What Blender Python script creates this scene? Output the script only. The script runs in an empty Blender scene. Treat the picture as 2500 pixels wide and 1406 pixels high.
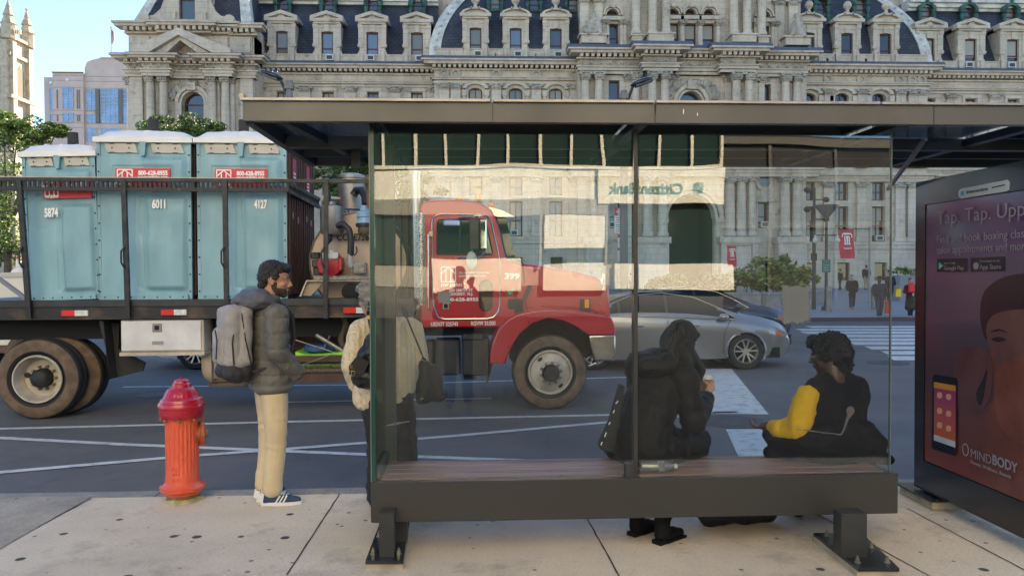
import bpy, math, random
from mathutils import Vector, Matrix, Euler, noise
random.seed(7)
rad = math.radians
SC = bpy.context.scene
COL = SC.collection
# ------------------------------------------------------------------ camera
F, CX, CY, HC = 1889.0, 1250.0, 703.0, 1.65
YAW, PITCH, ROLL = rad(2.6), rad(-1.06), rad(-0.2)
CAMM = Matrix.Rotation(-YAW, 3, 'Z') @ Matrix.Rotation(rad(90) + PITCH, 3, 'X') @ Matrix.Rotation(ROLL, 3, 'Z')
cam = bpy.data.cameras.new('camera')
camo = bpy.data.objects.new('camera', cam)
COL.objects.link(camo)
camo.matrix_world = Matrix.Translation((0, 0, HC)) @ CAMM.to_4x4()
cam.sensor_width = 36.0
cam.lens = 36.0 * F / 2500.0
cam.clip_start = 0.05
cam.clip_end = 3000
SC.camera = camo
# ------------------------------------------------------------------ sky + sun
SUN_EL, SUN_AZ = 31.0, 28.0      # low sun beyond the hall, to the right: it strikes the bank behind us, whose bounce lights the street
w = bpy.data.worlds.new('World'); SC.world = w; w.use_nodes = True
nt = w.node_tree
bg = nt.nodes['Background']
sky = nt.nodes.new('ShaderNodeTexSky')
sky.sky_type = 'NISHITA'; sky.sun_disc = False
sky.sun_elevation = rad(SUN_EL); sky.sun_rotation = rad(SUN_AZ)
sky.air_density = 1.0; sky.dust_density = 0.2; sky.ozone_density = 2.6; sky.altitude = 1200
nt.links.new(sky.outputs[0], bg.inputs[0])
bg.inputs[1].default_value = 0.08
sl = bpy.data.lights.new('sun', 'SUN'); sl.energy = 5.0; sl.angle = rad(.5); sl.color = (1.0, 0.82, 0.58)
so = bpy.data.objects.new('sun', sl); COL.objects.link(so)
sd = Vector((math.sin(rad(SUN_AZ)) * math.cos(rad(SUN_EL)), math.cos(rad(SUN_AZ)) * math.cos(rad(SUN_EL)), math.sin(rad(SUN_EL))))
so.rotation_euler = sd.to_track_quat('Z', 'Y').to_euler()
so.location = (3, -6, 12)
SC.view_settings.view_transform = 'Standard'
SC.view_settings.look = 'None'
SC.view_settings.exposure = 2.25
SC.view_settings.gamma = 1.0
SC.render.engine = 'CYCLES'
SC.cycles.max_bounces = 8
SC.cycles.transparent_max_bounces = 24
SC.cycles.sample_clamp_indirect = 6

# ------------------------------------------------------------------ photo helpers
def ray(px, py):
    return (CAMM @ Vector(((px - CX) / F, -(py - CY) / F, -1.0)))
def atY(px, py, Y):
    d = ray(px, py); t = Y / d.y
    return Vector((d.x * t, Y, HC + d.z * t))
def atZ(px, py, Z):
    d = ray(px, py); t = (Z - HC) / d.z
    return Vector((d.x * t, d.y * t, Z))

# ------------------------------------------------------------------ mesh builder
V3 = Vector
class MB:
    def __init__(s): s.v = []; s.f = []; s.m = []; s.M = None; s.mi = 0
    def av(s, p):
        p = V3(p)
        if s.M is not None: p = s.M @ p
        s.v.append(p); return len(s.v) - 1
    def face(s, pts, mi=None):
        ids = [s.av(p) for p in pts]; s.f.append(ids); s.m.append(s.mi if mi is None else mi)
    def fi(s, ids, mi=None): s.f.append(list(ids)); s.m.append(s.mi if mi is None else mi)
    def box(s, a, b, ch=0):
        x0, x1 = sorted((a[0], b[0])); y0, y1 = sorted((a[1], b[1])); z0, z1 = sorted((a[2], b[2]))
        if ch <= 0:
            i = [s.av(p) for p in ((x0,y0,z0),(x1,y0,z0),(x1,y1,z0),(x0,y1,z0),(x0,y0,z1),(x1,y0,z1),(x1,y1,z1),(x0,y1,z1))]
            for q in ((0,3,2,1),(4,5,6,7),(0,1,5,4),(1,2,6,5),(2,3,7,6),(3,0,4,7)): s.fi([i[k] for k in q])
        else:
            c = min(ch, (x1-x0)*.45, (y1-y0)*.45, (z1-z0)*.45)
            def ringz(ix, iy): return [(x0+ix,y0+iy),(x1-ix,y0+iy),(x1-ix,y1-iy),(x0+ix,y1-iy)]
            def oct(z, e):
                o = e
                return [s.av(p) for p in ((x0+c+o,y0+o,z),(x1-c-o,y0+o,z),(x1-o,y0+c+o,z),(x1-o,y1-c-o,z),(x1-c-o,y1-o,z),(x0+c+o,y1-o,z),(x0+o,y1-c-o,z),(x0+o,y0+c+o,z))]
            r = [oct(z0, c*.6), oct(z0+c*.6, 0), oct(z1-c*.6, 0), oct(z1, c*.6)]
            for k in range(3):
                for j in range(8): s.fi((r[k][j], r[k][(j+1)%8], r[k+1][(j+1)%8], r[k+1][j]))
            s.fi(list(reversed(r[0]))); s.fi(r[3])
    def bar(s, a, b, w, h=None, up=(0,0,1)):
        """box section bar from a to b"""
        a = V3(a); b = V3(b); h = w if h is None else h
        d = (b-a).normalized(); u = V3(up)
        if abs(d.dot(u)) > .98: u = V3((0,1,0))
        x = d.cross(u).normalized()*(w/2); y = x.cross(d).normalized()*(h/2)
        i = [s.av(p) for p in (a-x-y, a+x-y, a+x+y, a-x+y, b-x-y, b+x-y, b+x+y, b-x+y)]
        for q in ((0,1,2,3),(7,6,5,4),(0,4,5,1),(1,5,6,2),(2,6,7,3),(3,7,4,0)): s.fi([i[k] for k in q])
    def tube(s, pts, r, n=10, cap=True):
        pts = [V3(p) for p in pts]; rs = r if isinstance(r, (list, tuple)) else [r]*len(pts)
        rings = []; pu = None
        for k, p in enumerate(pts):
            d = (pts[min(k+1, len(pts)-1)] - pts[max(k-1, 0)]).normalized()
            if pu is None:
                pu = V3((0,0,1)) if abs(d.z) < .9 else V3((1,0,0))
            x = d.cross(pu).normalized(); y = x.cross(d).normalized(); pu = y
            rings.append([s.av(p + x*math.cos(t)*rs[k] + y*math.sin(t)*rs[k]) for t in [2*math.pi*j/n for j in range(n)]])
        for k in range(len(rings)-1):
            for j in range(n): s.fi((rings[k][j], rings[k][(j+1)%n], rings[k+1][(j+1)%n], rings[k+1][j]))
        if cap: s.fi(list(reversed(rings[0]))); s.fi(rings[-1])
    def cyl(s, a, b, r, n=16, r2=None): s.tube([a, b], [r, r if r2 is None else r2], n)
    def lathe(s, prof, c=(0,0,0), axis='z', n=24, cap=True, rf=None):
        """prof: list of (radius, height)"""
        rings = []
        for (r, h) in prof:
            ring = []
            for j in range(n):
                t = 2*math.pi*j/n; q = r if rf is None else rf(r, h, t)
                x, y = q*math.cos(t), q*math.sin(t)
                p = (x, y, h) if axis == 'z' else ((x, -h, y) if axis == 'y' else (h, x, y))
                ring.append(s.av((c[0]+p[0], c[1]+p[1], c[2]+p[2])))
            rings.append(ring)
        for k in range(len(rings)-1):
            for j in range(n): s.fi((rings[k][j], rings[k][(j+1)%n], rings[k+1][(j+1)%n], rings[k+1][j]))
        if cap: s.fi(list(reversed(rings[0]))); s.fi(rings[-1])
    def prism(s, poly, y0, y1, plane='xz'):
        """poly: 2-D outline (x,z) extruded along y; plane 'xy' -> along z, 'yz' -> along x"""
        def P(p, h):
            return (p[0], h, p[1]) if plane == 'xz' else ((p[0], p[1], h) if plane == 'xy' else (h, p[0], p[1]))
        a = [s.av(P(p, y0)) for p in poly]; b = [s.av(P(p, y1)) for p in poly]; n = len(poly)
        s.fi(a); s.fi(list(reversed(b)))
        for j in range(n): s.fi((a[(j+1)%n], a[j], b[j], b[(j+1)%n]))
    def ell(s, c, r, n=12, m=8, M=None):
        c = V3(c); rings = []
        for k in range(1, m):
            ph = math.pi*k/m; ring = []
            for j in range(n):
                t = 2*math.pi*j/n
                p = V3((r[0]*math.sin(ph)*math.cos(t), r[1]*math.sin(ph)*math.sin(t), r[2]*math.cos(ph)))
                if M is not None: p = M @ p
                ring.append(s.av(c+p))
            rings.append(ring)
        tp = V3((0,0,r[2])); 
        if M is not None: tp = M @ tp
        t0 = s.av(c+tp); b0 = s.av(c-tp)
        for j in range(n):
            s.fi((t0, rings[0][j], rings[0][(j+1)%n])); s.fi((b0, rings[-1][(j+1)%n], rings[-1][j]))
        for k in range(len(rings)-1):
            for j in range(n): s.fi((rings[k][j], rings[k+1][j], rings[k+1][(j+1)%n], rings[k][(j+1)%n]))
    def mesh(s, name):
        me = bpy.data.meshes.new(name)
        me.from_pydata([tuple(v) for v in s.v], [], s.f)
        return me
    def build(s, name, mats, parent=None, smooth=False, loc=None, fix=True):
        me = s.mesh(name)
        if not isinstance(mats, (list, tuple)): mats = [mats]
        for m in mats: me.materials.append(m)
        me.polygons.foreach_set('material_index', s.m)
        if fix:
            import bmesh
            bm = bmesh.new(); bm.from_mesh(me); bmesh.ops.recalc_face_normals(bm, faces=bm.faces[:])
            bm.to_mesh(me); bm.free()
        if smooth: smooth_mesh(me, 40 if smooth is True else smooth)
        o = bpy.data.objects.new(name, me); COL.objects.link(o)
        if parent is not None: o.parent = parent
        if loc is not None: o.location = loc
        return o
def smooth_mesh(me, deg=40):
    me.polygons.foreach_set('use_smooth', [True]*len(me.polygons))
    try: me.set_sharp_from_angle(angle=rad(deg))
    except Exception: pass
def tag(o, label=None, cat=None, group=None, kind=None):
    if label: o['label'] = label
    if cat: o['category'] = cat
    if group: o['group'] = group
    if kind: o['kind'] = kind
    return o
def empty(name, loc=(0,0,0), rz=0, label=None, cat=None, group=None):
    o = bpy.data.objects.new(name, None); COL.objects.link(o); o.location = loc; o.rotation_euler = (0,0,rz)
    o.empty_display_size = .2
    return tag(o, label, cat, group)
def struct(o): o['kind'] = 'structure'; return o
def each(fn, name, m, parent, items, **kw):
    """one mesh part per item"""
    out = []
    for it in items:
        g = MB(); fn(g, *it); out.append(g.build(name, m, parent, **kw))
    return out
def copy_tree(o, parent=None):
    c = o.copy(); COL.objects.link(c)
    if parent is not None: c.parent = parent
    for ch in o.children: copy_tree(ch, c)
    return c

# ------------------------------------------------------------------ materials
MATS = {}
def mat(name, col, rough=.6, metal=0, var=0, scale=3.0, col2=None, bump=0, bscale=None, spec=None, coat=0, detail=4, stretch=None, lo=.35, hi=.65, rvar=0):
    if name in MATS: return MATS[name]
    m = bpy.data.materials.new(name); m.use_nodes = True
    n = m.node_tree.nodes; L = m.node_tree.links; b = n['Principled BSDF']
    b.inputs['Roughness'].default_value = rough; b.inputs['Metallic'].default_value = metal
    if spec is not None: b.inputs['Specular IOR Level'].default_value = spec
    if coat: b.inputs['Coat Weight'].default_value = coat; b.inputs['Coat Roughness'].default_value = .08
    c = (*col, 1); b.inputs['Base Color'].default_value = c
    if var or col2 or bump or rvar:
        tc = n.new('ShaderNodeTexCoord'); mp = n.new('ShaderNodeMapping')
        if stretch: mp.inputs['Scale'].default_value = stretch
        L.new(tc.outputs['Object'], mp.inputs[0])
    if var or col2:
        t = n.new('ShaderNodeTexNoise'); t.inputs['Scale'].default_value = scale; t.inputs['Detail'].default_value = detail
        L.new(mp.outputs[0], t.inputs['Vector'])
        r = n.new('ShaderNodeMapRange'); r.inputs[1].default_value = lo; r.inputs[2].default_value = hi
        L.new(t.outputs['Fac'], r.inputs[0])
        mx = n.new('ShaderNodeMix'); mx.data_type = 'RGBA'
        c2 = col2 if col2 else tuple(max(0, x*(1-var)) for x in col)
        mx.inputs[6].default_value = c; mx.inputs[7].default_value = (*c2, 1)
        L.new(r.outputs[0], mx.inputs[0]); L.new(mx.outputs[2], b.inputs['Base Color'])
    if rvar:
        t3 = n.new('ShaderNodeTexNoise'); t3.inputs['Scale'].default_value = scale*2
        L.new(mp.outputs[0], t3.inputs['Vector'])
        r3 = n.new('ShaderNodeMapRange'); r3.inputs[1].default_value=.3; r3.inputs[2].default_value=.7
        r3.inputs[3].default_value = rough-rvar; r3.inputs[4].default_value = rough+rvar
        L.new(t3.outputs['Fac'], r3.inputs[0]); L.new(r3.outputs[0], b.inputs['Roughness'])
    if bump:
        t2 = n.new('ShaderNodeTexNoise'); t2.inputs['Scale'].default_value = bscale or scale*6; t2.inputs['Detail'].default_value = 6
        L.new(mp.outputs[0], t2.inputs['Vector'])
        bp = n.new('ShaderNodeBump'); bp.inputs['Strength'].default_value = bump; bp.inputs['Distance'].default_value = .02
        L.new(t2.outputs['Fac'], bp.inputs['Height']); L.new(bp.outputs[0], b.inputs['Normal'])
    MATS[name] = m
    return m
def N(m, kind, **kw):
    nd = m.node_tree.nodes.new(kind)
    for k, v in kw.items(): setattr(nd, k, v)
    return nd
def emis(name, col, s):
    m = bpy.data.materials.new(name); m.use_nodes = True
    b = m.node_tree.nodes['Principled BSDF']
    b.inputs['Base Color'].default_value = (*col, 1)
    b.inputs['Emission Color'].default_value = (*col, 1); b.inputs['Emission Strength'].default_value = s
    return m
def glass(name, refl=.18, tint=(.9,.95,.93), rough=.0, film=0.0, edge=True):
    """clear sheet glass: see-through tint + mirror reflection that grows towards grazing view"""
    m = bpy.data.materials.new(name); m.use_nodes = True
    n = m.node_tree.nodes; L = m.node_tree.links
    for x in list(n): n.remove(x)
    out = n.new('ShaderNodeOutputMaterial'); tr = n.new('ShaderNodeBsdfTransparent'); gl = n.new('ShaderNodeBsdfGlossy')
    tr.inputs[0].default_value = (*tint, 1); gl.inputs['Roughness'].default_value = rough
    tcw = n.new('ShaderNodeTexCoord'); tw = n.new('ShaderNodeTexNoise'); tw.inputs['Scale'].default_value = 1.6; tw.inputs['Detail'].default_value = 1; L.new(tcw.outputs['Object'], tw.inputs['Vector'])
    bw = n.new('ShaderNodeBump'); bw.inputs['Strength'].default_value = 1; bw.inputs['Distance'].default_value = .0016; L.new(tw.outputs['Fac'], bw.inputs['Height']); L.new(bw.outputs[0], gl.inputs['Normal'])
    lw = n.new('ShaderNodeLayerWeight'); lw.inputs[0].default_value = .35
    mr = n.new('ShaderNodeMapRange'); mr.inputs[1].default_value = 0; mr.inputs[2].default_value = 1
    mr.inputs[3].default_value = refl; mr.inputs[4].default_value = .85
    pw = n.new('ShaderNodeMath'); pw.operation = 'POWER'; pw.inputs[1].default_value = 2.5
    L.new(lw.outputs['Facing'], pw.inputs[0]); L.new(pw.outputs[0], mr.inputs[0])
    mx = n.new('ShaderNodeMixShader')
    L.new(mr.outputs[0], mx.inputs[0]); L.new(tr.outputs[0], mx.inputs[1]); L.new(gl.outputs[0], mx.inputs[2])
    last = mx
    if film:
        df = n.new('ShaderNodeBsdfDiffuse'); df.inputs[0].default_value = (.6,.6,.56,1)
        tc = n.new('ShaderNodeTexCoord'); t = n.new('ShaderNodeTexNoise'); t.inputs['Scale'].default_value = 2.2; t.inputs['Detail'].default_value = 7
        L.new(tc.outputs['Object'], t.inputs['Vector'])
        r = n.new('ShaderNodeMapRange'); r.inputs[1].default_value=.35; r.inputs[2].default_value=.8; r.inputs[3].default_value=film*.3; r.inputs[4].default_value=film
        L.new(t.outputs['Fac'], r.inputs[0])
        m2 = n.new('ShaderNodeMixShader'); L.new(r.outputs[0], m2.inputs[0]); L.new(mx.outputs[0], m2.inputs[1]); L.new(df.outputs[0], m2.inputs[2]); last = m2
    L.new(last.outputs[0], out.inputs[0])
    return m

# ------------------------------------------------------------------ text
def text(name, s, size, m, parent=None, M=None, depth=.002, bold=0, align='LEFT', shear=0, sx=1.0, spacing=1.0):
    """solid lettering: built in the XZ plane facing -Y (before M)"""
    cu = bpy.data.curves.new(name, 'FONT'); cu.body = s; cu.size = size; cu.extrude = depth; cu.offset = bold
    cu.align_x = align; cu.shear = shear; cu.space_character = spacing; cu.resolution_u = 3
    t = bpy.data.objects.new('tmp', cu); COL.objects.link(t)
    dg = bpy.context.evaluated_depsgraph_get(); dg.update()
    me = bpy.data.meshes.new_from_object(t.evaluated_get(dg))
    COL.objects.unlink(t); bpy.data.objects.remove(t)
    T = Matrix.Rotation(rad(90), 4, 'X') @ Matrix.Diagonal((sx, 1, 1, 1))
    if M is not None: T = M @ T
    me.transform(T); me.name = name
    me.materials.clear(); me.materials.append(m)
    o = bpy.data.objects.new(name, me); COL.objects.link(o)
    if parent is not None: o.parent = parent
    return o
def TM(x, y, z, rz=0): return Matrix.Translation((x, y, z)) @ Matrix.Rotation(rz, 4, 'Z')

# ------------------------------------------------------------------ organic surfaces (voxel-merged bodies and cloth)
def blob(name, prims, m, parent=None, vox=.012, it=4, fac=.5, disp=None, n=14):
    """one continuous surface from tapered limbs ('c',a,ra,b,rb[,flat]) and ellipsoids ('e',c,(rx,ry,rz)[,euler])"""
    mb = MB()
    for p in prims:
        if p[0] == 'c':
            a, ra, b, rb = V3(p[1]), p[2], V3(p[3]), p[4]
            fl = p[5] if len(p) > 5 else None
            d = b-a; L = d.length
            prof = []
            for k in range(5): t = math.pi/2*(1-k/4); prof.append((max(ra*math.cos(t), .0005), -ra*math.sin(t)*.9))
            for k in range(5): t = math.pi/2*(k/4); prof.append((max(rb*math.cos(t), .0005), L+rb*math.sin(t)*.9))
            q = d.to_track_quat('Z', 'Y').to_matrix().to_4x4() if L > 1e-6 else Matrix.Identity(4)
            if fl:   # flat = (sx, sy, sz) squash about the midpoint in world axes
                c = (a+b)/2
                S = Matrix.Translation(c) @ Matrix.Diagonal((*fl, 1)) @ Matrix.Translation(-c)
                mb.M = S @ Matrix.Translation(a) @ q
            else: mb.M = Matrix.Translation(a) @ q
            mb.lathe(prof, n=n); mb.M = None
        else:
            M = Euler([rad(x) for x in p[3]]).to_matrix() if len(p) > 3 else None
            mb.ell(p[1], p[2], n+2, 12, M)
    me = mb.mesh(name)
    o = bpy.data.objects.new('tmp', me); COL.objects.link(o)
    md = o.modifiers.new('r', 'REMESH'); md.mode = 'VOXEL'; md.voxel_size = vox
    sm = o.modifiers.new('s', 'SMOOTH'); sm.iterations = it; sm.factor = fac
    dg = bpy.context.evaluated_depsgraph_get(); dg.update()
    me2 = bpy.data.meshes.new_from_object(o.evaluated_get(dg)); me2.name = name
    COL.objects.unlink(o); bpy.data.objects.remove(o); bpy.data.meshes.remove(me)
    if disp:
        nor = [v.normal.copy() for v in me2.vertices]
        for v, nn in zip(me2.vertices, nor): v.co += nn*disp(v.co, nn)
    me2.polygons.foreach_set('use_smooth', [True]*len(me2.polygons))
    me2.materials.clear(); me2.materials.append(m)
    ob = bpy.data.objects.new(name, me2); COL.objects.link(ob)
    if parent is not None: ob.parent = parent
    return ob
def wrinkle(amp, sx=9, sy=9, sz=16, seed=0):
    return lambda c, n: amp*noise.noise(V3((c.x*sx+seed, c.y*sy, c.z*sz))) + amp*.4*noise.noise(V3((c.x*sx*2.3, c.y*sy*2.3+seed, c.z*sz*2.3)))
# ================================================================== CITY HALL
def stone_mat(name, c1, c2, c3, block=(1.6,.62)):
    m = bpy.data.materials.new(name); m.use_nodes = True
    n = m.node_tree.nodes; L = m.node_tree.links; b = n['Principled BSDF']; b.inputs['Roughness'].default_value = .85
    tc = n.new('ShaderNodeTexCoord')
    mp = n.new('ShaderNodeMapping'); mp.inputs['Scale'].default_value = (.5, .5, .12); L.new(tc.outputs['Object'], mp.inputs[0])
    t1 = n.new('ShaderNodeTexNoise'); t1.inputs['Scale'].default_value = 1.6; t1.inputs['Detail'].default_value = 9; t1.inputs['Roughness'].default_value=.65; L.new(mp.outputs[0], t1.inputs[0])
    r1 = n.new('ShaderNodeMapRange'); r1.inputs[1].default_value=.38; r1.inputs[2].default_value=.62; L.new(t1.outputs[0], r1.inputs[0])
    mx = n.new('ShaderNodeMix'); mx.data_type='RGBA'; mx.inputs[6].default_value=(*c1,1); mx.inputs[7].default_value=(*c2,1); L.new(r1.outputs[0], mx.inputs[0])
    t2 = n.new('ShaderNodeTexNoise'); t2.inputs['Scale'].default_value=.9; t2.inputs['Detail'].default_value=12; t2.inputs['Roughness'].default_value=.72; L.new(tc.outputs['Object'], t2.inputs[0])
    r2 = n.new('ShaderNodeMapRange'); r2.inputs[1].default_value=.56; r2.inputs[2].default_value=.7; r2.inputs[4].default_value=.75; L.new(t2.outputs[0], r2.inputs[0])
    m2 = n.new('ShaderNodeMix'); m2.data_type='RGBA'; m2.inputs[7].default_value=(*c3,1); L.new(r2.outputs[0], m2.inputs[0]); L.new(mx.outputs[2], m2.inputs[6])
    # block joints
    mpb = n.new('ShaderNodeMapping'); mpb.inputs['Rotation'].default_value=(rad(90),0,0); L.new(tc.outputs['Object'], mpb.inputs[0])
    br = n.new('ShaderNodeTexBrick'); br.inputs['Scale'].default_value=1; br.inputs['Brick Width'].default_value=block[0]; br.inputs['Row Height'].default_value=block[1]
    br.inputs['Mortar Size'].default_value=.022; br.inputs['Color1'].default_value=(1,1,1,1); br.inputs['Color2'].default_value=(.90,.905,.915,1); br.inputs['Mortar'].default_value=(.68,.67,.65,1)
    L.new(mpb.outputs[0], br.inputs[0])
    m3 = n.new('ShaderNodeMix'); m3.data_type='RGBA'; m3.blend_type='MULTIPLY'; m3.inputs[0].default_value=.85; L.new(m2.outputs[2], m3.inputs[6]); L.new(br.outputs[0], m3.inputs[7])
    L.new(m3.outputs[2], b.inputs['Base Color'])
    t4 = n.new('ShaderNodeTexNoise'); t4.inputs['Scale'].default_value=2.5; t4.inputs['Detail'].default_value=8; L.new(tc.outputs['Object'], t4.inputs[0])
    bp = n.new('ShaderNodeBump'); bp.inputs['Strength'].default_value=.5; bp.inputs['Distance'].default_value=.15; L.new(t4.outputs[0], bp.inputs['Height']); L.new(bp.outputs[0], b.inputs['Normal'])
    return m
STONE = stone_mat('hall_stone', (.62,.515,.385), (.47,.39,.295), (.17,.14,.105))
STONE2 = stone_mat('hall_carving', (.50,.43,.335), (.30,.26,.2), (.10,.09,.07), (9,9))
PALE = mat('pale_coping', (.68,.64,.55), .7, var=.35, scale=1.2)
def slate_mat(name, ang=0):
    m = mat(name, (.066,.070,.086), .62, var=.45, scale=.7, detail=8)
    n = m.node_tree.nodes; L = m.node_tree.links; b = n['Principled BSDF']
    tc = n.new('ShaderNodeTexCoord'); mp = n.new('ShaderNodeMapping'); mp.inputs['Rotation'].default_value=(rad(90),0,0); L.new(tc.outputs['Object'], mp.inputs[0])
    br = n.new('ShaderNodeTexBrick'); br.inputs['Scale'].default_value=1; br.inputs['Brick Width'].default_value=.55; br.inputs['Row Height'].default_value=.34; br.inputs['Mortar Size'].default_value=.035
    br.inputs['Color1'].default_value=(1,1,1,1); br.inputs['Color2'].default_value=(.72,.72,.76,1); br.inputs['Mortar'].default_value=(.38,.38,.4,1); L.new(mp.outputs[0], br.inputs[0])
    mx = n.new('ShaderNodeMix'); mx.data_type='RGBA'; mx.blend_type='MULTIPLY'; mx.inputs[0].default_value=1
    src = b.inputs['Base Color'].links[0].from_socket
    L.new(src, mx.inputs[6]); L.new(br.outputs[0], mx.inputs[7]); L.new(mx.outputs[2], b.inputs['Base Color'])
    return m
SLATE = slate_mat('roof_slate')
LEAD = mat('lead_gutter', (.12,.125,.15), .5, var=.3, scale=2)
COPPER = mat('green_copper', (.035,.13,.09), .6, var=.6, scale=2, col2=(.012,.025,.02))
WOOD = mat('red_brown_sash', (.075,.022,.018), .5)
PANES = []
for k, (c, sp) in enumerate((((.035,.04,.045),.9), ((.10,.13,.17),1.0), ((.17,.165,.13),.6), ((.02,.02,.02),.8), ((.06,.075,.07),.8))):
    PANES.append(mat('hall_pane_%d' % k, c, .06, spec=sp))
BLIND = mat('window_blind', (.36,.35,.29), .9)
ACM = mat('air_con_casing', (.5,.5,.47), .5); ACD = mat('air_con_grille', (.05,.05,.05), .7)

HALL = empty('city_hall', (0,0,0), 0, 'huge grey stone city hall with slate mansard roofs, dormers and columns across the street', 'city hall')
YW, YB, YC, YP, YL = 86.0, 84.8, 83.0, 81.9, 82.0       # wing, curved block, centre pavilion, its piers, left pavilion
def XP(px, Y, py=300): return atY(px, py, Y).x
def ZP(py, Y, px): return atY(px, py, Y).z
GROUND = -.15

def wall(mb, x0, x1, z0, z1, Y, holes, rec=.45):
    xs = sorted(set([x0, x1] + [h[0] for h in holes] + [h[1] for h in holes])); zs = sorted(set([z0, z1] + [h[2] for h in holes] + [h[3] for h in holes]))
    xs = [x for x in xs if x0 <= x <= x1]; zs = [z for z in zs if z0 <= z <= z1]
    for i in range(len(xs)-1):
        for j in range(len(zs)-1):
            cx, cz = (xs[i]+xs[i+1])/2, (zs[j]+zs[j+1])/2
            if any(h[0] < cx < h[1] and h[2] < cz < h[3] for h in holes): continue
            mb.face([(xs[i],Y,zs[j]),(xs[i+1],Y,zs[j]),(xs[i+1],Y,zs[j+1]),(xs[i],Y,zs[j+1])])
    for (a,b,c,d) in [h[:4] for h in holes]:
        r = Y+rec
        mb.face([(a,Y,c),(a,r,c),(a,r,d),(a,Y,d)]); mb.face([(b,Y,c),(b,Y,d),(b,r,d),(b,r,c)])
        mb.face([(a,Y,d),(a,r,d),(b,r,d),(b,Y,d)]); mb.face([(a,Y,c),(b,Y,c),(b,r,c),(a,r,c)])
def ac_unit(x, z, Y, parent, s=1.0):
    a = MB(); a.box((x-.42*s,Y-.45,z),(x+.42*s,Y+.05,z+.62*s)); a.mi = 1; a.box((x-.3*s,Y-.47,z+.1*s),(x+.3*s,Y-.45,z+.5*s))
    return a.build('air_conditioner', [ACM, ACD], parent)
def window(x0, x1, z0, z1, Y, parent, pane=None, arch=False, blind=0, ac=False, mull=False, name='window'):
    """sash window set at depth Y"""
    k = random.choice((0,0,1,2,3,4)) if pane is None else pane
    mb = MB(); t = min(.14, (x1-x0)*.1); zm = z0+(z1-z0)*.45
    cx = (x0+x1)/2; R = (x1-x0)/2
    mb.box((x0,Y,z0),(x0+t,Y+.12,z1)); mb.box((x1-t,Y,z0),(x1,Y+.12,z1))
    mb.box((x0+t,Y+.003,z0),(x1-t,Y+.12,z0+t)); mb.box((x0+t,Y+.003,z1-t),(x1-t,Y+.12,z1)); mb.box((x0+t,Y+.004,zm-t/2),(x1-t,Y+.12,zm+t/2))
    if mull: mb.box((cx-t/3,Y+.006,z0+t),(cx+t/3,Y+.12,z1-t))
    mb.mi = 1
    def pane_q(a, b, zz0, zz1, yy): mb.face([(a,yy,zz0),(b,yy,zz0),(b,yy,zz1),(a,yy,zz1)])
    pane_q(x0+t, x1-t, z0+t, z1-t, Y+.09)
    if arch:
        mb.mi = 1; pts = [(cx+R*math.cos(math.pi*q/12), z1+R*math.sin(math.pi*q/12)) for q in range(13)]
        mb.prism(pts, Y+.09, Y+.2); mb.mi = 0
        for q in range(12):
            a0, a1 = math.pi*q/12, math.pi*(q+1)/12; r = R-t
            mb.prism([(cx+R*math.cos(a0), z1+R*math.sin(a0)),(cx+R*math.cos(a1), z1+R*math.sin(a1)),(cx+r*math.cos(a1), z1+r*math.sin(a1)),(cx+r*math.cos(a0), z1+r*math.sin(a0))], Y, Y+.12)
    if blind: mb.mi = 2; pane_q(x0+t, x1-t, z1-(z1-z0)*blind, z1-t, Y+.07)
    o = mb.build(name, [WOOD, PANES[k], BLIND], parent, fix=False)
    if ac: ac_unit(cx+random.choice((-.2,.25)), z0+.1, Y, o)
    return o
def arch_ring(mb, cx, z, r0, r1, Y0, Y1, n=14, a0=0, a1=180):
    for q in range(n):
        t0, t1 = rad(a0+(a1-a0)*q/n), rad(a0+(a1-a0)*(q+1)/n)
        mb.prism([(cx+r1*math.cos(t0), z+r1*math.sin(t0)),(cx+r1*math.cos(t1), z+r1*math.sin(t1)),(cx+r0*math.cos(t1), z+r0*math.sin(t1)),(cx+r0*math.cos(t0), z+r0*math.sin(t0))], Y0, Y1)
def spandrel(mb, cx, z, r, x0, x1, zt, Y0, Y1, n=12):
    """wall filling between a round arch head and its square hole"""
    for sgn, xe in ((-1, x0), (1, x1)):
        pts = [(xe, z)] if abs(xe-(cx+sgn*r)) > .01 else []
        pts += [(cx+sgn*r*math.cos(rad(90*q/n)), z+r*math.sin(rad(90*q/n))) for q in range(n+1)] + [(cx, zt), (xe, zt)]
        mb.prism(pts, Y0, Y1)
def capital(mb, x, zt, zb, w, Y, dep=.5):
    """leafy capital: flaring bell, two leaf tiers, volutes, abacus"""
    h = zt-zb; mb.box((x-w*.62,Y-.1,zt-h*.16),(x+w*.62,Y+dep,zt))
    for k, (a, f) in enumerate(((0,.42),(.25,.48),(.5,.52))):
        mb.box((x-w*f,Y-.02-k*.05,zb+h*a),(x+w*f,Y+dep,zb+h*(a+.22)))
    for sg in (-1,1):
        mb.ell((x+sg*w*.48,Y-.1,zt-h*.32),(w*.19,.2,h*.2),8,5)
        mb.ell((x+sg*w*.25,Y-.1,zb+h*.3),(w*.14,.14,h*.18),6,4)
    mb.ell((x,Y-.12,zb+h*.35),(w*.16,.15,h*.2),6,4); mb.ell((x,Y-.12,zt-h*.2),(w*.14,.15,h*.15),6,4)
def dentils(mb, x0, x1, zt, zb, Y, dep, pitch=.55):
    n = max(2, int((x1-x0)/pitch)); p = (x1-x0)/n
    for i in range(n): mb.box((x0+p*(i+.22),Y,zb),(x0+p*(i+.78),Y+dep,zt))
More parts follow.
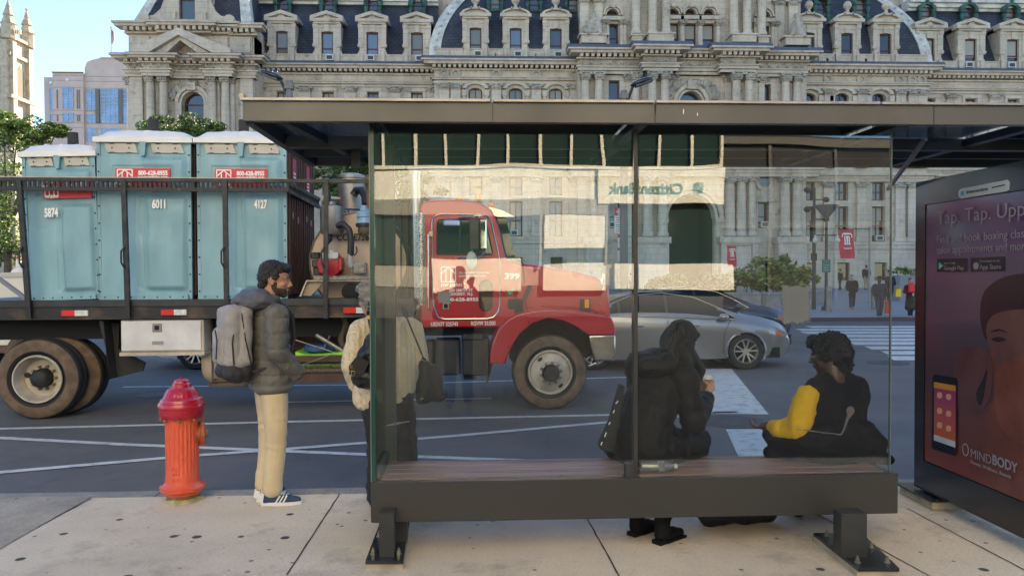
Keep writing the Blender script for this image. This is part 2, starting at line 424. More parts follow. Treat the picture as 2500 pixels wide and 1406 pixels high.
def swags(mb, x0, x1, zt, zb, Y, n):
    p = (x1-x0)/n; h = zt-zb
    for i in range(n):
        a = x0+p*i; pts = [(a+p*t/8, Y-.1, zt-h*.25-h*.55*math.sin(math.pi*t/8)) for t in range(9)]
        mb.tube(pts, [.08+.1*math.sin(math.pi*t/8) for t in range(9)], 6)
        mb.ell((a,Y-.08,zt-h*.3),(.2,.14,.24),6,4)
def column(x, zt, zb, r, Y, parent, zcap=None, base=True, name='column'):
    mb = MB(); prof = [(r*1.25,zb),(r*1.25,zb+.3),(r*1.1,zb+.45),(r,zb+.6),(r*1.02,zb+(zt-zb)*.4),(r*.9,zt)]
    mb.lathe(prof, (x,Y+r,0), n=14)
    o = mb.build(name, STONE, parent, smooth=True)
    if zcap: 
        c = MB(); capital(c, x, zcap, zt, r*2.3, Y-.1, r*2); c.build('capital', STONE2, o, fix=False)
    return o
def cornice(x0, x1, levels, Y, parent, dent=None, lead=None, name='cornice'):
    """levels: (z top, z bottom, proud)"""
    mb = MB()
    for (a, b, p) in levels: mb.box((x0-p,Y-p,b),(x1+p,Y+.6,a))
    if dent: dentils(mb, x0-.3, x1+.3, dent[0], dent[1], Y-dent[2], dent[2]+.3)
    if lead:
        mb.mi = 1; a, b, p = lead
        mb.prism([(Y-p,b),(Y+.9,b),(Y+.9,a+.1),(Y-p+.5,a)], x0-p, x1+p, 'yz')
    return mb.build(name, [STONE, LEAD], parent)

# ---- wings: (x-range px, dormer centres px, which side)
def dormer(px, px_w, ytop, yeave, ywt, ywb, ybase, Y, xr, arched=False, ac=False, pane=None, blind=0, half=31, eh=40):
    x = XP(px, Y-.3, 100); s = (XP(px+50, Y-.3, 100)-XP(px-50, Y-.3, 100))/100
    z = lambda y: ZP(y, Y-.3, xr)
    mb = MB(); Yf = Y-.35; ww = px_w*s/2; hb = half*s; he = eh*s
    holes = [(x-ww, x+ww, z(ywb), z(ywt))]
    zb, ze = z(ybase), z(yeave)
    wall(mb, x-hb, x+hb, zb, ze, Yf, holes, .4)
    mb.box((x-hb,Yf,zb),(x-hb+.02,Y+5,ze)); mb.box((x+hb-.02,Yf,zb),(x+hb,Y+5,ze)); mb.box((x-hb,Yf+.02,ze-.1),(x+hb,Y+5,ze))
    for sg in (-1,1):   # side pilasters, scrolls at the foot, sill blocks
        mb.box((x+sg*(hb+.12),Yf-.12,z(ywt+38)),(x+sg*ww*1.45,Yf+.3,ze-.35))
        mb.box((x+sg*(hb-.02),Yf-.2,zb),(x+sg*ww*1.55,Yf+.3,z(ybase-22)))
        mb.box((x+sg*(hb+.2),Yf-.18,z(ywt+30)),(x+sg*(hb-.25),Yf+.3,z(ywt+36)))
        mb.box((x+sg*(hb+.16),Yf-.2,ze-.75),(x+sg*(hb-.3),Yf+.3,ze-.3))
        pts = [(x+sg*hb, zb)] + [(x+sg*(hb+ .95*(1-math.sin(rad(t)))), zb+.85*(1-math.cos(rad(t)))+.02) for t in range(0,91,15)]
        pts = [(x+sg*hb, zb)] + [(x+sg*(hb+.95-.95*math.sin(rad(t))), zb+(1.2)*(1-math.cos(rad(t)))+.55) for t in range(0,91,15)]
        pts.insert(1, (x+sg*(hb+.95), zb))
        mb.prism(pts, Yf+.1, Yf+.7)
    mb.box((x-.28,Yf-.16,z(ywt)),(x+.28,Yf+.1,z(ywt-17)))      # keystone
    mb.box((x-hb-.05,Yf-.06,z(ywt-15)),(x+hb+.05,Yf+.1,z(ywt-10)))
    mb.box((x-he,Yf-.5,ze-.12),(x+he,Yf+.6,ze+.22)); mb.box((x-he+.3,Yf-.3,ze-.32),(x+he-.3,Yf+.6,ze-.12))
    zt = z(ytop)
    if not arched:
        mb.prism([(x-he*.98,ze+.22),(x+he*.98,ze+.22),(x,zt-.3)], Yf+.05, Yf+.7)
        for sg in (-1,1):
            mb.prism([(x+sg*he,ze+.22),(x+sg*he,ze+.5),(x,zt),(x,zt-.38),(x+sg*he*.86,ze+.22)], Yf-.45, Y+2.5)
        mb.prism([(x-.5,ze+.22),(x+.5,ze+.22),(x,ze+1.1)], Yf-.15, Yf+.2)
    else:
        R = he*.92; hh = zt-ze-.22
        arc = [(x+R*math.cos(rad(t)), ze+.22+hh*math.sin(rad(t))) for t in range(0,181,12)]
        mb.prism(arc, Yf+.05, Y+2.5)
        for q in range(len(arc)-1):
            a, b = arc[q], arc[q+1]; c = lambda p: (x+(p[0]-x)*.8, ze+.22+(p[1]-ze-.22)*.76)
            mb.prism([a, b, c(b), c(a)], Yf-.4, Yf+.2)
        mb.lathe([(.32,zt-.05),(.2,zt+.25),(.16,zt+.4),(.44,zt+.75),(.46,zt+1.0),(.3,zt+1.3),(.05,zt+1.42)], (x,Yf,0), n=10)
        for sg in (-1,1): mb.box((x+sg*he*.3,Yf-.4,zt-.2),(x+sg*he*.22,Yf+.3,zt+.1))
    o = mb.build('dormer', STONE, HALL)
    window(x-ww, x+ww, z(ywb), z(ywt), Yf+.3, o, pane=pane, blind=blind, ac=ac)
    return o
def copper_dormer(px, y0, y1, Y, xr, w=20, arched=True):
    x = XP(px, Y, 40); s = (XP(px+50, Y, 40)-XP(px-50, Y, 40))/100; z = lambda y: ZP(y, Y, xr)
    mb = MB(); hw = w*s; zb, zt = z(y1), z(y0); Yf = Y+.2
    for sg in (-1,1):
        mb.lathe([(.22,zb-.3),(.3,zb),(.16,zb+.25),(.28,zb+.9),(.16,zb+1.3),(.26,zb+1.9),(.3,zt-.25),(.34,zt)], (x+sg*hw*.85,Yf,0), n=8)
        mb.ell((x+sg*hw*.85,Yf,zb-.35),(.22,.22,.4),6,4)
    mb.box((x-hw,Yf+.1,zb),(x+hw,Y+4,zb+.25))
    arch_ring(mb, x, zt, hw*.62, hw*.95, Yf-.25, Y+4, 10)
    mb.box((x-hw*.7,Yf+.5,zb+.2),(x-hw*.6,Y+4,zt)); mb.box((x+hw*.6,Yf+.5,zb+.2),(x+hw*.7,Y+4,zt))
    mb.ell((x,Yf-.2,zt+hw*1.2),(.22,.2,.35),6,4)
    o = mb.build('copper_dormer', COPPER, HALL)
    window(x-hw*.6, x+hw*.6, zb+.25, zt, Yf+.3, o, arch=True, pane=random.choice((0,2,3)))
def wing(px0, px1, dorm, wins, pils, xr, dy, Y=YW, blinds=False, low=None):
    """dy: how much lower this wing reads in the photo than the left one"""
    z = lambda y: ZP(y+dy, Y, xr); x0, x1 = XP(px0, Y), XP(px1, Y)
    # mansard slope + top cornice
    mb = MB(); zb = lambda y: ZP(y+dy, Y+3, xr); mb.face([(x0,Y+.1,z(152)),(x1,Y+.1,z(152)),(x1,Y+3.4,zb(8)),(x0,Y+3.4,zb(8))]); mb.build('mansard_roof', SLATE, HALL)
    mb = MB()
    for (a,b,p) in ((-14,-6,.9),(-6,0,.5),(0,5,.7),(5,12,.35)): mb.box((x0,Y+3.3-p,zb(b)),(x1,Y+4.4,zb(a)))
    mb.box((x0,Y+3.9,zb(-14)),(x1,Y+5,zb(-45))); mb.build('roof_cornice', PALE, HALL)
    mb = MB(); mb.box((x0,Y-.15,z(153)),(x1,Y+.5,z(134))); mb.box((x0,Y-.22,z(137)),(x1,Y+.5,z(134))); mb.build('parapet', STONE, HALL)
    for i, p in enumerate(dorm): dormer(p, 29, 30+dy, 54+dy, 79+dy, 151+dy, 153+dy, Y, xr, ac=(i%4 != 0) or dy > 0, pane=(2,1,1,2)[i%4] if not dy else 3, blind=.6 if blinds else 0)
    for p in dorm: copper_dormer(p+1.5 if not dy else p-2, 8+dy, 38+dy, Y+2.2, xr)
    cornice(x0, x1, ((z(163),z(166),1.3),(z(166),z(172),1.0),(z(180),z(184),.3),(z(200),z(202),.45),(z(202),z(206),.3),(z(209),z(213),.18)), Y, HALL, dent=(z(172),z(178),.75), lead=(z(154),z(163),1.3))
    # main wall
    rows = [(225,330),(345,398)]; holes = []
    for p in wins:
        for (a,b) in rows: holes.append((XP(p-14,Y), XP(p+14,Y), z(b), z(a)))
    low = low or [(430,477,0,16),(491,577,0,17)]; lowdy = 0
    zl = lambda y: ZP(y, Y, xr) if dy else ZP(y, Y, 1260)
    for p in wins:
        for (a,b,o_,h) in low: holes.append((XP(p-h,Y), XP(p+h,Y), zl(b), zl(a)))
    hb = []
    for p in wins: hb.append((XP(p-15,Y), XP(p+15,Y), zl(697), zl(628)))
    mb = MB(); wall(mb, x0, x1, zl(597), z(180), Y, holes, .6); mb.build('wall', STONE, HALL, fix=False)
    mb = MB(); wall(mb, x0, x1, GROUND-.1, zl(597), Y-.5, hb, .8); mb.box((x0,Y-.75,zl(585)),(x1,Y+.3,zl(578))); mb.box((x0,Y-.62,zl(596)),(x1,Y+.3,zl(585)))
    mb.box((x0,Y-.7,GROUND-.1),(x1,Y,GROUND+.9)); 
    for k in range(6):
        zz = GROUND+.9+(zl(600)-GROUND-.9)*k/6
    mb.build('base_wall', STONE, HALL, fix=False)
    for p in wins:
        window(XP(p-15,Y), XP(p+15,Y), zl(697), zl(628), Y-.1, HALL, pane=3, ac=(random.random() < .6))
        ar = MB(); cx = XP(p,Y); arch_ring(ar, cx, zl(634), XP(p+15,Y)-cx, XP(p+21,Y)-cx, Y-.72, Y-.45, 8, 20, 160); ar.build('arch_moulding', STONE, HALL)
    for h in holes:
        big = (h[3]-h[2]) > 3
        window(h[0], h[1], h[2], h[3], Y+.5, HALL, ac=big and random.random() < .5, mull=True, blind=random.choice((0,0,.3,.5)), pane=random.choice((0,3,4,2)))
        s = MB(); s.box((h[0]-.35,Y-.12,h[2]-.1),(h[0]-.05,Y+.2,h[3]+.05)); s.box((h[1]+.05,Y-.12,h[2]-.1),(h[1]+.35,Y+.2,h[3]+.05)); s.box((h[0]-.4,Y-.18,h[3]+.05),(h[1]+.4,Y+.2,h[3]+.35)); s.box((h[0]-.5,Y-.3,h[2]-.4),(h[1]+.5,Y+.2,h[2]-.1))
        s.build('window_surround', STONE, HALL)
    # giant pilasters
    for p in pils:
        c = XP(p,Y); hw = .62
        for (zt, zc, zb) in ((z(213),z(228),z(398)),(zl(432),zl(448),zl(577))):
            mb = MB(); mb.box((c-hw,Y-.35,zb),(c+hw,Y+.2,zc)); mb.box((c-hw-.15,Y-.45,zb),(c+hw+.15,Y+.2,zb+.5))
            o = mb.build('pilaster', STONE, HALL); cp = MB(); capital(cp, c, zt, zc, hw*2.2, Y-.45, .6); cp.build('capital', STONE2, o, fix=False)
    cornice(x0, x1, ((zl(412),zl(418),.9),(zl(418),zl(424),.6),(zl(424),zl(432),.45)), Y, HALL, name='string_course')
wing(598, 1068, (688,799,909,1018), (690,801,911,1018), (634,746,856,965,1066), 850, 0)
wing(2250, 2700, (2267,2370,2473,2578,2680), (2267,2370,2473,2578,2680), (2320,2424,2527,2632), 2370, 17, blinds=True)

# ---- curved-roof blocks either side of the centre
def block(px0, px1, dorm, cops, wins, pils, xr, dy, rib_right, vis, acs):
    Y = YB; z = lambda y: ZP(y+dy, Y, xr); x0, x1 = XP(px0,Y), XP(px1,Y)
    prof = [(Y+.1+4.6*(t/12)**1.8, z(143)+(z(-75)-z(143))*t/12) for t in range(13)]
    mb = MB()
    for k in range(12): mb.face([(x0,prof[k][0],prof[k][1]),(x1,prof[k][0],prof[k][1]),(x1,prof[k+1][0],prof[k+1][1]),(x0,prof[k+1][0],prof[k+1][1])])
    sx = x1 if rib_right else x0
    # the roof's outer hip bends inwards as it rises
    mb = MB(); ins = lambda t: 5.0*(t/12)**2.1
    for k in range(12):
        a, b = ins(k), ins(k+1)
        xa0, xa1 = (x0, x1-a) if rib_right else (x0+a, x1); xb0, xb1 = (x0, x1-b) if rib_right else (x0+b, x1)
        mb.face([(xa0,*prof[k]),(xa1,*prof[k]),(xb1,*prof[k+1]),(xb0,*prof[k+1])])
        if rib_right: mb.face([(xa1,*prof[k]),(xa1,Y+9,prof[k][1]),(xb1,Y+9,prof[k+1][1]),(xb1,*prof[k+1])])
        else: mb.face([(xa0,*prof[k]),(xb0,*prof[k+1]),(xb0,Y+9,prof[k+1][1]),(xa0,Y+9,prof[k][1])])
    mb.build('curved_mansard_roof', SLATE, HALL, fix=False)
    rb = MB(); w_ = .62
    for k in range(12):
        a, b = ins(k), ins(k+1); sg = -1 if rib_right else 1
        pa, pb_ = sx+sg*a, sx+sg*b
        rb.face([(pa-w_,prof[k][0]-.15,prof[k][1]),(pa+w_,prof[k][0]-.15,prof[k][1]),(pb_+w_,prof[k+1][0]-.15,prof[k+1][1]),(pb_-w_,prof[k+1][0]-.15,prof[k+1][1])])
        for e in (-w_, w_): rb.face([(pa+e,prof[k][0]-.15,prof[k][1]),(pa+e,prof[k][0]+.5,prof[k][1]),(pb_+e,prof[k+1][0]+.5,prof[k+1][1]),(pb_+e,prof[k+1][0]-.15,prof[k+1][1])])
        mx = (pa+pb_)/2; rb.ell((mx,prof[k][0]-.15,(prof[k][1]+prof[k+1][1])/2),(.16,.14,.16),6,4)
    rb.build('hip_rib', PALE, HALL, fix=False)
    mb = MB(); mb.box((x0,Y-.15,z(143)),(x1,Y+.6,z(121))); mb.box((x0,Y-.24,z(124)),(x1,Y+.5,z(121))); mb.build('parapet', STONE, HALL)
    for i, p in enumerate(dorm): dormer(p, 29, 23+dy, 42+dy, 70+dy, 142+dy, 143+dy, Y, xr, arched=True, ac=acs[i], pane=vis[i], half=29, eh=38)
    for p in cops: copper_dormer(p, -6+dy, 26+dy, Y+1.4, xr, w=19)
    cornice(x0, x1, ((z(152),z(156),1.4),(z(156),z(163),1.1),(z(170),z(174),.3),(z(190),z(193),.5),(z(193),z(197),.35),(z(201),z(206),.2)), Y, HALL, dent=(z(163),z(170),.85), lead=(z(143),z(152),1.4))
    for p in pils[::2] if len(pils) > 5 else pils:
        fr = MB(); c = XP(p,Y); fr.lathe([(.55,-.12),(.55,.1),(.28,.1),(.28,-.12)], (c,Y-.1,z(182)), 'y', 12, cap=False); fr.box((c-.12,Y-.2,z(192)),(c+.12,Y,z(186)))
        fr.build('frieze_ring', STONE2, HALL, fix=False)
    holes = []; R = 13
    for p in wins:
        holes += [(XP(p-17,Y), XP(p+17,Y), z(330), z(215))]
        holes += [(XP(p-16,Y), XP(p+16,Y), z(477), z(430)), (XP(p-16,Y), XP(p+16,Y), z(577), z(491))]
    mb = MB(); wall(mb, x0, x1, z(597), z(172), Y, holes, .7); mb.build('wall', STONE, HALL, fix=False)
    mb = MB(); hb = [(XP(p-15,Y), XP(p+15,Y), z(697), z(628)) for p in wins]
    wall(mb, x0, x1, GROUND-.1, z(597), Y-.5, hb, .8); mb.box((x0,Y-.75,z(585)),(x1,Y+.3,z(578))); mb.box((x0,Y-.62,z(596)),(x1,Y+.3,z(585))); mb.box((x0,Y-.7,GROUND-.1),(x1,Y,GROUND+.9))
    mb.build('base_wall', STONE, HALL, fix=False)
    for h in hb: window(*h, Y-.1, HALL, pane=3)
    for i, h in enumerate(holes):
        if i % 3 == 0:
            cx = (h[0]+h[1])/2; r = (h[1]-h[0])/2; ar = MB(); zs = h[3]-r*.62
            for q in range(10):   # flattened window head closing the square hole
                pass
            pts = [(h[0],h[3]+.02),(h[0],zs)] + [(cx-r*math.cos(rad(t)), zs+r*.6*math.sin(rad(t))) for t in range(0,181,15)] + [(h[1],zs),(h[1],h[3]+.02)]
            ar.prism(pts, Y+.02, Y+.5)
            r1, r2 = r*1.35, r*1.95
            for q in range(12):
                t0, t1 = rad(12+156*q/12), rad(12+156*(q+1)/12); P = lambda rr, t: (cx+rr*math.cos(t), h[3]-r*.75+rr*.62*math.sin(t)+.25)
                ar.prism([P(r2,t0),P(r2,t1),P(r1,t1),P(r1,t0)], Y-.45, Y+.1)
            for sg in (-1,1):
                ar.box((cx+sg*r*1.95,Y-.4,zs-.5),(cx+sg*r*1.3,Y+.1,zs+.1)); ar.box((cx+sg*r*1.8,Y-.3,zs-1.1),(cx+sg*r*1.45,Y+.1,zs-.5))
            ar.build('hood_mould', STONE, HALL)
        window(h[0], h[1], h[2], h[3], Y+.55, HALL, ac=(i%3 == 2) and random.random() < .5, mull=True, blind=random.choice((0,0,.4)), pane=(2 if not dy else 3) if i%3 == 0 else random.choice((0,3,4)))
    for p in pils:
        c = XP(p,Y); hw = .52
        for (zt, zc, zb) in ((z(207),z(222),z(398)),(z(432),z(448),z(577))):
            mb = MB(); mb.box((c-hw,Y-.4,zb),(c+hw,Y+.2,zc)); mb.box((c-hw-.15,Y-.5,zb),(c+hw+.15,Y+.2,zb+.5))
            o = mb.build('pilaster', STONE, HALL); cp = MB(); capital(cp, c, zt, zc, hw*2.4, Y-.5, .7); cp.build('capital', STONE2, o, fix=False)
    cornice(x0, x1, ((z(412),z(418),.9),(z(418),z(424),.6),(z(424),z(432),.45)), Y, HALL, name='string_course')
    sd = MB(); xs = x1 if rib_right else x0
    sd.box((xs-.05,Y+.02,GROUND),(xs+.05,YW+1.5,z(172))); sd.build('side_wall', STONE, HALL)
block(1062, 1420, (1161,1259,1357), (1209,1305,1400), (1161,1259,1357), (1085,1113,1212,1309,1400), 1250, 0, False, (2,1,0), (True,True,True))
block(1960, 2262, (1974,2068,2162), (2008,2104), (1974,2056,2146), (2020,2101,2195,2225,2248), 2120, 13, True, (2,3,3), (False,False,False))
# ---- centre pavilion
def centre():
    xr = 1690; Y = YC; z = lambda y: ZP(y, Y, xr); x0, x1 = XP(1412,Y), XP(1968,Y)
    XX = lambda p: XP(p, Y)
    pier = [(1568,1655),(1760,1850)]
    # upper storeys above the cornice
    holes = [(XX(p-15),XX(p+15),z(120),z(53)) for p in (1646,1689,1734)] + [(XX(p-14),XX(p+14),z(115),z(57)) for p in (1498,1868)]
    lun = [(XX(p-14),XX(p+14),z(33),z(18)) for p in (1646,1689,1734)] + [(XX(p-15),XX(p+15),z(37),z(22)) for p in (1498,1868)]
    mb = MB(); wall(mb, x0+.4, x1-.4, z(120), z(-120), Y+.6, holes+lun, .6)
    mb.box((x0+.4,Y+.62,z(120)),(x0+.5,Y+9,z(-120))); mb.box((x1-.5,Y+.62,z(120)),(x1-.4,Y+9,z(-120)))
    mb.build('upper_wall', STONE, HALL, fix=False)
    for i, h in enumerate(holes): window(*h, Y+1.1, HALL, pane=0 if i < 3 else 3, blind=.55 if i < 3 else 0)
    for h in lun: window(*h, Y+1.1, HALL, pane=0, blind=0)
    for h, l in zip(holes, lun):
        cx = (l[0]+l[1])/2; r = (l[1]-l[0])/2; ar = MB(); zb = l[2]
        spandrel(ar, cx, zb, r, l[0], l[1], l[3]+.02, Y+.61, Y+1.0)
        arch_ring(ar, cx, zb, r, r*1.28, Y+.35, Y+.8); arch_ring(ar, cx, zb, r*1.34, r*1.62, Y+.15, Y+.7)
        ar.box((l[0]-.5,Y+.2,zb-.55),(l[1]+.5,Y+.7,zb-.2)); ar.box((cx-.22,Y+.05,zb+r*1.1),(cx+.22,Y+.6,zb+r*1.8))
        ar.build('round_arch', STONE, HALL)
    for p in (1625.5,1667.5,1711.5,1755.5): column(XX(p), z(62), z(118), .28, Y+.05, HALL, z(50), name='small_column')
    for p in (1476,1484,1519,1527,1847,1889,1897): column(XX(p), z(62), z(112), .24, Y+.1, HALL, z(50), name='small_column')
    for p in (1552,1592,1625,1790,1822,1858): column(XX(p), z(-95), z(88), .46, Y-.6, HALL, z(-110), name='upper_column')
    for a, b, yy in ((1541,1566,.0),(1578,1638,-.7),(1778,1836,-.7),(1846,1872,0)):
        pd = MB(); pd.box((XX(a),Y-.6+yy,z(110)),(XX(b),Y+.6,z(92))); pd.box((XX(a)-.15,Y-.75+yy,z(94)),(XX(b)+.15,Y+.6,z(90)))
        pd.build('pedestal', STONE, HALL)
    for a in (1428,1462,1905,1938):
        q = MB(); q.box((XX(a-11),Y+.2,z(112)),(XX(a+11),Y+.7,z(10))); o = q.build('upper_pilaster', STONE, HALL)
        c = MB(); capital(c, XX(a), z(-4), z(10), 1.3, Y+.15, .5); c.build('capital', STONE2, o, fix=False)
    # cornice line breaks forward over the piers
    def ent(a, b, Yp, dy, nsw):
        zz = lambda y: ZP(y+dy, Yp, xr)
        cornice(XP(a,Yp), XP(b,Yp), ((zz(126),zz(130),1.5),(zz(130),zz(136),1.2),(zz(144),zz(147),.5),(zz(164),zz(167),.55),(zz(167),zz(174),.35),(zz(176),zz(182),.2)), Yp, HALL, dent=(zz(136),zz(144),.95), lead=(zz(115),zz(126),1.5), name='entablature')
        m = MB(); m.box((XP(a,Yp)-.1,Yp-.05,zz(182)),(XP(b,Yp)+.1,Yp+1.2,zz(140))); m.box((XP(a,Yp)+.1,Yp+1.2,zz(150)),(XP(b,Yp)-.1,Yp+3,zz(118)))
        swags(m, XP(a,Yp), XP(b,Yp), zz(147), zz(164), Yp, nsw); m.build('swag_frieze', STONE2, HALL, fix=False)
    ent(1418,1566,Y-.3,2,6); ent(1574,1650,YP-.6,-7,3); ent(1652,1758,Y-.4,2,4); ent(1762,1842,YP-.6,-5,3); ent(1852,1962,Y-.3,5,5)
    # columns below
    for p in (1430,1463,1553,1920,1948): column(XP(p,Y-.8), z(202), z(405), .47, Y-1.0, HALL, z(183))
    for p in (1591,1622,1796,1826): column(XP(p,YP), ZP(198,YP,xr), ZP(405,YP,xr), .47, YP-.7, HALL, ZP(178,YP,xr))
    for p in (1536,1574,1606,1640,1776,1811,1842,1857,1933): 
        q = MB(); q.box((XX(p-8),Y-.2,z(405)),(XX(p+8),Y+.4,z(202))); o = q.build('pilaster', STONE, HALL); c = MB(); capital(c, XX(p), z(183), z(202), 1.1, Y-.3, .6); c.build('capital', STONE2, o, fix=False)
    # wall of the floor behind the columns with the small windows and the carved central arch
    R = (XX(1712)-XX(1658))/2; cx = XX(1685); zc = z(252)
    holes = [(XX(1486),XX(1513),z(300),z(198)),(XX(1855),XX(1882),z(300),z(205)),(cx-R,cx+R,z(330),zc+R)]
    for p in (1500,1868): holes += [(XX(p-14),XX(p+14),z(395),z(330))]
    holes += [(XX(1851),XX(1877),z(557),z(494))]
    holes += [(XX(1488),XX(1514),z(557),z(494)), (XX(1630),XX(1745),z(712),z(475))]
    mb = MB(); wall(mb, x0, x1, GROUND-.1, z(150), Y, holes, .8)
    for xx in (x0, x1): mb.box((xx-.04,Y+.02,GROUND),(xx+.04,YW+1,z(150)))
    mb.build('wall', STONE, HALL, fix=False)
    for i, h in enumerate(holes[:-1]): window(*h, Y+.6, HALL, pane=3 if i != 2 else 0, ac=(i in (5,6)), mull=False)
    ar = MB(); spandrel(ar, cx, zc, R, cx-R, cx+R, zc+R+.02, Y+.02, Y+.6); arch_ring(ar, cx, zc, R, R*1.22, Y-.3, Y+.2, 18); arch_ring(ar, cx, zc, R*1.28, R*1.6, Y-.5, Y+.2, 18)
    ar.box((cx-.45,Y-.8,zc+R*1.1),(cx+.45,Y,zc+R*1.85)); ar.build('carved_arch', STONE, HALL)
    rl = MB()
    for sg in (-1,1):
        for k in range(26):
            t = random.uniform(15,88); rr = R*random.uniform(1.72,2.35); px, pz = cx+sg*rr*math.cos(rad(t))*1.05, zc+min(rr*math.sin(rad(t)), R*1.75)
            rl.ell((px,Y-.15,pz),(random.uniform(.2,.5),.35,random.uniform(.25,.6)),7,5,Euler((0,random.uniform(-1,1),0)).to_matrix())
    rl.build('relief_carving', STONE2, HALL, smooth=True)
    # portal behind the glass of the shelter
    px0, px1 = XX(1630), XX(1745); pc = (px0+px1)/2; pr = (px1-px0)/2; zc2 = z(532)
    ar = MB(); spandrel(ar, pc, zc2, pr, px0, px1, z(475)+.05, Y+.02, Y+1.2); arch_ring(ar, pc, zc2, pr, pr*1.12, Y-.25, Y+.3, 20); arch_ring(ar, pc, zc2, pr*1.16, pr*1.34, Y-.45, Y+.2, 20)
    for sg in (-1,1): ar.box((pc+sg*pr*1.0,Y-.5,zc2-.55),(pc+sg*pr*1.5,Y+.2,zc2)); ar.box((pc+sg*pr*1.03,Y-.35,GROUND),(pc+sg*pr*1.45,Y+.2,zc2-.55))
    ar.build('portal_arch', STONE, HALL)
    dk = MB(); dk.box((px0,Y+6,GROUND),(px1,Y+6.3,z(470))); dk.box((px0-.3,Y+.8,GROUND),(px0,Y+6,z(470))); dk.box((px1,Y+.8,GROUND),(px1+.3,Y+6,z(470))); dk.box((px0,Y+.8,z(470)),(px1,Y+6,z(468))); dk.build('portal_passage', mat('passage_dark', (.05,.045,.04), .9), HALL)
    lm = MB()
    for i in range(3):
        for j in range(3): lm.ell((XX(1636)+i*.34,Y+5.2,z(548)+j*.3),(.11,.1,.1),6,4)
    lm.build('portal_lamps', emis('portal_lamp_light', (1.0,.66,.2), 5), HALL)
    # lower giant order
    zz = lambda y: ZP(y, Y, xr)
    cornice(x0, x1, ((zz(412),zz(418),1.4),(zz(418),zz(426),1.1),(zz(426),zz(434),.9)), Y-.3, HALL, name='string_course')
    for p in (1450,1542,1583,1620,1785,1812,1838,1920,1949): column(XP(p,Y-1), zz(448), zz(578), .52 if p not in (1450,1838) else .4, Y-1.2, HALL, zz(434))
    for a, b in ((1430,1470),(1530,1632),(1760,1850),(1900,1968)):
        pl = MB(); pl.box((XP(a,Y-1.2),Y-1.5,GROUND),(XP(b,Y-1.2),Y+.1,zz(595))); pl.box((XP(a,Y-1.2)-.2,Y-1.7,zz(595)),(XP(b,Y-1.2)+.2,Y+.1,zz(580)))
        pl.build('column_plinth', STONE, HALL)
    oc = MB(); c = XX(1865); oc.lathe([(1.0,-.25),(1.0,.2),(.62,.2),(.62,-.25)], (c,Y-.1,zz(444)), 'y', 18, cap=False); oc.box((XX(1843),Y-.2,zz(485)),(XX(1886),Y+.1,zz(465))); oc.box((XX(1840),Y-.45,zz(494)),(XX(1890),Y+.1,zz(486))); oc.mi = 1; oc.lathe([(.6,-.12),(.6,.1)], (c,Y-.1,zz(444)), 'y', 18); oc.build('round_window', [STONE2, PANES[3]], HALL)
    # seated statues on the cornice
    for sx, sg in ((1447,1),(1938,-1)):
        px = XX(sx); zb = z(92); t = MB(); t.box((px-1.35,Y-1.1,z(115)),(px+1.35,Y+.4,z(97))); t.box((px-1.6,Y-1.3,z(97)),(px+1.6,Y+.4,z(93))); t.build('statue_plinth', STONE, HALL)
        P = lambda a, b, c_: (px+sg*a, Y-.6+b, zb+c_)
        blob('seated_statue', [('e',P(0,0,.35),(.85,.6,.4)),('c',P(-.1,0,.5),.42,P(.05,0,1.5),.4),('e',P(.1,-.05,2.15),(.24,.26,.3)),('c',P(.3,-.3,1.5),.16,P(.7,-.5,1.0),.13),('c',P(.7,-.5,1.0),.13,P(.2,-.55,1.05),.1),
            ('c',P(-.4,-.1,1.5),.17,P(-.7,-.3,.9),.13),('c',P(0,-.2,.55),.32,P(.6,-.6,.6),.26),('c',P(.6,-.6,.6),.24,P(.65,-.5,0),.3),('c',P(-.4,-.4,.6),.25,P(-.6,-.6,0),.3),('e',P(-.85,.1,.6),(.3,.3,.5))], STONE2, HALL, vox=.09, it=2, disp=wrinkle(.12,2,2,3))
centre()

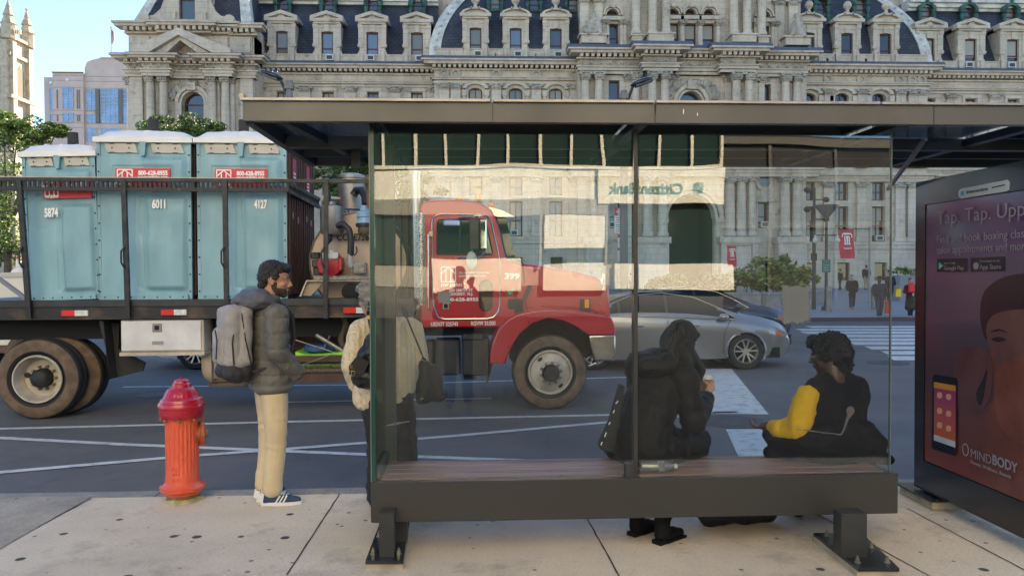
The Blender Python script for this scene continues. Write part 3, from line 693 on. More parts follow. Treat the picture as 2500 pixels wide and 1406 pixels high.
# ---- left corner pavilion
def left_pavilion():
    Y = YL; xr = 470; z = lambda y: ZP(y, Y, xr); X = lambda p, yy=0: XP(p, Y+yy); x0, x1 = X(316), X(622)
    zz = z
    cx = X(473); R = X(500)-cx; zc = zz(252)
    mb = MB(); wall(mb, x0, x1, GROUND-.1, zz(190), Y, [(cx-R,cx+R,zz(400),zc+R),(cx-R,cx+R,zz(640),zz(450))], .8)
    mb.box((x1-.05,Y+.02,GROUND),(x1,YW+2,zz(60))); mb.box((x0,Y+.02,GROUND),(x0+.05,YW+30,zz(60))); mb.box((x0,Y+.03,zz(150)),(x1,Y+3,zz(85)))
    mb.build('pavilion_wall', STONE, HALL, fix=False)
    o = window(cx-R, cx+R, zz(400), zc, Y+.6, HALL, pane=3, arch=True); window(cx-R, cx+R, zz(640), zz(450), Y+.6, HALL, pane=0)
    ar = MB(); spandrel(ar, cx, zc, R, cx-R, cx+R, zc+R+.02, Y+.02, Y+.6); arch_ring(ar, cx, zc, R, R*1.2, Y-.25, Y+.2, 18); arch_ring(ar, cx, zc, R*1.26, R*1.55, Y-.4, Y+.2, 18)
    for sg in (-1,1): ar.box((cx+sg*R*1.0,Y-.3,zz(400)),(cx+sg*R*1.55,Y+.1,zc))
    ar.box((cx-.4,Y-.7,zc+R*1.05),(cx+.4,Y,zc+R*1.75)); ar.build('carved_arch', STONE, HALL)
    rl = MB()
    for sg in (-1,1):
        for k in range(20):
            t = random.uniform(10,85); rr = R*random.uniform(1.65,2.1); rl.ell((cx+sg*rr*math.cos(rad(t)),Y-.1,zc+min(rr*math.sin(rad(t)),R*1.8)),(random.uniform(.2,.4),.3,random.uniform(.2,.5)),7,5)
    rl.build('relief_carving', STONE2, HALL, smooth=True)
    for p in (367,399,518,550): column(X(p,-.9), zz(207), zz(400), .42, Y-1.2, HALL, zz(187))
    column(X(309,-.3), zz(207), zz(400), .4, Y+.3, HALL, zz(187)); column(X(385,-.3), zz(207), zz(400), .34, Y-.5, HALL, zz(190)); column(X(534,-.3), zz(207), zz(400), .34, Y-.5, HALL, zz(190)); column(X(566,-.3), zz(207), zz(400), .34, Y-.5, HALL, zz(190))
    for a, b in ((322,352),(590,620)):
        q = MB(); q.box((X(a),Y-.35,zz(700)),(X(b),Y+.2,zz(190))); q.box((X(a)-.1,Y-.45,zz(420)),(X(b)+.1,Y+.2,zz(405))); o = q.build('corner_pier', STONE, HALL)
    for a, b in ((340,420),(505,575)): q = MB(); q.box((X(a),Y-1.6,zz(700)),(X(b),Y,zz(415))); q.box((X(a-4),Y-1.8,zz(415)),(X(b+4),Y,zz(400))); q.build('pedestal', STONE, HALL)
    def ent(a, b, Yp, dy, n):
        z2 = lambda y: ZP(y+dy, Yp, xr)
        cornice(XP(a,Yp), XP(b,Yp), ((z2(139),z2(143),1.4),(z2(143),z2(148),1.1),(z2(154),z2(157),.5),(z2(170),z2(173),.5),(z2(173),z2(180),.3),(z2(180),z2(187),.15)), Yp, HALL, dent=(z2(148),z2(154),.85), lead=(z2(134),z2(139),1.4), name='entablature')
        m = MB(); m.box((XP(a,Yp)-.1,Yp-.04,z2(187)),(XP(b,Yp)+.1,Yp+1,z2(140))); swags(m, XP(a,Yp), XP(b,Yp), z2(157), z2(170), Yp, n); m.build('swag_frieze', STONE2, HALL, fix=False)
    ent(316,350,Y-.4,2,2); ent(352,412,Y-1.5,0,3); ent(422,498,Y-.4,6,4); ent(505,565,Y-1.5,0,3); ent(580,622,Y-.4,4,2)
    # pediment
    pm = MB(); ap = (X(447,-1.6), ZP(85,Y-1.6,xr)); L_, R_ = X(332,-1.6), X(572,-1.6); zb = ZP(137,Y-1.6,xr)
    pm.prism([(X(415,-.5),zb-.2),(X(505,-.5),zb-.2),(X(505,-.5),zb+.8),(ap[0],ap[1]-.9),(X(415,-.5),zb+.8)], Y-.35, Y+.2)
    pm.prism([(L_+1,zb),(R_-1,zb),(ap[0],ap[1]-.7)], Y-.6, Y+.2)
    for e in (L_, R_):
        s = 1 if e < ap[0] else -1
        pm.prism([(e,zb+.05),(e,zb+.5),(ap[0],ap[1]+.35),(ap[0],ap[1]-.35),(e+s*1.8,zb+.05)], Y-2.7, Y+.2)
        pm.prism([(e+s*1.9,zb-.0),(ap[0],ap[1]-.35),(ap[0],ap[1]-.75),(e+s*3.2,zb-.0)], Y-2.2, Y+.2)
    pm.build('pediment', STONE, HALL)
    # block course and upper cornice
    ub = MB(); ub.box((X(318),Y-.1,zz(136)),(X(618),Y+2,zz(84))); 
    for a, b in ((322,370),(530,560),(566,614)): ub.box((X(a),Y-.3,zz(130)),(X(b),Y+.1,zz(92)))
    ub.build('attic_wall', STONE, HALL)
    for a, b, Yp, dy in ((316,392,Y-.3,1),(394,512,Y-.9,-2),(514,566,Y-.5,0),(568,624,Y-.3,3)):
        z2 = lambda y: ZP(y+dy, Yp, xr)
        cornice(XP(a,Yp), XP(b,Yp), ((z2(60),z2(65),1.2),(z2(65),z2(71),1.0),(z2(80),z2(84),.3)), Yp, HALL, dent=(z2(71),z2(80),.8), name='attic_cornice')
    ub = MB(); ub.box((X(320),Y+.2,zz(90)),(X(616),YW+4,zz(58))); ub.build('attic_block', STONE, HALL)
    # steep roof with pale ribs and a scrolled dormer
    zt, zb = z(-90), z(58); y0, y1 = Y+.6, Y+3.4
    a0, a1, b0, b1 = X(322), X(612), X(372), X(582)
    mb = MB(); mb.face([(a0,y0,zb),(a1,y0,zb),(b1,y1,zt),(b0,y1,zt)]); mb.face([(a1,y0,zb),(a1,y0+14,zb),(b1,y0+12,zt),(b1,y1,zt)]); mb.face([(a0,y0,zb),(b0,y1,zt),(b0,y0+12,zt),(a0,y0+14,zb)]); mb.build('steep_mansard_roof', SLATE, HALL, fix=False)
    for (p, q) in ((a0,b0),(a1,b1)):
        rb = MB(); s = 1 if p == a0 else -1
        rb.face([(p-s*.1,y0-.15,zb),(p+s*1.0,y0-.15,zb),(q+s*.9,y1-.15,zt),(q,y1-.15,zt)]); rb.face([(p+s*1.0,y0-.15,zb),(p+s*1.0,y0+.2,zb),(q+s*.9,y1+.2,zt),(q+s*.9,y1-.15,zt)]); rb.face([(p-s*.1,y0-.15,zb),(p-s*.1,y0+.9,zb),(q,y1+.9,zt),(q,y1-.15,zt)])
        for k in range(9): t = (k+.5)/9; rb.ell((p+(q-p)*t+s*.5,y0+(y1-y0)*t-.18,zb+(zt-zb)*t),(.16,.12,.16),6,4)
        rb.build('hip_rib', PALE, HALL, fix=False)
    dm = MB(); hx = X(463)-X(443); c = X(462); wz0 = zz(50); dm.M = None
    hw = (X(482)-X(443))/2
    wall(dm, c-hw-1.3, c+hw+1.3, zz(56), zt, Y-.3, [(c-hw,c+hw,wz0,zz(-60))], .5)
    for sg in (-1,1):
        dm.box((c+sg*(hw+.25),Y-.6,zz(56)),(c+sg*(hw+1.2),Y,zz(34))); dm.box((c+sg*(hw+1.28),Y-.28,zz(56)),(c+sg*(hw+1.3),Y+3,zt))
        pts = [(c+sg*(hw+1.3),zz(56)),(c+sg*(hw+3.9),zz(56)),(c+sg*(hw+4.1),zz(50)),(c+sg*(hw+3.7),zz(44)),(c+sg*(hw+2.6),zz(40)),(c+sg*(hw+1.9),zz(25)),(c+sg*(hw+1.5),zz(0)),(c+sg*(hw+1.3),zz(-10))]
        dm.prism(pts, Y-.2, Y+.5)
        dm.prism([(c+sg*(hw+3.5+.55*math.cos(rad(t))), zz(49)+.42*math.sin(rad(t))) for t in range(0,360,30)], Y-.5, Y-.1)
    dm.build('scrolled_dormer', STONE, HALL, fix=False)
    window(c-hw, c+hw, wz0, zz(-60), Y+.1, HALL, pane=4)
left_pavilion()
bk = MB(); bk.box((XP(640,YW)+.5, YW+5, GROUND), (XP(2700,YW), YW+30, ZP(-60,YW,850))); bk.build('rear_mass', STONE, HALL)

tw = MB(); tw.box((36,100,GROUND),(150,116,82)); tw.build('added_shade_block', STONE, HALL)  # unseen block added behind the hall to keep the sun off the street
# ================================================================== GROUND, STREET, PLAZA
KERB = 6.0; RZ = -.15
def noise_ground(name, c1, c2, c3, rough=.9, s1=.6, s2=40, spots=None, bump=.25, cracks=False):
    m = bpy.data.materials.new(name); m.use_nodes = True
    n = m.node_tree.nodes; L = m.node_tree.links; b = n['Principled BSDF']; b.inputs['Roughness'].default_value = rough
    tc = n.new('ShaderNodeTexCoord')
    def nz(sc, det=6, ro=.6):
        t = n.new('ShaderNodeTexNoise'); t.inputs['Scale'].default_value=sc; t.inputs['Detail'].default_value=det; t.inputs['Roughness'].default_value=ro; L.new(tc.outputs['Object'], t.inputs[0]); return t
    def rng(t, a, b_, c=0, d=1):
        r = n.new('ShaderNodeMapRange'); r.inputs[1].default_value=a; r.inputs[2].default_value=b_; r.inputs[3].default_value=c; r.inputs[4].default_value=d; L.new(t.outputs[0], r.inputs[0]); return r
    def mixc(f, a, b_, mode='MIX'):
        x = n.new('ShaderNodeMix'); x.data_type='RGBA'; x.blend_type = mode
        L.new(f.outputs[0], x.inputs[0])
        for k, v in ((6,a),(7,b_)):
            if isinstance(v, tuple): x.inputs[k].default_value=(*v,1)
            else: L.new(v.outputs[2], x.inputs[k])
        return x
    x = mixc(rng(nz(s1, 8, .62), .35, .65), c1, c2)
    x = mixc(rng(nz(s2, 3), .45, .75, 0, .55), x, c3)
    x = mixc(rng(nz(s1*3.3, 11, .78), .56, .70, 0, .55), x, tuple(q*.5 for q in c2))
    if spots:   # old chewing-gum and drip marks
        v = n.new('ShaderNodeTexVoronoi'); v.inputs['Scale'].default_value = spots; L.new(tc.outputs['Object'], v.inputs['Vector'])
        nn = nz(3.0, 2); ad = n.new('ShaderNodeMath'); ad.operation='SUBTRACT'; L.new(v.outputs['Distance'], ad.inputs[0]); sc = n.new('ShaderNodeMath'); sc.operation='MULTIPLY'; sc.inputs[1].default_value=.24; L.new(nn.outputs[0], sc.inputs[0]); L.new(sc.outputs[0], ad.inputs[1])
        r = n.new('ShaderNodeMapRange'); r.inputs[1].default_value=.02; r.inputs[2].default_value=-.015; L.new(ad.outputs[0], r.inputs[0])
        def keep(vn, rn, thr):
            sp = n.new('ShaderNodeSeparateColor'); L.new(vn.outputs['Color'], sp.inputs[0]); gt = n.new('ShaderNodeMath'); gt.operation='GREATER_THAN'; gt.inputs[1].default_value=thr; L.new(sp.outputs[0], gt.inputs[0]); mu = n.new('ShaderNodeMath'); mu.operation='MULTIPLY'; L.new(gt.outputs[0], mu.inputs[0]); L.new(rn.outputs[0], mu.inputs[1]); return mu
        x = mixc(keep(v, r, .55), x, (.05,.045,.04))
        v2 = n.new('ShaderNodeTexVoronoi'); v2.inputs['Scale'].default_value = spots*1.9; L.new(tc.outputs['Object'], v2.inputs['Vector']); a2 = n.new('ShaderNodeMath'); a2.operation='SUBTRACT'; L.new(v2.outputs['Distance'], a2.inputs[0]); L.new(sc.outputs[0], a2.inputs[1]); r2 = n.new('ShaderNodeMapRange'); r2.inputs[1].default_value=.0; r2.inputs[2].default_value=-.04; r2.inputs[4].default_value=.85; L.new(a2.outputs[0], r2.inputs[0]); x = mixc(keep(v2, r2, .5), x, (.09,.08,.07))
        x = mixc(rng(nz(.9, 9, .7), .52, .72, 0, .75), x, (.10,.095,.09))
    L.new(x.outputs[2], b.inputs['Base Color'])
    t = nz(120, 3); bp = n.new('ShaderNodeBump'); bp.inputs['Strength'].default_value=bump; bp.inputs['Distance'].default_value=.01; L.new(t.outputs[0], bp.inputs['Height']); L.new(bp.outputs[0], b.inputs['Normal'])
    return m
ASPH = noise_ground('asphalt', (.125,.115,.105), (.075,.071,.068), (.13,.13,.13), .8, .7, 90, bump=.5)
WALK = noise_ground('sidewalk_concrete', (.66,.555,.405), (.50,.42,.31), (.36,.30,.225), .9, .8, 60, spots=4.2, bump=.2)
KERBM = noise_ground('kerb_stone', (.30,.28,.24), (.17,.16,.14), (.1,.09,.08), .9, 2, 50)
PLAZA = noise_ground('plaza_paving', (.26,.265,.285), (.2,.205,.225), (.2,.2,.2), .7, .3, 20, bump=.1)
PAINT = mat('road_paint', (.52,.52,.48), .8, var=.45, scale=9, detail=12, lo=.5, hi=.75, bump=.2)
g = MB(); g.face([(-600,KERB-.02,RZ),(900,KERB-.02,RZ),(900,2500,RZ),(-600,2500,RZ)]); struct(g.build('road', ASPH))
g = MB(); g.box((-60,2.3,-.6),(60,KERB-.16,0)); struct(g.build('sidewalk', WALK))
g = MB(); g.box((-80,-60,-.7),(90,2.299,0)); struct(g.build('dark_forecourt', noise_ground('dimmed_mirror_ground', (.014,.014,.014), (.01,.01,.01), (.02,.02,.02), .8, 1, 40)))  # ground behind the camera, coloured near black so the glass mirrors little of it
g = MB(); x = -60
while x < 60:
    g.box((x,KERB-.155,-.6),(x+1.79,KERB,.004-.004*((int(x)%2))),.012); x += 1.8
struct(g.build('kerb', KERBM))
g = MB(); g.box((-60,KERB+.003,RZ-.1),(60,KERB+.32,RZ+.004)); struct(g.build('gutter_strip', noise_ground('gutter_concrete', (.12,.115,.105), (.075,.072,.068), (.05,.05,.05), .9, 1.6, 60)))
# expansion joints in the sidewalk (they run slightly askew, as in the photo)
JM = mat('joint_dirt', (.045,.04,.035), .95)
g = MB()
def joint(pa, pb, w=.010):
    a, b = atZ(*pa, .003), atZ(*pb, .003); d = (b-a).normalized(); s = V3((-d.y, d.x, 0))*w/2
    n = 14; prev = None
    for i in range(n+1):
        p = a+(b-a)*i/n + s*random.uniform(-.5,.5); q = (p-s*random.uniform(.6,1.3), p+s*random.uniform(.6,1.3))
        if prev: g.face([prev[0],prev[1],q[1],q[0]])
        prev = q
joint((838,1192),(700,1402)); joint((1432,1262),(1512,1405)); joint((1990,1252),(2500,1530)); joint((225,1215),(-20,1345)); joint((2215,1240),(2520,1400)); joint((1180,1215),(1195,1225))
struct(g.build('sidewalk_joints', JM))
# low concrete apron at the left
g = MB(); a = [atZ(-60,1212,.006), atZ(222,1212,.006), atZ(-60,1372,.006)]; g.face(a); struct(g.build('worn_apron', noise_ground('worn_apron', (.40,.345,.26), (.28,.24,.19), (.13,.115,.09), .95, 2.5, 70, spots=5)))
# painted lane lines
def strip(pts, w, dz=0, name='lane_line', z=RZ+.004, m=PAINT):
    z += dz
    mb = MB(); P = [atZ(*p, z) for p in pts]
    for i in range(len(P)-1):
        a, b = P[i], P[i+1]; k = max(1, int((b-a).length/.6)); d = (b-a).normalized(); s = V3((-d.y, d.x, 0))*w/2
        for j in range(k):
            p, q = a+(b-a)*j/k, a+(b-a)*(j+1)/k; e = random.uniform(.96,1.04)
            mb.face([p-s*e, q-s, q+s, p+s*e])
    return struct(mb.build(name, m, fix=False))
strip([(-150,1049),(0,1046),(700,1029),(1500,1012),(1800,1005)], .11)
strip([(-150,1062),(0,1068),(300,1084),(640,1098),(1000,1113),(1480,1131)], .11, .002)
strip([(-150,1164),(0,1152),(450,1113),(700,1095),(1100,1064),(1495,1029),(1700,1012)], .11, .004)
strip([(300,944),(900,939),(1550,920)], .10)
strip([(650,982),(1200,972)], .09)
def quad(pts, name='crosswalk_bar', z=RZ+.004):
    mb = MB(); mb.face([atZ(*p, z) for p in pts]); return struct(mb.build(name, PAINT, fix=False))
quad([(1703,900),(1786,900),(1877,1011),(1742,1009)]); quad([(1772,1047),(1872,1047),(1940,1165),(1826,1165)])
ys = [798,805,812,820,829,838,849,861,874]
lx = [1965,1940,1952,1990,2030,2070,2110,2150,2165]
for y_, l_ in zip(ys, lx):
    h = 2.1+(y_-795)*.035; quad([(l_,y_-h),(2650,y_-h),(2650,y_+h),(l_+18,y_+h)])
# manhole covers
MH = mat('manhole_iron', (.05,.048,.045), .6, var=.4, scale=9, bump=.8, bscale=60)
for i, (px, py, r) in enumerate(((1785,1029,.42),(395,962,.36),(2168,886,.4))):
    c = atZ(px, py, RZ); mb = MB(); mb.lathe([(r,RZ-.02),(r,RZ+.006),(r*.93,RZ+.006),(r*.92,RZ+.003),(r*.6,RZ+.003),(r*.58,RZ+.007),(r*.2,RZ+.007)], (c.x,c.y,0), n=28)
    tag(mb.build('manhole_cover', MH), ('round iron manhole cover between the white crossing bars','iron manhole cover in the road behind the hydrant','iron manhole cover near the far zebra crossing')[i], 'manhole cover', 'manhole covers in the road')
# plaza
PZ = -.02
g = MB(); p0 = atZ(1880,770,RZ); 
g.box((-200, 28.2, -.5), (300, 81.3, PZ)); struct(g.build('plaza', PLAZA))
g = MB(); g.box((-200,28.0,-.5),(300,28.19,PZ+.004)); struct(g.build('plaza_kerb', mat('plaza_kerb', (.085,.06,.055), .8)))
g = MB()
for k in range(9): yy = 30+k*3.1; g.box((5,yy,PZ),(80,yy+.12,PZ+.004))
struct(g.build('plaza_paving_bands', mat('paving_band', (.3,.3,.3), .8)))
# ================================================================== TREES
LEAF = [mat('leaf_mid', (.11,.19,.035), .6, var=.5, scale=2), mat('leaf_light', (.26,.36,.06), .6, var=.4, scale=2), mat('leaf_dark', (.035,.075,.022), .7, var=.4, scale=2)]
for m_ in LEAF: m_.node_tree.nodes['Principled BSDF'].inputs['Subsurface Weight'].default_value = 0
BARK = mat('bark', (.09,.07,.05), .9, var=.5, scale=6, bump=.8, bscale=30)
def leaf_cloud(mb, clusters, nper, size, wts=(5,2,3), spread=1.0, long=2.2):
    sub = []
    for (c, r) in clusters:
        for k in range(9):
            d = V3((random.gauss(0,1), random.gauss(0,1), random.gauss(0,1))).normalized()*random.uniform(.45,1.05); f = random.uniform(.28,.5)
            sub.append((V3(c)+V3((d.x*r[0], d.y*r[1], d.z*r[2])), tuple(q*f for q in r)))
    for (c, r) in sub:
        for i in range(nper//8):
            while 1:
                p = V3((random.uniform(-1,1), random.uniform(-1,1), random.uniform(-1,1)))
                if p.length <= 1: break
            p = p.normalized()*p.length**.45
            q = V3(c)+V3((p.x*r[0], p.y*r[1], p.z*r[2]))
            d = V3((random.gauss(0,1), random.gauss(0,1), random.gauss(0,.6))).normalized(); e = d.cross(V3((random.gauss(0,1), random.gauss(0,1), random.gauss(0,1)))).normalized()
            s = size*random.uniform(.6,1.4)
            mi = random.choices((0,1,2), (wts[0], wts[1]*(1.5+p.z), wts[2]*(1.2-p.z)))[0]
            mb.face([q-d*s*long/2, q+e*s*.42, q+d*s*long/2, q-e*s*.42], mi)
def tree(base, h, clusters, nper, size, label, seed, wts=(5,2,3), trunk=.25, group=None):
    random.seed(seed); t = empty('street_tree', base, 0, label, 'tree', group)
    b = V3(base); mb = MB(); top = V3((0,0,h*.55))
    mb.tube([(0,0,0),(trunk*.2,0,h*.25),(-trunk*.3,0,h*.42),top], [trunk,trunk*.8,trunk*.65,trunk*.45], 9)
    for (c, r) in clusters:
        c = V3(c)-b; m_ = (top*.8+c)/2+V3((0,0,-.2)); mb.tube([top*.8, m_, c], [trunk*.4, trunk*.22, trunk*.08], 6)
    mb.build('trunk', BARK, t, smooth=True)
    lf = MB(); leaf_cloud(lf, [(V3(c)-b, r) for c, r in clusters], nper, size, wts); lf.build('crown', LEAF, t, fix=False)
    return t
def cl(px, py, Y, rx, ry, rz): return (atY(px,py,Y), (rx,ry,rz))
b = atY(20,700,38); b.z = PZ
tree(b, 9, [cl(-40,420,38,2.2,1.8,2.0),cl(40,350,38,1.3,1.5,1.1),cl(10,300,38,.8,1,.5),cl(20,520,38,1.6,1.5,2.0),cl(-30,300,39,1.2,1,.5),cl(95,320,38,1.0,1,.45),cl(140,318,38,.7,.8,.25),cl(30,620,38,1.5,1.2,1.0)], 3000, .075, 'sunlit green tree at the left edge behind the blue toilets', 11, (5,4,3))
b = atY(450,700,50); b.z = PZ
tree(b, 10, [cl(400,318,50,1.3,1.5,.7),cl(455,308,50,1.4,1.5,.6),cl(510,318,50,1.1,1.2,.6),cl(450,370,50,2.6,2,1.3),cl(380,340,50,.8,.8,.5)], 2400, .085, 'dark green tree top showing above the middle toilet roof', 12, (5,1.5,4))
b = atY(845,700,44); b.z = PZ
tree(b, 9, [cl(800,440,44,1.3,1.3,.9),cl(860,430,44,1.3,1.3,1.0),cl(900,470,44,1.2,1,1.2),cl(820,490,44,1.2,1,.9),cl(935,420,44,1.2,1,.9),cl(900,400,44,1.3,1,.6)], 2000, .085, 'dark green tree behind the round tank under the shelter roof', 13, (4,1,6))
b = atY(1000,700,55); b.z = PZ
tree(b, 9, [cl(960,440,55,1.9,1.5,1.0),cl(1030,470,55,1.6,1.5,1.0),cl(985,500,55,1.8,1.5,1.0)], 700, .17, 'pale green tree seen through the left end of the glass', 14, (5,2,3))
# ================================================================== FAR BUILDINGS
CHS = mat('church_stone', (.52,.45,.33), .85, var=.35, scale=1.2, bump=.4)
def church():
    Y = 150; t = empty('church_tower', (0,0,0), 0, 'tan gothic church tower with pinnacles at the far left edge', 'church tower')
    X = lambda p: atY(p,100,Y).x; Z = lambda y: atY(30,y,Y).z
    mb = MB(); x0, x1 = X(-80), X(22)
    mb.box((x0,Y,GROUND),(x1,Y+6.5,Z(85)))
    for (a, b_, p) in ((85,92,.6),(128,136,.5),(232,240,.8),(290,296,.5)): mb.box((x0-p,Y-p,Z(b_)),(x1+p,Y+6.5+p,Z(a)))
    for p in (-60,14): mb.box((X(p-8),Y-.9,GROUND),(X(p+8),Y,Z(100)))
    mb.box((x1,Y,GROUND),(x1+.7,Y+1.2,Z(100))); mb.box((x1,Y+5.3,GROUND),(x1+.7,Y+6.5,Z(100))); dentils(mb, X(-40), x1, Z(122), Z(127), Y-.4, .5, .6)
    for k in range(11): mb.box((X(-2+k*5),Y-.25,Z(84)),(X(0.6+k*5),Y+.3,Z(72)))
    mb.box((x0,Y-.3,Z(72)),(x1,Y+.4,Z(67)))
    mb.build('tower_body', CHS, t)
    for px in (19,40,-70):
        s = MB(); c = X(px); yy = Y+.3 if px != 40 else Y+6.2; c = c if px != 40 else x1-.2
        s.lathe([(1.25,Z(95)),(1.25,Z(60)),(1.45,Z(58)),(1.2,Z(55)),(.75,Z(38)),(1.0,Z(37)),(.45,Z(18)),(.5,Z(17)),(.12,Z(0)),(.28,Z(-3)),(.05,Z(-8))], (c,yy,0), n=8)
        s.build('pinnacle', CHS, t)
    w_ = MB(); w_.prism([(Y+2.2,Z(232)),(Y+4.4,Z(232)),(Y+4.4,Z(165)),(Y+3.3,Z(150)),(Y+2.2,Z(165))], x1+.02, x1+.06, 'yz'); w_.build('belfry_window', mat('belfry_louvre', (.16,.14,.11), .9), t)
    for px in (0,):
        w_ = MB(); c = X(px); r = (X(8)-X(0))*.8 if px != 27 else (X(5)-X(0))
        arch_ring(w_, c, Z(160), r, r*1.5, Y-.5, Y, 10); w_.box((c-r*1.5,Y-.5,Z(228)),(c-r,Y,Z(160))); w_.box((c+r,Y-.5,Z(228)),(c+r*1.5,Y,Z(160)))
        w_.mi = 1; w_.prism([(c-r,Z(228)),(c+r,Z(228))]+[(c+r*math.cos(rad(q)), Z(160)+r*math.sin(rad(q))) for q in range(0,181,15)], Y-.08, Y-.02)
        w_.build('belfry_window', [CHS, mat('belfry_louvre', (.16,.14,.11), .9)], t)
church()
OFS = mat('office_stone', (.50,.42,.39), .8, var=.12, scale=.4); OFD = mat('office_joint', (.17,.14,.13), .8)
OFG = mat('office_glass', (.14,.28,.52), .05, var=.5, scale=.3, spec=1.2)
def office():
    Y = 210; t = empty('office_block', (0,0,0), 0, 'pinkish modern office block with curved top and blue glass behind city hall', 'office building')
    X = lambda p: atY(p,200,Y).x; Z = lambda y: atY(200,y,Y).z
    def arc(x0, x1, zb, zt, n=14):
        c, h = (x0+x1)/2, zt-zb; w_ = (x1-x0)/2; return [(c+w_*math.cos(math.pi*k/n), zb+h*math.sin(math.pi*k/n)) for k in range(n+1)]
    mb = MB(); mb.prism([(X(97),GROUND),(X(128),GROUND),(X(128),Z(185)),(X(97),Z(185))], Y+2, Y+30)
    mb.prism([(X(128),GROUND),(X(203),GROUND),(X(203),Z(179)),(X(128),Z(177))], Y, Y+30)
    mb.prism([(X(203),GROUND),(X(360),GROUND),(X(360),Z(180))]+[(x_, z_) for x_, z_ in arc(X(176),X(350),Z(190),Z(138)) if x_ > X(203)]+[(X(203),Z(165))], Y+.8, Y+30)
    mb.prism(arc(X(120),X(240),Z(190),Z(163)), Y+12, Y+30)
    mb.box((X(243),Y+.5,Z(142)),(X(290),Y+4,Z(138)))
    mb.build('wall', OFS, t)
    jn = MB()
    for y_ in (185,197,214,270,281,300,312): jn.box((X(128),Y-.06,Z(y_+.6)),(X(203),Y,Z(y_))); jn.box((X(204),Y+.74,Z(y_+.6)),(X(330),Y+.8,Z(y_)))
    for p in (138,187,192): jn.box((X(p),Y-.1,Z(266)),(X(p+3),Y,Z(220))); jn.box((X(p),Y-.1,Z(297)),(X(p+3),Y,Z(282)))
    jn.box((X(128),Y-.5,Z(179)),(X(204),Y+.2,Z(177)))
    jn.build('joint_lines', OFD, t)
    def win(a, b_, y0, y1, yy, rows, cols=2):
        m = MB(); m.box((X(a),yy-.1,Z(y1)),(X(b_),yy+.1,Z(y0))); o = m.build('window', OFG, t)
        f = MB()
        for k in range(rows+1): zz = Z(y0)+(Z(y1)-Z(y0))*k/rows; f.box((X(a),yy-.2,zz-.09),(X(b_),yy-.1,zz+.09))
        for k in range(cols+1): xx = X(a)+(X(b_)-X(a))*k/cols; f.box((xx-.06,yy-.22,Z(y1)),(xx+.1,yy-.1,Z(y0)))
        f.build('frame', mat('office_mullion', (.30,.36,.45), .5), o)
    for a, b_, yy in ((111,129,Y+2),(153,178,Y)): win(a,b_,214,266,yy,4); win(a,b_,277,298,yy,2)
    win(207,231,218,268,Y+.8,4); win(207,231,279,299,Y+.8,2); win(207,231,312,345,Y+.8,3)
    win(242,287,217,299,Y+.8,9,4); win(243,288,312,345,Y+.8,3,4); win(296,320,217,299,Y+.8,7,2)
    for a in (231,287): pf = MB(); pf.box((X(a),Y+.2,Z(300)),(X(a+9),Y+.8,Z(217))); pf.build('dark_fin', mat('dark_fin', (.12,.12,.11), .6), t)
    sq = MB()
    for a, b_ in ((164,195),(124,203)): sq.box((X(a-3),Y-.1,Z(b_+3)),(X(a+3),Y+2,Z(b_-3)))
    sq.build('small_window', mat('pale_pane', (.6,.65,.7), .4), t)
    fp = empty('flagpole', (X(260),Y+3,Z(138)), 0, 'thin flagpole with a drooping flag on the office roof', 'flagpole')
    m = MB(); m.cyl((0,0,0),(0,0,Z(58)-Z(138)),.16,8); m.ell((0,0,Z(58)-Z(138)),(.3,.3,.3),6,4); m.build('pole', mat('pole_grey', (.4,.4,.42), .5), fp)
    m = MB(); h = Z(62)-Z(138); P = [(0.15,0,h),(.7,.2,h-.8),(.8,-.1,h-2.6),(.4,.1,h-4.2),(.12,0,h-3.8)]; m.prism([(p[0],p[2]) for p in P], -.05, .05); m.build('flag', mat('flag_cloth', (.35,.12,.14), .8, col2=(.5,.5,.55), scale=1), fp)
office()
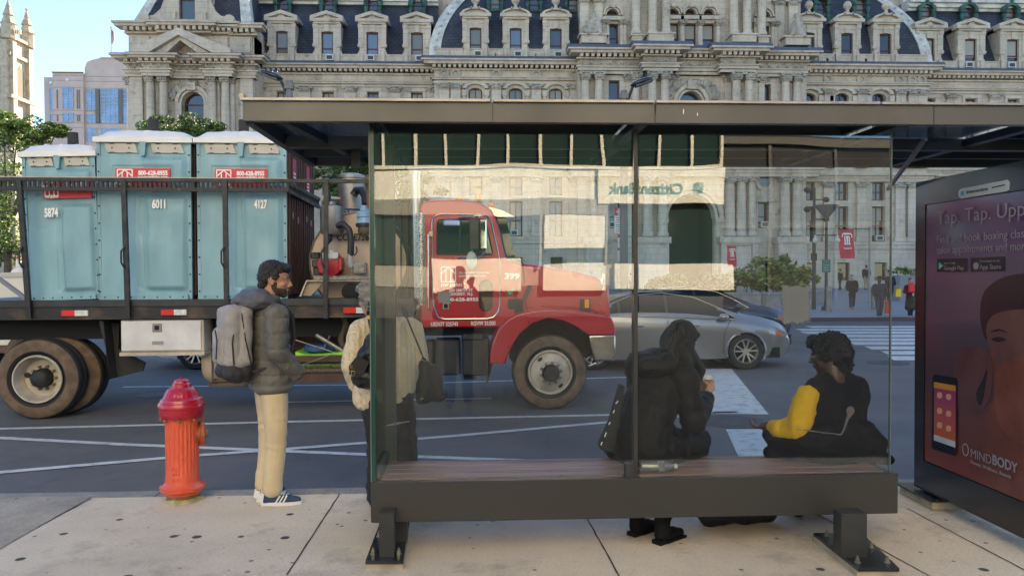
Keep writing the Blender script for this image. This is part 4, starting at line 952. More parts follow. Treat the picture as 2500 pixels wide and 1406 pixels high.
# ================================================================== BANK BEHIND THE CAMERA (seen mirrored in the shelter glass)
def bank():
    YB_ = -20.0; t = empty('bank_building', (0,0,0), 0, 'cream panelled bank with a band of dark windows, mirrored in the shelter glass', 'bank')
    G2 = 4.5*2   # the mirror plane doubles: a reflected point p stands where atY(px,py,9+20) puts it, flipped
    def M_(px, py): p = atY(px, py, G2-YB_); return V3((p.x, YB_, p.z))
    X = lambda p: M_(p, 500).x; Z = lambda y: M_(1350, y).z
    cream = mat('cream_panel', (.88,.84,.72), .7, var=.08, scale=.4); frame = mat('bank_mullion', (.74,.70,.56), .5)
    dark = mat('bank_glass', (.02,.045,.04), .12, spec=.6); louvre = mat('louvre', (.30,.29,.25), .6)
    xa, xb = X(700), X(1772); ztop = Z(300)
    mb = MB(); mb.box((xa-8,YB_-1,Z(700)),(xb,YB_-.3,ztop)); mb.build('wall', mat('bank_core', (.35,.33,.28), .8), t)
    mb = MB(); mb.box((xa-8,YB_-9,ztop),(xb,YB_,34)); mb.build('upper_wall', cream, t)  # unseen upper storeys, raised tall to bounce more sun onto the street
    # window band
    f = MB(); xs = [781,858,937,1013,1090,1167,1243,1318,1395,1471,1549,1612,1687,1762]
    f.box((X(700),YB_-.05,Z(318)),(X(1766),YB_+.05,Z(311))); f.box((X(700),YB_-.05,Z(412)),(X(1766),YB_+.08,Z(404)))
    for p in xs: f.box((X(p)-.055,YB_-.05,Z(404)),(X(p)+.055,YB_+.06,Z(318)))
    f.build('window_frames', frame, t)
    for i in range(len(xs)-1):
        p = MB(); p.box((X(xs[i])+.055,YB_-.2,Z(404)),(X(xs[i+1])-.055,YB_-.1,Z(318))); p.build('window_pane', dark, t)
    # panels
    pn = MB()
    for a, b_, y0, y1 in ((700,1450,415,486),(1328,1475,525,605),(1050,1275,628,712),(1328,1478,645,712),(1500,1790,648,708)): pn.box((X(a),YB_-.25,Z(y1)),(X(b_),YB_,Z(y0)))
    pn.build('cream_panels', cream, t)
    sg = MB(); sg.box((X(1457),YB_-.2,Z(496)),(X(1772),YB_+.12,Z(414))); o = sg.build('sign_board', mat('sign_cream', (.82,.78,.65), .6), t)
    green = mat('sign_green', (.0,.16,.11), .5); s = (X(1700)-X(1500))/200
    TR = Matrix.Translation((X(1496), YB_+.14, Z(472))) @ Matrix.Rotation(math.pi, 4, 'Z') @ Matrix.Translation((-0,0,0))
    # lettering faces +Y; read from the street it says CitizensBank beside a starburst
    tx = text('sign_lettering', 'CitizensBank', .58, green, o, Matrix.Translation((X(1666), YB_+.14, Z(471))) @ Matrix.Rotation(math.pi, 4, 'Z'), .02, .012)
    w_ = max(v.co.x for v in tx.data.vertices)-min(v.co.x for v in tx.data.vertices); k = (X(1666)-X(1481))/w_
    for v in tx.data.vertices: v.co.x = X(1666)+(v.co.x-X(1666))*k
    st = MB(); cx, cz, r = X(1705), Z(458), 16*s
    for q in range(4):
        st.M = Matrix.Translation((cx, YB_+.14, cz)) @ Matrix.Rotation(rad(90*q+45), 4, 'Y')
        for e in (-1,0,1): st.prism([(e*r*.28-r*.09,r*.28),(e*r*.28+r*.09,r*.28),(e*r*.42+r*.13,r*1.05-abs(e)*r*.2),(e*r*.42-r*.13,r*1.05-abs(e)*r*.2)], -.01, .02)
        st.prism([(-r*.3,r*.16),(r*.3,r*.16),(r*.3,r*.24),(-r*.3,r*.24)], -.01, .02)
    st.M = None; st.build('sign_emblem', green, o)
    lv = MB()
    for k in range(11): zz = Z(486)+(Z(522)-Z(486))*k/10; lv.box((X(700),YB_-.1,zz-.025),(X(1475),YB_+.04,zz+.035))
    for p in (1320,1477): lv.box((X(p)-.04,YB_-.1,Z(650)),(X(p)+.04,YB_+.05,Z(486)))
    lv.build('louvres', louvre, t)
    sp = MB()
    for a, b_ in ((700,1320),(1325,1476)): sp.box((X(a),YB_-.28,Z(645)),(X(b_),YB_-.2,Z(525)))
    sp.box((X(1480),YB_-.28,Z(645)),(X(1770),YB_-.2,Z(498)))
    sp.build('shop_glass', dark, t)
    bs = MB(); bs.box((xa-8,YB_-.9,0),(xb,YB_-.35,Z(700))); bs.build('base', mat('bank_base', (.12,.12,.11), .7), t)
bank()

def neighbours():
    for i, (x0, x1, h, lab) in enumerate(((5.2, 40, 7.0, 'dark glazed shopfront building beside the bank, mirrored faintly in the glass'), (-60, -22, 7.0, 'dark brick building on the other side of the bank behind the camera'))):
        t = empty('shop_building', ((x0+x1)/2, -21, 0), 0, lab, 'building'); w_ = (x1-x0)/2
        g = MB(); g.box((-w_,-1,0),(w_,.2,h)); g.build('wall', mat('dark_cladding', (.035,.034,.032), .8, var=.4, scale=.5), t)
        g = MB(); k = -w_+1
        while k < w_-1: g.box((k,.2,.6),(k+.12,.3,h-.4)); k += 2.6
        g.box((-w_,.2,3.4),(w_,.34,3.6)); g.box((-w_,.2,h-.4),(w_,.4,h-.1)); g.build('mullions', mat('bronze_mullion', (.07,.065,.05), .5), t)
neighbours()
# ================================================================== SERVICE TRUCK
TO = V3((-5.5, 9.9, RZ)); TYAW = rad(2.0)
TRK = empty('service_truck', TO, TYAW, 'red cab flatbed service truck with black rails carrying blue portable toilets', 'truck')
TINV = (Matrix.Translation(TO) @ Matrix.Rotation(TYAW, 4, 'Z')).inverted()
def T(px, py, yo=0.0):
    o = TINV @ V3((0,0,HC)); d = TINV.to_3x3() @ ray(px, py); t = (yo-o.y)/d.y; p = o+d*t
    return V3((p.x, yo, p.z))
def TP(pts, yo=0.0): return [(T(x,y,yo).x, T(x,y,yo).z) for x, y in pts]
BLK = mat('black_steel', (.018,.019,.02), .5, var=.5, scale=6, rvar=.12, bump=.15, bscale=60)
RUST = mat('rusty_black_steel', (.022,.022,.022), .7, col2=(.12,.075,.045), scale=2.2, lo=.5, hi=.72, detail=9, stretch=(1,1,2))
DARK = mat('underbody_dark', (.012,.012,.012), .9)
RED = mat('truck_red', (.42,.007,.022), .32, var=.12, scale=1.5, coat=.6, rvar=.06)
CHROME = mat('chrome', (.62,.6,.56), .18, metal=1, var=.25, scale=6)
DULL = mat('dull_metal', (.30,.29,.27), .45, metal=.7, var=.3, scale=5)
WHITE = mat('white_vinyl', (.80,.78,.72), .5)
RDEC = mat('sign_red', (.55,.02,.035), .45)
CREAM = mat('dirty_cream', (.55,.47,.36), .55, var=.35, scale=3, detail=8)
BROWN = mat('brown_panel', (.085,.032,.022), .6, var=.6, scale=3, stretch=(4,4,.4), detail=8)
TIRE = mat('tyre_rubber', (.022,.021,.02), .85, bump=.3, bscale=50); DUST = mat('dusty_sidewall', (.17,.115,.075), .95, var=.45, scale=8, detail=7)
RIMM = mat('cream_rim', (.50,.44,.34), .5, var=.3, scale=7, detail=8)
GLS = mat('vehicle_glass', (.012,.017,.017), .04, spec=.9); CGL = mat('car_glass', (.006,.010,.014), .05, spec=.22)
# ---- flatbed frame
g = MB(); a, b = T(-160,733,-.02), T(1010,733,-.02); zt, zm, zb = T(450,731).z, T(450,747).z, T(450,775).z
g.box((a.x,0.0,zm),(b.x,.1,zt)); g.box((a.x,.02,zt-.02),(b.x,2.4,zt-.005)); g.box((a.x,2.3,zb),(b.x,2.4,zt-.03)); BED = g.build('deck', mat('deck_edge', (.03,.032,.033), .5, var=.5, scale=5), TRK)
g = MB(); g.box((a.x,.02,zb),(b.x,.12,zm-.001)); g.box((a.x,-.01,zb-.015),(b.x,.12,zb)); g.build('side_rail', RUST, TRK)
g = MB(); g.box((a.x,.35,T(500,830).z),(b.x+2.6,.55,zb-.03)); g.box((a.x,1.85,T(500,830).z),(b.x+2.6,2.05,zb-.03))
for x in range(-1, 9): g.box((x*.9-.3,.12,zb-.02),(x*.9-.18,2.3,zt-.03))
g.build('chassis', DARK, TRK)
# ---- stake rails
zr = T(450,437).z; zr2 = T(450,466).z
g = MB(); c, e = T(-160,437,-.03), T(908,437,-.03)
g.box((c.x,-.06,zr-.045),(e.x,0,zr)); g.build('top_rail', BLK, TRK)
g = MB(); g.box((c.x,-.062,zr),(T(703,437).x,.0,zr+.012)); g.build('rail_top_strip', mat('pale_rail_top', (.5,.46,.36), .6, var=.3), TRK)  # thin pale strip along the top of the rail
g = MB(); e2 = T(705,460,-.03); g.box((c.x,-.05,zr2-.012),(e2.x,-.01,zr2+.035));
x = c.x
while x < e2.x:
    g.box((x,-.045,zr2),(x+.030,-.02,zr-.044)); x += .058
g.build('slatted_strip', mat('paint_chipped_black', (.02,.02,.02), .6, col2=(.4,.38,.34), scale=16, lo=.68, hi=.72), TRK)
for k, (xt, xb) in enumerate(((47,72),(302,313),(549,554),(796,795),(-100,-80))):
    g = MB(); p, q = T(xt,440,-.05), T(xb,777,-.05); g.bar(p, q, .058, .05, up=(0,1,0)); 
    m_ = T((xt+xb)/2-4,628,-.09); g.tube([m_+V3((0,0,.13)), m_+V3((-.03,-.02,.07)), m_+V3((-.03,-.02,-.07)), m_+V3((0,0,-.13))], .012, 6)
    g.build('stake_post', BLK, TRK)
g = MB(); p, q = T(703,440,-.03), T(792,500,2.2); g.bar(T(703,448,0), V3((T(703,448,0).x,2.35,zr-.03)), .04, .05); g.bar(V3((T(703,448,0).x,0,zr2)), V3((T(703,448,0).x,2.35,zr2)), .04, .05)
for k in range(28): yy = .05+k*.083; g.box((T(703,448,0).x-.01,yy,zr2),(T(703,448,0).x+.01,yy+.03,zr-.03))
g.build('cross_rail', BLK, TRK)
g = MB(); g.bar(T(-30,660,.6), T(62,728,.3), .035, .05); g.build('diagonal_brace', mat('grey_strut', (.2,.19,.2), .5), TRK)
g = MB(); g.bar(T(896,430,.1), T(900,502,.1), .04); g.bar(T(896,502,.1), T(925,508,.1), .05); g.build('rusty_post', mat('rust_pipe', (.16,.06,.035), .7, var=.3), TRK)
for x0, x1, y0 in ((150,214,758),(393,455,756),(838,900,751)):
    r = MB(); p, q = T(x0,y0,-.012), T(x1,y0+13,-.012); m_ = (p.x+q.x)/2
    r.box((p.x,-.012,q.z),(m_,.025,p.z)); r.mi = 1; r.box((m_+.001,-.012,q.z),(q.x,.025,p.z)); r.build('reflector', [mat('red_reflector', (.6,.01,.01), .25), mat('white_reflector', (.72,.7,.64), .3, var=.3, scale=20)], TRK)
# ---- tool box
g = MB(); p, q = T(293,782,0), T(497,858,0); g.box((p.x,0.02,q.z),(q.x,.62,p.z),.01); tb = g.build('tool_box', CREAM, TRK)
g = MB(); g.box((p.x+.01,0,q.z+.02),(q.x-.03,.018,p.z-.01),.006); o = g.build('tool_box_door', mat('white_painted_steel', (.66,.65,.6), .35, var=.2, scale=3), tb)
g = MB(); g.box((p.x-.01,-.005,q.z-.045),(q.x+.01,.6,q.z-.002)); g.build('tool_box_sill', CREAM, tb)
g = MB(); h0, h1 = T(371,790,-.02), T(394,810,-.02); g.box((h0.x,-.015,h1.z),(h1.x,0,h0.z),.004); g.mi = 1; g.box((h0.x+.03,-.022,h1.z+.025),(h1.x-.03,-.014,h0.z-.025)); g.build('latch', [DULL, DARK], tb); g = MB(); h0, h1 = T(370,833,-.02), T(398,842,-.02); g.box((h0.x,-.006,h1.z),(h1.x,0,h0.z)); g.build('name_plate', DULL, tb)
# ---- mud flap, tank, hose locker, battery box
g = MB(); g.prism(TP([(246,783),(256,783),(272,925),(262,850)], .1), .05, .75); g.prism(TP([(256,783),(292,790),(290,850),(355,885),(350,905),(270,925)], .3), .28, .32); g.build('mud_flap', mat('flap_rubber', (.03,.03,.028), .8, var=.3), TRK)
g = MB(); c0, c1 = T(540,880,.25), T(505,820,.25); g.lathe([(.01,-.02),(.25,0),(.31,.08),(.31,.5),(.25,.58),(.01,.6)], (T(500,880,.5).x,.6,T(530,882,.5).z), 'x', 20)
g.build('cream_tank', mat('yellowed_plastic', (.55,.46,.31), .45, var=.15), TRK, smooth=True)
g = MB(); xx = T(515,800,.2).x
for x_ in (T(515,800,.2).x, T(600,800,.2).x): g.tube([(x_,.25,T(515,783).z),(x_,.25,T(515,935).z),(x_,.95,T(515,935).z)], .014, 6)
g.box((T(510,938,.25).x,.25,T(510,944,.25).z),(T(610,938,.25).x,.9,T(510,936,.25).z)); g.build('tank_strap', RUST, TRK)
g = MB(); p = T(650,868,.1); q = T(935,888,.1)
g.box((p.x,.12,T(700,885,.1).z),(q.x,.9,T(700,868,.1).z)); g.box((p.x,.12,T(700,935,.1).z),(q.x,.9,T(700,914,.1).z)); g.box((p.x,.9,T(700,935,.1).z),(q.x,.95,T(700,790,.1).z)); rk = g.build('hose_rack', mat('rack_brown', (.095,.045,.028), .7, var=.4, scale=4), TRK)
g = MB()
g.tube([T(650,893,.2), T(800,892,.2), T(935,891,.2)], .045, 10); g.mi = 1; g.tube([T(650,906,.2), T(800,905,.2), T(935,904,.2)], .05, 10); g.build('hose', [mat('green_hose', (.09,.16,.02), .6, col2=(.03,.05,.01), scale=60, lo=.45, hi=.55), mat('brown_hose', (.12,.075,.045), .6, col2=(.03,.02,.015), scale=60, lo=.45, hi=.55)], rk, smooth=True)
g = MB(); g.prism(TP([(722,858),(750,866),(800,863),(850,856),(858,868),(722,869)], .14), .12, .7); g.build('green_tarp', mat('lime_green_plastic', (.27,.62,.05), .5, var=.15), rk)
g = MB(); g.tube([T(772,818,.15), T(845,862,.15)], .03, 9); g.tube([T(805,820,.2), T(790,852,.2)], .012, 6); g.tube([T(722,830,.2), T(820,862,.15)], .008, 6); g.tube([T(815,863,.05), T(722,897,.05)], .007, 6); g.build('pipe', DULL, rk)
g = MB(); g.lathe([(.17,-.05),(.2,-.03),(.2,.03),(.17,.05)], (T(778,850,.3).x,.4,T(778,850,.3).z), 'z', 16); g.build('blue_hose_reel', mat('blue_plastic', (.03,.08,.22), .4), rk)
g = MB(); pts = [T(838+6*math.sin(i*.7),775+i*8,.35) for i in range(12)]
for i in range(11):
    for k in range(3): p_ = pts[i]+(pts[i+1]-pts[i])*k/3; g.lathe([(.035,-.008),(.043,0),(.035,.008)], p_, 'z', 8)
g.build('corrugated_hose', mat('hose_tan', (.14,.10,.06), .6), rk)
g = MB(); p, q = T(1062,832,.12), T(1197,915,.12); g.box((p.x,.14,q.z),(T(1125,850,.12).x,.7,p.z),.03); g.box((T(1128,850,.12).x,.12,q.z-.01),(q.x,.7,p.z+.02),.03); g.box((T(1040,870,.3).x,.3,T(1040,900,.3).z),(p.x,.6,T(1040,830,.3).z),.04)
g.box((T(1130,830,.1).x,.1,T(1130,829,.1).z),(T(1180,830,.1).x,.5,T(1130,816,.1).z),.01); g.box((T(1128,0,.1).x,.3,q.z-.08),(T(1160,0,.1).x,.5,q.z))
g.build('battery_box', mat('box_black', (.025,.025,.025), .5, var=.4, scale=5), TRK)
g = MB(); g.prism(TP([(1196,880),(1206,880),(1192,935),(1186,937)], .25), .25, .3); g.build('frayed_flap', mat('dirty_rubber', (.13,.115,.09), .8), TRK)
# ---- wheels
def wheel(px, py, r, front=True, yo=0.0, parent=TRK, dual=False):
    c = T(px, py, yo); c.z = r; w_ = empty('wheel', c, 0); w_.parent = parent
    rim = r*.585
    mb = MB(); mb.lathe([(rim*.98,-.26),(rim*1.06,-.0),(r*.70,.035)], (0,.0,0), 'y', 48, cap=False)
    mb.mi = 1; n = 48
    mb.lathe([(r*.70,.035),(r*.80,.042),(r*.90,.03),(r*.965,.0)], (0,0,0), 'y', n, cap=False)
    mb.mi = 0; mb.lathe([(r*.965,.0),(r*.995,-.02),(r,-.05),(r,-.12),(r*.985,-.125),(r*.985,-.14),(r,-.145),(r,-.22),(r*.97,-.27),(r*.7,-.29),(rim,-.27)], (0,0,0), 'y', n, cap=False)
    # grooves between tread blocks
    mb.build('tyre', [TIRE, DUST], w_, smooth=60, fix=False)
    rb = MB()
    if front:
        rb.lathe([(rim*1.03,.012),(rim,.03),(rim*.95,.03),(rim*.90,.0),(rim*.86,.012),(rim*.72,.035),(rim*.58,.06),(rim*.55,.075),(rim*.40,.08)], (0,0,0), 'y', 40, cap=False)
        rb.mi = 1; rb.lathe([(rim*.37,.07),(rim*.37,.14),(rim*.33,.17),(rim*.05,.175)], (0,0,0), 'y', 20)
        rb.mi = 1
        for t in (128, -52): rb.ell((rim*.76*math.cos(rad(t)), -.026, rim*.76*math.sin(rad(t))), (rim*.13,.02,rim*.085), 12, 6, Euler((0,rad(-t+90),0)).to_matrix())
        rb.mi = 2
        for k in range(10):
            t = rad(36*k+10); x, z = rim*.47*math.cos(t), rim*.47*math.sin(t); rb.lathe([(.021,.07),(.021,.10),(.014,.102),(.014,.125)], (x,0,z), 'y', 6)
    else:
        rb.lathe([(rim*1.03,.012),(rim,.03),(rim*.95,.028),(rim*.90,-.03),(rim*.87,-.10),(rim*.80,-.12),(rim*.78,-.15),(rim*.55,-.165),(rim*.42,-.15)], (0,0,0), 'y', 40, cap=False)
        rb.mi = 1; rb.lathe([(rim*.40,-.16),(rim*.40,-.06),(rim*.36,-.02),(rim*.3,.0),(rim*.05,.01)], (0,0,0), 'y', 14)
        rb.ell((-rim*.66,.14,rim*.12),(rim*.13,.03,rim*.12),12,6)
        rb.mi = 2
        for k in range(10): t = rad(36*k); rb.lathe([(.02,-.16),(.02,-.125),(.013,-.12),(.013,-.1)], (rim*.5*math.cos(t),0,rim*.5*math.sin(t)), 'y', 6)
    rb.build('rim', [RIMM, mat('hub_black', (.02,.018,.016), .5, var=.5, scale=20, bump=.5), mat('lug_nut', (.2,.16,.12), .5, metal=.5)], w_, smooth=50, fix=False)
    return w_
wheel(92,920,.505,False,0.0); wheel(150,910,.505,False,.34); w3 = wheel(92,920,.505,False,2.35); wheel(1343,902,.495,True,.06); wheel(1343,902,.495,True,2.3)
g = MB(); c = T(92,920,0); g.tube([(c.x,.3,.5),(c.x,2.3,.5)], .11, 10); g.ell((c.x,1.2,.5),(.25,.25,.25)); c2 = T(1343,902,0); g.tube([(c2.x,.3,.45),(c2.x,2.3,.45)], .07, 8); g.build('axle', DARK, TRK)
# ---- tank, engine, blower
g = MB(); c = T(882,640,.55); R = (T(882,640,.55).x-T(757,640,.55).x); g.lathe([(R,-1.5),(R,.02),(R*.985,.05)], (c.x,.55,c.z), 'y', 48, cap=False); g.lathe([(R*.985,.03),(R*.8,.07),(R*.4,.10),(.01,.11)], (c.x,.55,c.z), 'y', 48, cap=False); g.mi = 1; g.lathe([(R*1.012,-.02),(R*1.012,.045),(R*.985,.055),(R*.98,.02)], (c.x,.55,c.z), 'y', 48, cap=False)
tk = g.build('vacuum_tank', [mat('tank_tan', (.52,.40,.29), .5, var=.3, scale=2.2, detail=8), DULL], TRK, smooth=35, fix=False)
t_ = T(822,587,.4); text('tank_number', 'CCHE756', .125, mat('black_letter', (.02,.02,.02), .6), tk, TM(t_.x, .40, t_.z, 0), .003, .004, sx=.80, spacing=1.05)
g = MB(); c = T(858,470,.9); r = .19; g.lathe([(r,0),(r,.42),(r*1.06,.43),(r*1.06,.47),(r*.6,.5)], (c.x,.9,T(860,512,.9).z), 'z', 20); g.tube([T(795,485,.8), T(835,487,.8)], .035, 8); g.build('tank_neck', DULL, tk, smooth=True)
g = MB(); c = T(812,0,.3); zt2, zb2 = T(812,505,.3).z, T(812,563,.3).z; g.lathe([(.05,zt2+.07),(.05,zt2+.03),(.15,zt2),(.155,zt2-.03),(.155,zb2),(.13,zb2-.05),(.04,zb2-.07)], (T(806,0,.3).x,.3,0), 'z', 20); g.build('vacuum_trap', DULL, TRK, smooth=50)
HOSE = mat('black_rubber_hose', (.014,.014,.014), .55)
g = MB(); g.tube([T(822,552,.2), T(838,547,.18), T(852,560,.16), T(857,585,.15), T(856,620,.15), T(854,622,.15)], .043, 12); g.tube([T(862,478,.6), T(870,466,.6), T(884,465,.5), T(892,480,.4), T(893,500,.35)], .055, 12)
g.tube([T(806,568,.25), T(806,585,.2), T(797,595,.2), T(795,612,.2), T(788,625,.2)], .03, 8); g.tube([T(800,500,.3), T(801,478,.3), T(795,462,.3)], .038, 10); g.tube([T(864,625,.15), T(872,615,.15), T(870,602,.15)], .01, 6)
g.build('hoses', HOSE, TRK, smooth=True)
g = MB(); g.tube([T(855,612,.15), T(855,640,.15), T(854,640,.15), T(858,652,.15)], [.035,.035,.042,.034], 10); g.build('hose_coupling', mat('grey_fitting', (.3,.31,.3), .5), TRK, smooth=50)
g = MB(); c = T(886,0,.25).x; zz = lambda y: T(886,y,.25).z
g.lathe([(.055,zz(502)),(.06,zz(515)),(.095,zz(518)),(.095,zz(530)),(.085,zz(532)),(.1,zz(545))], (c,.25,0), 'z', 16); g.bar(T(869,525,.25), T(905,525,.25), .05); g.mi = 1; g.lathe([(.115,zz(546)),(.115,zz(553)),(.09,zz(555))], (c,.25,0), 'z', 16); g.mi = 2; g.lathe([(.09,zz(555)),(.088,zz(566)),(.06,zz(574)),(.02,zz(577)),(.015,zz(584))], (c,.25,0), 'z', 16); g.build('filter_bowl', [mat('light_blue_casting', (.20,.36,.52), .4, var=.2), BLK, mat('bowl_brown', (.11,.09,.06), .3)], TRK, smooth=40)
# engine
EN = empty('engine', T(800,672,.15), 0); EN.parent = TRK; eo = T(800,672,.15)
E = lambda px, py, yo=.15: T(px,py,yo)-eo
g = MB(); c = E(803,646,.12); g.lathe([(.06,.10),(.15,.08),(.165,.05),(.17,-.15)], (c.x,c.y+.1,c.z), 'y', 22); 
for k in range(16): t = rad(22.5*k); g.bar((c.x+.05*math.cos(t),c.y-.002,c.z+.05*math.sin(t)), (c.x+.12*math.cos(t),c.y+.01,c.z+.12*math.sin(t)), .01, .012, up=(0,1,0))
a_, b_ = E(778,640), E(790,662); g.box((a_.x,-.02,b_.z-.02),(b_.x+.05,.25,a_.z+.02),.01); a_, b_ = E(826,629), E(836,660); g.box((a_.x,-.05,b_.z),(b_.x,.2,a_.z),.015); g.build('recoil_housing', mat('engine_red', (.36,.01,.025), .4), EN, smooth=35)
g = MB(); a_, b_ = E(786,616), E(826,634); g.box((a_.x,-.06,b_.z),(b_.x,.2,a_.z),.03); g.lathe([(.03,0),(.03,.03)], (E(808,616).x,.05,a_.z), 'z', 12); g.build('fuel_tank', mat('cream_fuel_tank', (.6,.56,.45), .45), EN, smooth=35)
g = MB(); a_, b_ = E(758,616), E(782,632); g.box((a_.x,-.03,b_.z),(b_.x,.2,a_.z),.02); a_, b_ = E(760,634), E(782,652); g.box((a_.x,.02,b_.z),(b_.x,.2,a_.z),.01); a_, b_ = E(762,652), E(800,672); g.box((a_.x,.06,b_.z),(b_.x+.1,.25,a_.z),.01); g.build('air_cleaner', BLK, EN)
g = MB(); p, q = T(858,639,.12), T(893,669,.12); g.box((p.x,.12,q.z),(q.x,.35,p.z),.03); g.bar((( p.x+q.x)/2,.11,q.z+.02),((p.x+q.x)/2,.11,p.z-.02),.01); g.build('vacuum_pump', mat('diamond_cast', (.34,.31,.25), .5, var=.5, scale=25, bump=.8, bscale=60), TRK)
g = MB(); p, q = T(770,674,.05), T(935,682,.05); g.box((p.x,.05,q.z),(q.x,.6,p.z)); g.build('diamond_plate_shelf', mat('diamond_plate', (.35,.32,.27), .45, metal=.4, var=.6, scale=30, bump=.6, bscale=70), TRK)
g = MB(); g.prism(TP([(748,684),(935,684),(935,687),(750,687),(735,724),(731,724)], .1), .08, .14); g.mi = 1; g.prism(TP([(750,688),(790,688),(760,722),(737,722)], .14), .14, .2); g.prism(TP([(840,700),(935,700),(935,725),(900,725)], .4), .38, .42); g.mi = 2; g.lathe([(.11,0),(.11,.12),(.05,.14)], (T(856,712,.2).x,.25,T(856,712,.2).z), 'y', 14); g.build('shelf_bracket', [CREAM, mat('bracket_tan', (.32,.25,.17), .6), DARK], TRK)
# ---- equipment between tank and cab
g = MB(); a, b = T(935,500,.5), T(1000,740,.5); g.box((a.x,.5,b.z),(b.x+.15,2.2,a.z)); 
for k in range(6): g.box((a.x+.05+k*.09,.44,b.z),(a.x+.07+k*.09,.5,a.z))
g.build('headache_rack', mat('rack_black', (.02,.018,.018), .6, var=.5, scale=3), TRK)
g = MB(); g.box((T(950,0,.4).x,.4,T(950,700,.4).z),(T(956,0,.4).x,.45,T(950,545,.4).z)); g.build('red_bar', RED, TRK)
# ---- exhaust stack
g = MB(); p, q = T(1016,420,.2), T(1021,760,.2); g.tube([T(1017,418,.2), T(1015,440,.2), T(1021,756,.2)], .062, 16); st = g.build('exhaust_stack', mat('stack_steel', (.45,.42,.38), .3, metal=.9, var=.2), TRK, smooth=50)
g = MB(); q0, q1 = T(1022,520,.12), T(1035,745,.12)
g.lathe([(.095,0),(.095,q0.z-q1.z)], ((q0.x+q1.x)/2,.2,q1.z), 'z', 18, cap=False); sh = g.build('heat_shield', mat('perforated_shield', (.5,.48,.44), .3, metal=.9, col2=(.12,.11,.1), scale=70, lo=.5, hi=.6, detail=1), st)
g = MB(); g.tube([T(1028,750,.2), T(1030,768,.2), T(1020,786,.3), T(1005,800,.5)], .075, 12); g.build('exhaust_elbow', mat('burnt_elbow', (.22,.12,.06), .4, metal=.6, var=.4), st, smooth=True)
# ---- cab
YN = .12; YF = 2.33
cabp = TP([(1026,800),(1024,600),(1026,500),(1034,492),(1060,489),(1120,488),(1160,492),(1180,499),(1200,512),(1211,533),(1222,575),(1233,622),(1236,632),(1262,645),(1262,800)], YN)
def bevel_obj(o, w_, seg=3, ang=35):
    m_ = o.modifiers.new('b', 'BEVEL'); m_.width = w_; m_.segments = seg; m_.limit_method = 'ANGLE'; m_.angle_limit = rad(ang); m_.harden_normals = False
    return o
g = MB(); g.prism(cabp, YN, YF); cab = bevel_obj(g.build('cab', RED, TRK, smooth=35), .06)
g = MB()
for k in range(5):
    y_ = 499+k*5; a, b = T(1032,y_,YN-.004), T(1195 if k < 3 else 1200,y_+1.5,YN-.004)
# hood, side panel and fender
g = MB(); g.prism(TP([(1240,640),(1262,641),(1330,650),(1400,661),(1450,674),(1478,690),(1488,705),(1491,775),(1440,760),(1340,752),(1262,772),(1240,790)], YN+.12), YN+.10, YF-.12); hood = bevel_obj(g.build('hood', RED, TRK, smooth=35), .10, 4, 25)
outer = [(1196,888),(1198,860),(1203,835),(1214,808),(1235,783),(1262,768),(1300,759),(1342,756),(1385,758),(1430,763),(1470,770),(1493,776),(1502,795),(1503,815)]
inner = [(1500,817),(1436,817),(1420,806),(1400,794),(1374,783),(1338,777),(1299,790),(1269,816),(1252,842),(1242,862),(1234,888)]
g = MB(); P = TP(outer+inner, -.02); 
def fender(y0, y1):
    g = MB(); O = TP(outer, y0); I = TP(inner, y0); pr = O+I; n = len(pr)
    a = [g.av((p[0], y0, p[1])) for p in pr]; b = [g.av((p[0], y1, p[1]+(.05 if k < len(O) and 2 < k < len(O)-1 else 0))) for k, p in enumerate(pr)]
    # face as strips between outer and inner line
    Oi = a[:len(O)]; Ii = list(reversed(a[len(O):])); no, ni = len(Oi), len(Ii)
    import bmesh
    g.fi(a); 
    for j in range(n): g.fi((a[j], a[(j+1)%n], b[(j+1)%n], b[j]))
    g.fi(list(reversed(b)))
    return g
o = fender(-.03, .42).build('fender', RED, TRK, smooth=40); bevel_obj(o, .045, 3, 40)
o = fender(2.05, 2.45).build('fender', RED, TRK, smooth=40); bevel_obj(o, .045, 3, 40)
g = MB(); g.prism(TP([(1262,800),(1300,775),(1340,765),(1400,780),(1440,812),(1440,870),(1262,900)], .5), .5, 1.9); g.build('wheel_well', DARK, TRK)
g = MB(); g.prism(TP([(1437,819),(1503,817),(1504,868),(1496,880),(1454,880),(1447,862)], -.03), -.03, .5); g.box((T(1490,0,0).x,.5,T(1490,880,0).z),(T(1504,0,0).x,2.4,T(1490,820,0).z)); bevel_obj(g.build('bumper', CHROME, TRK, smooth=35), .02)
g = MB(); g.tube([T(1437,893,.1), T(1452,888,.1), T(1464,880,.1)], .012, 6); g.tube([T(1440,872,.1), T(1450,890,.1)], .01, 6); g.tube([T(1440,872,.1), T(1460,882,.1)], .006, 6); g.build('step_bracket', CHROME, TRK)
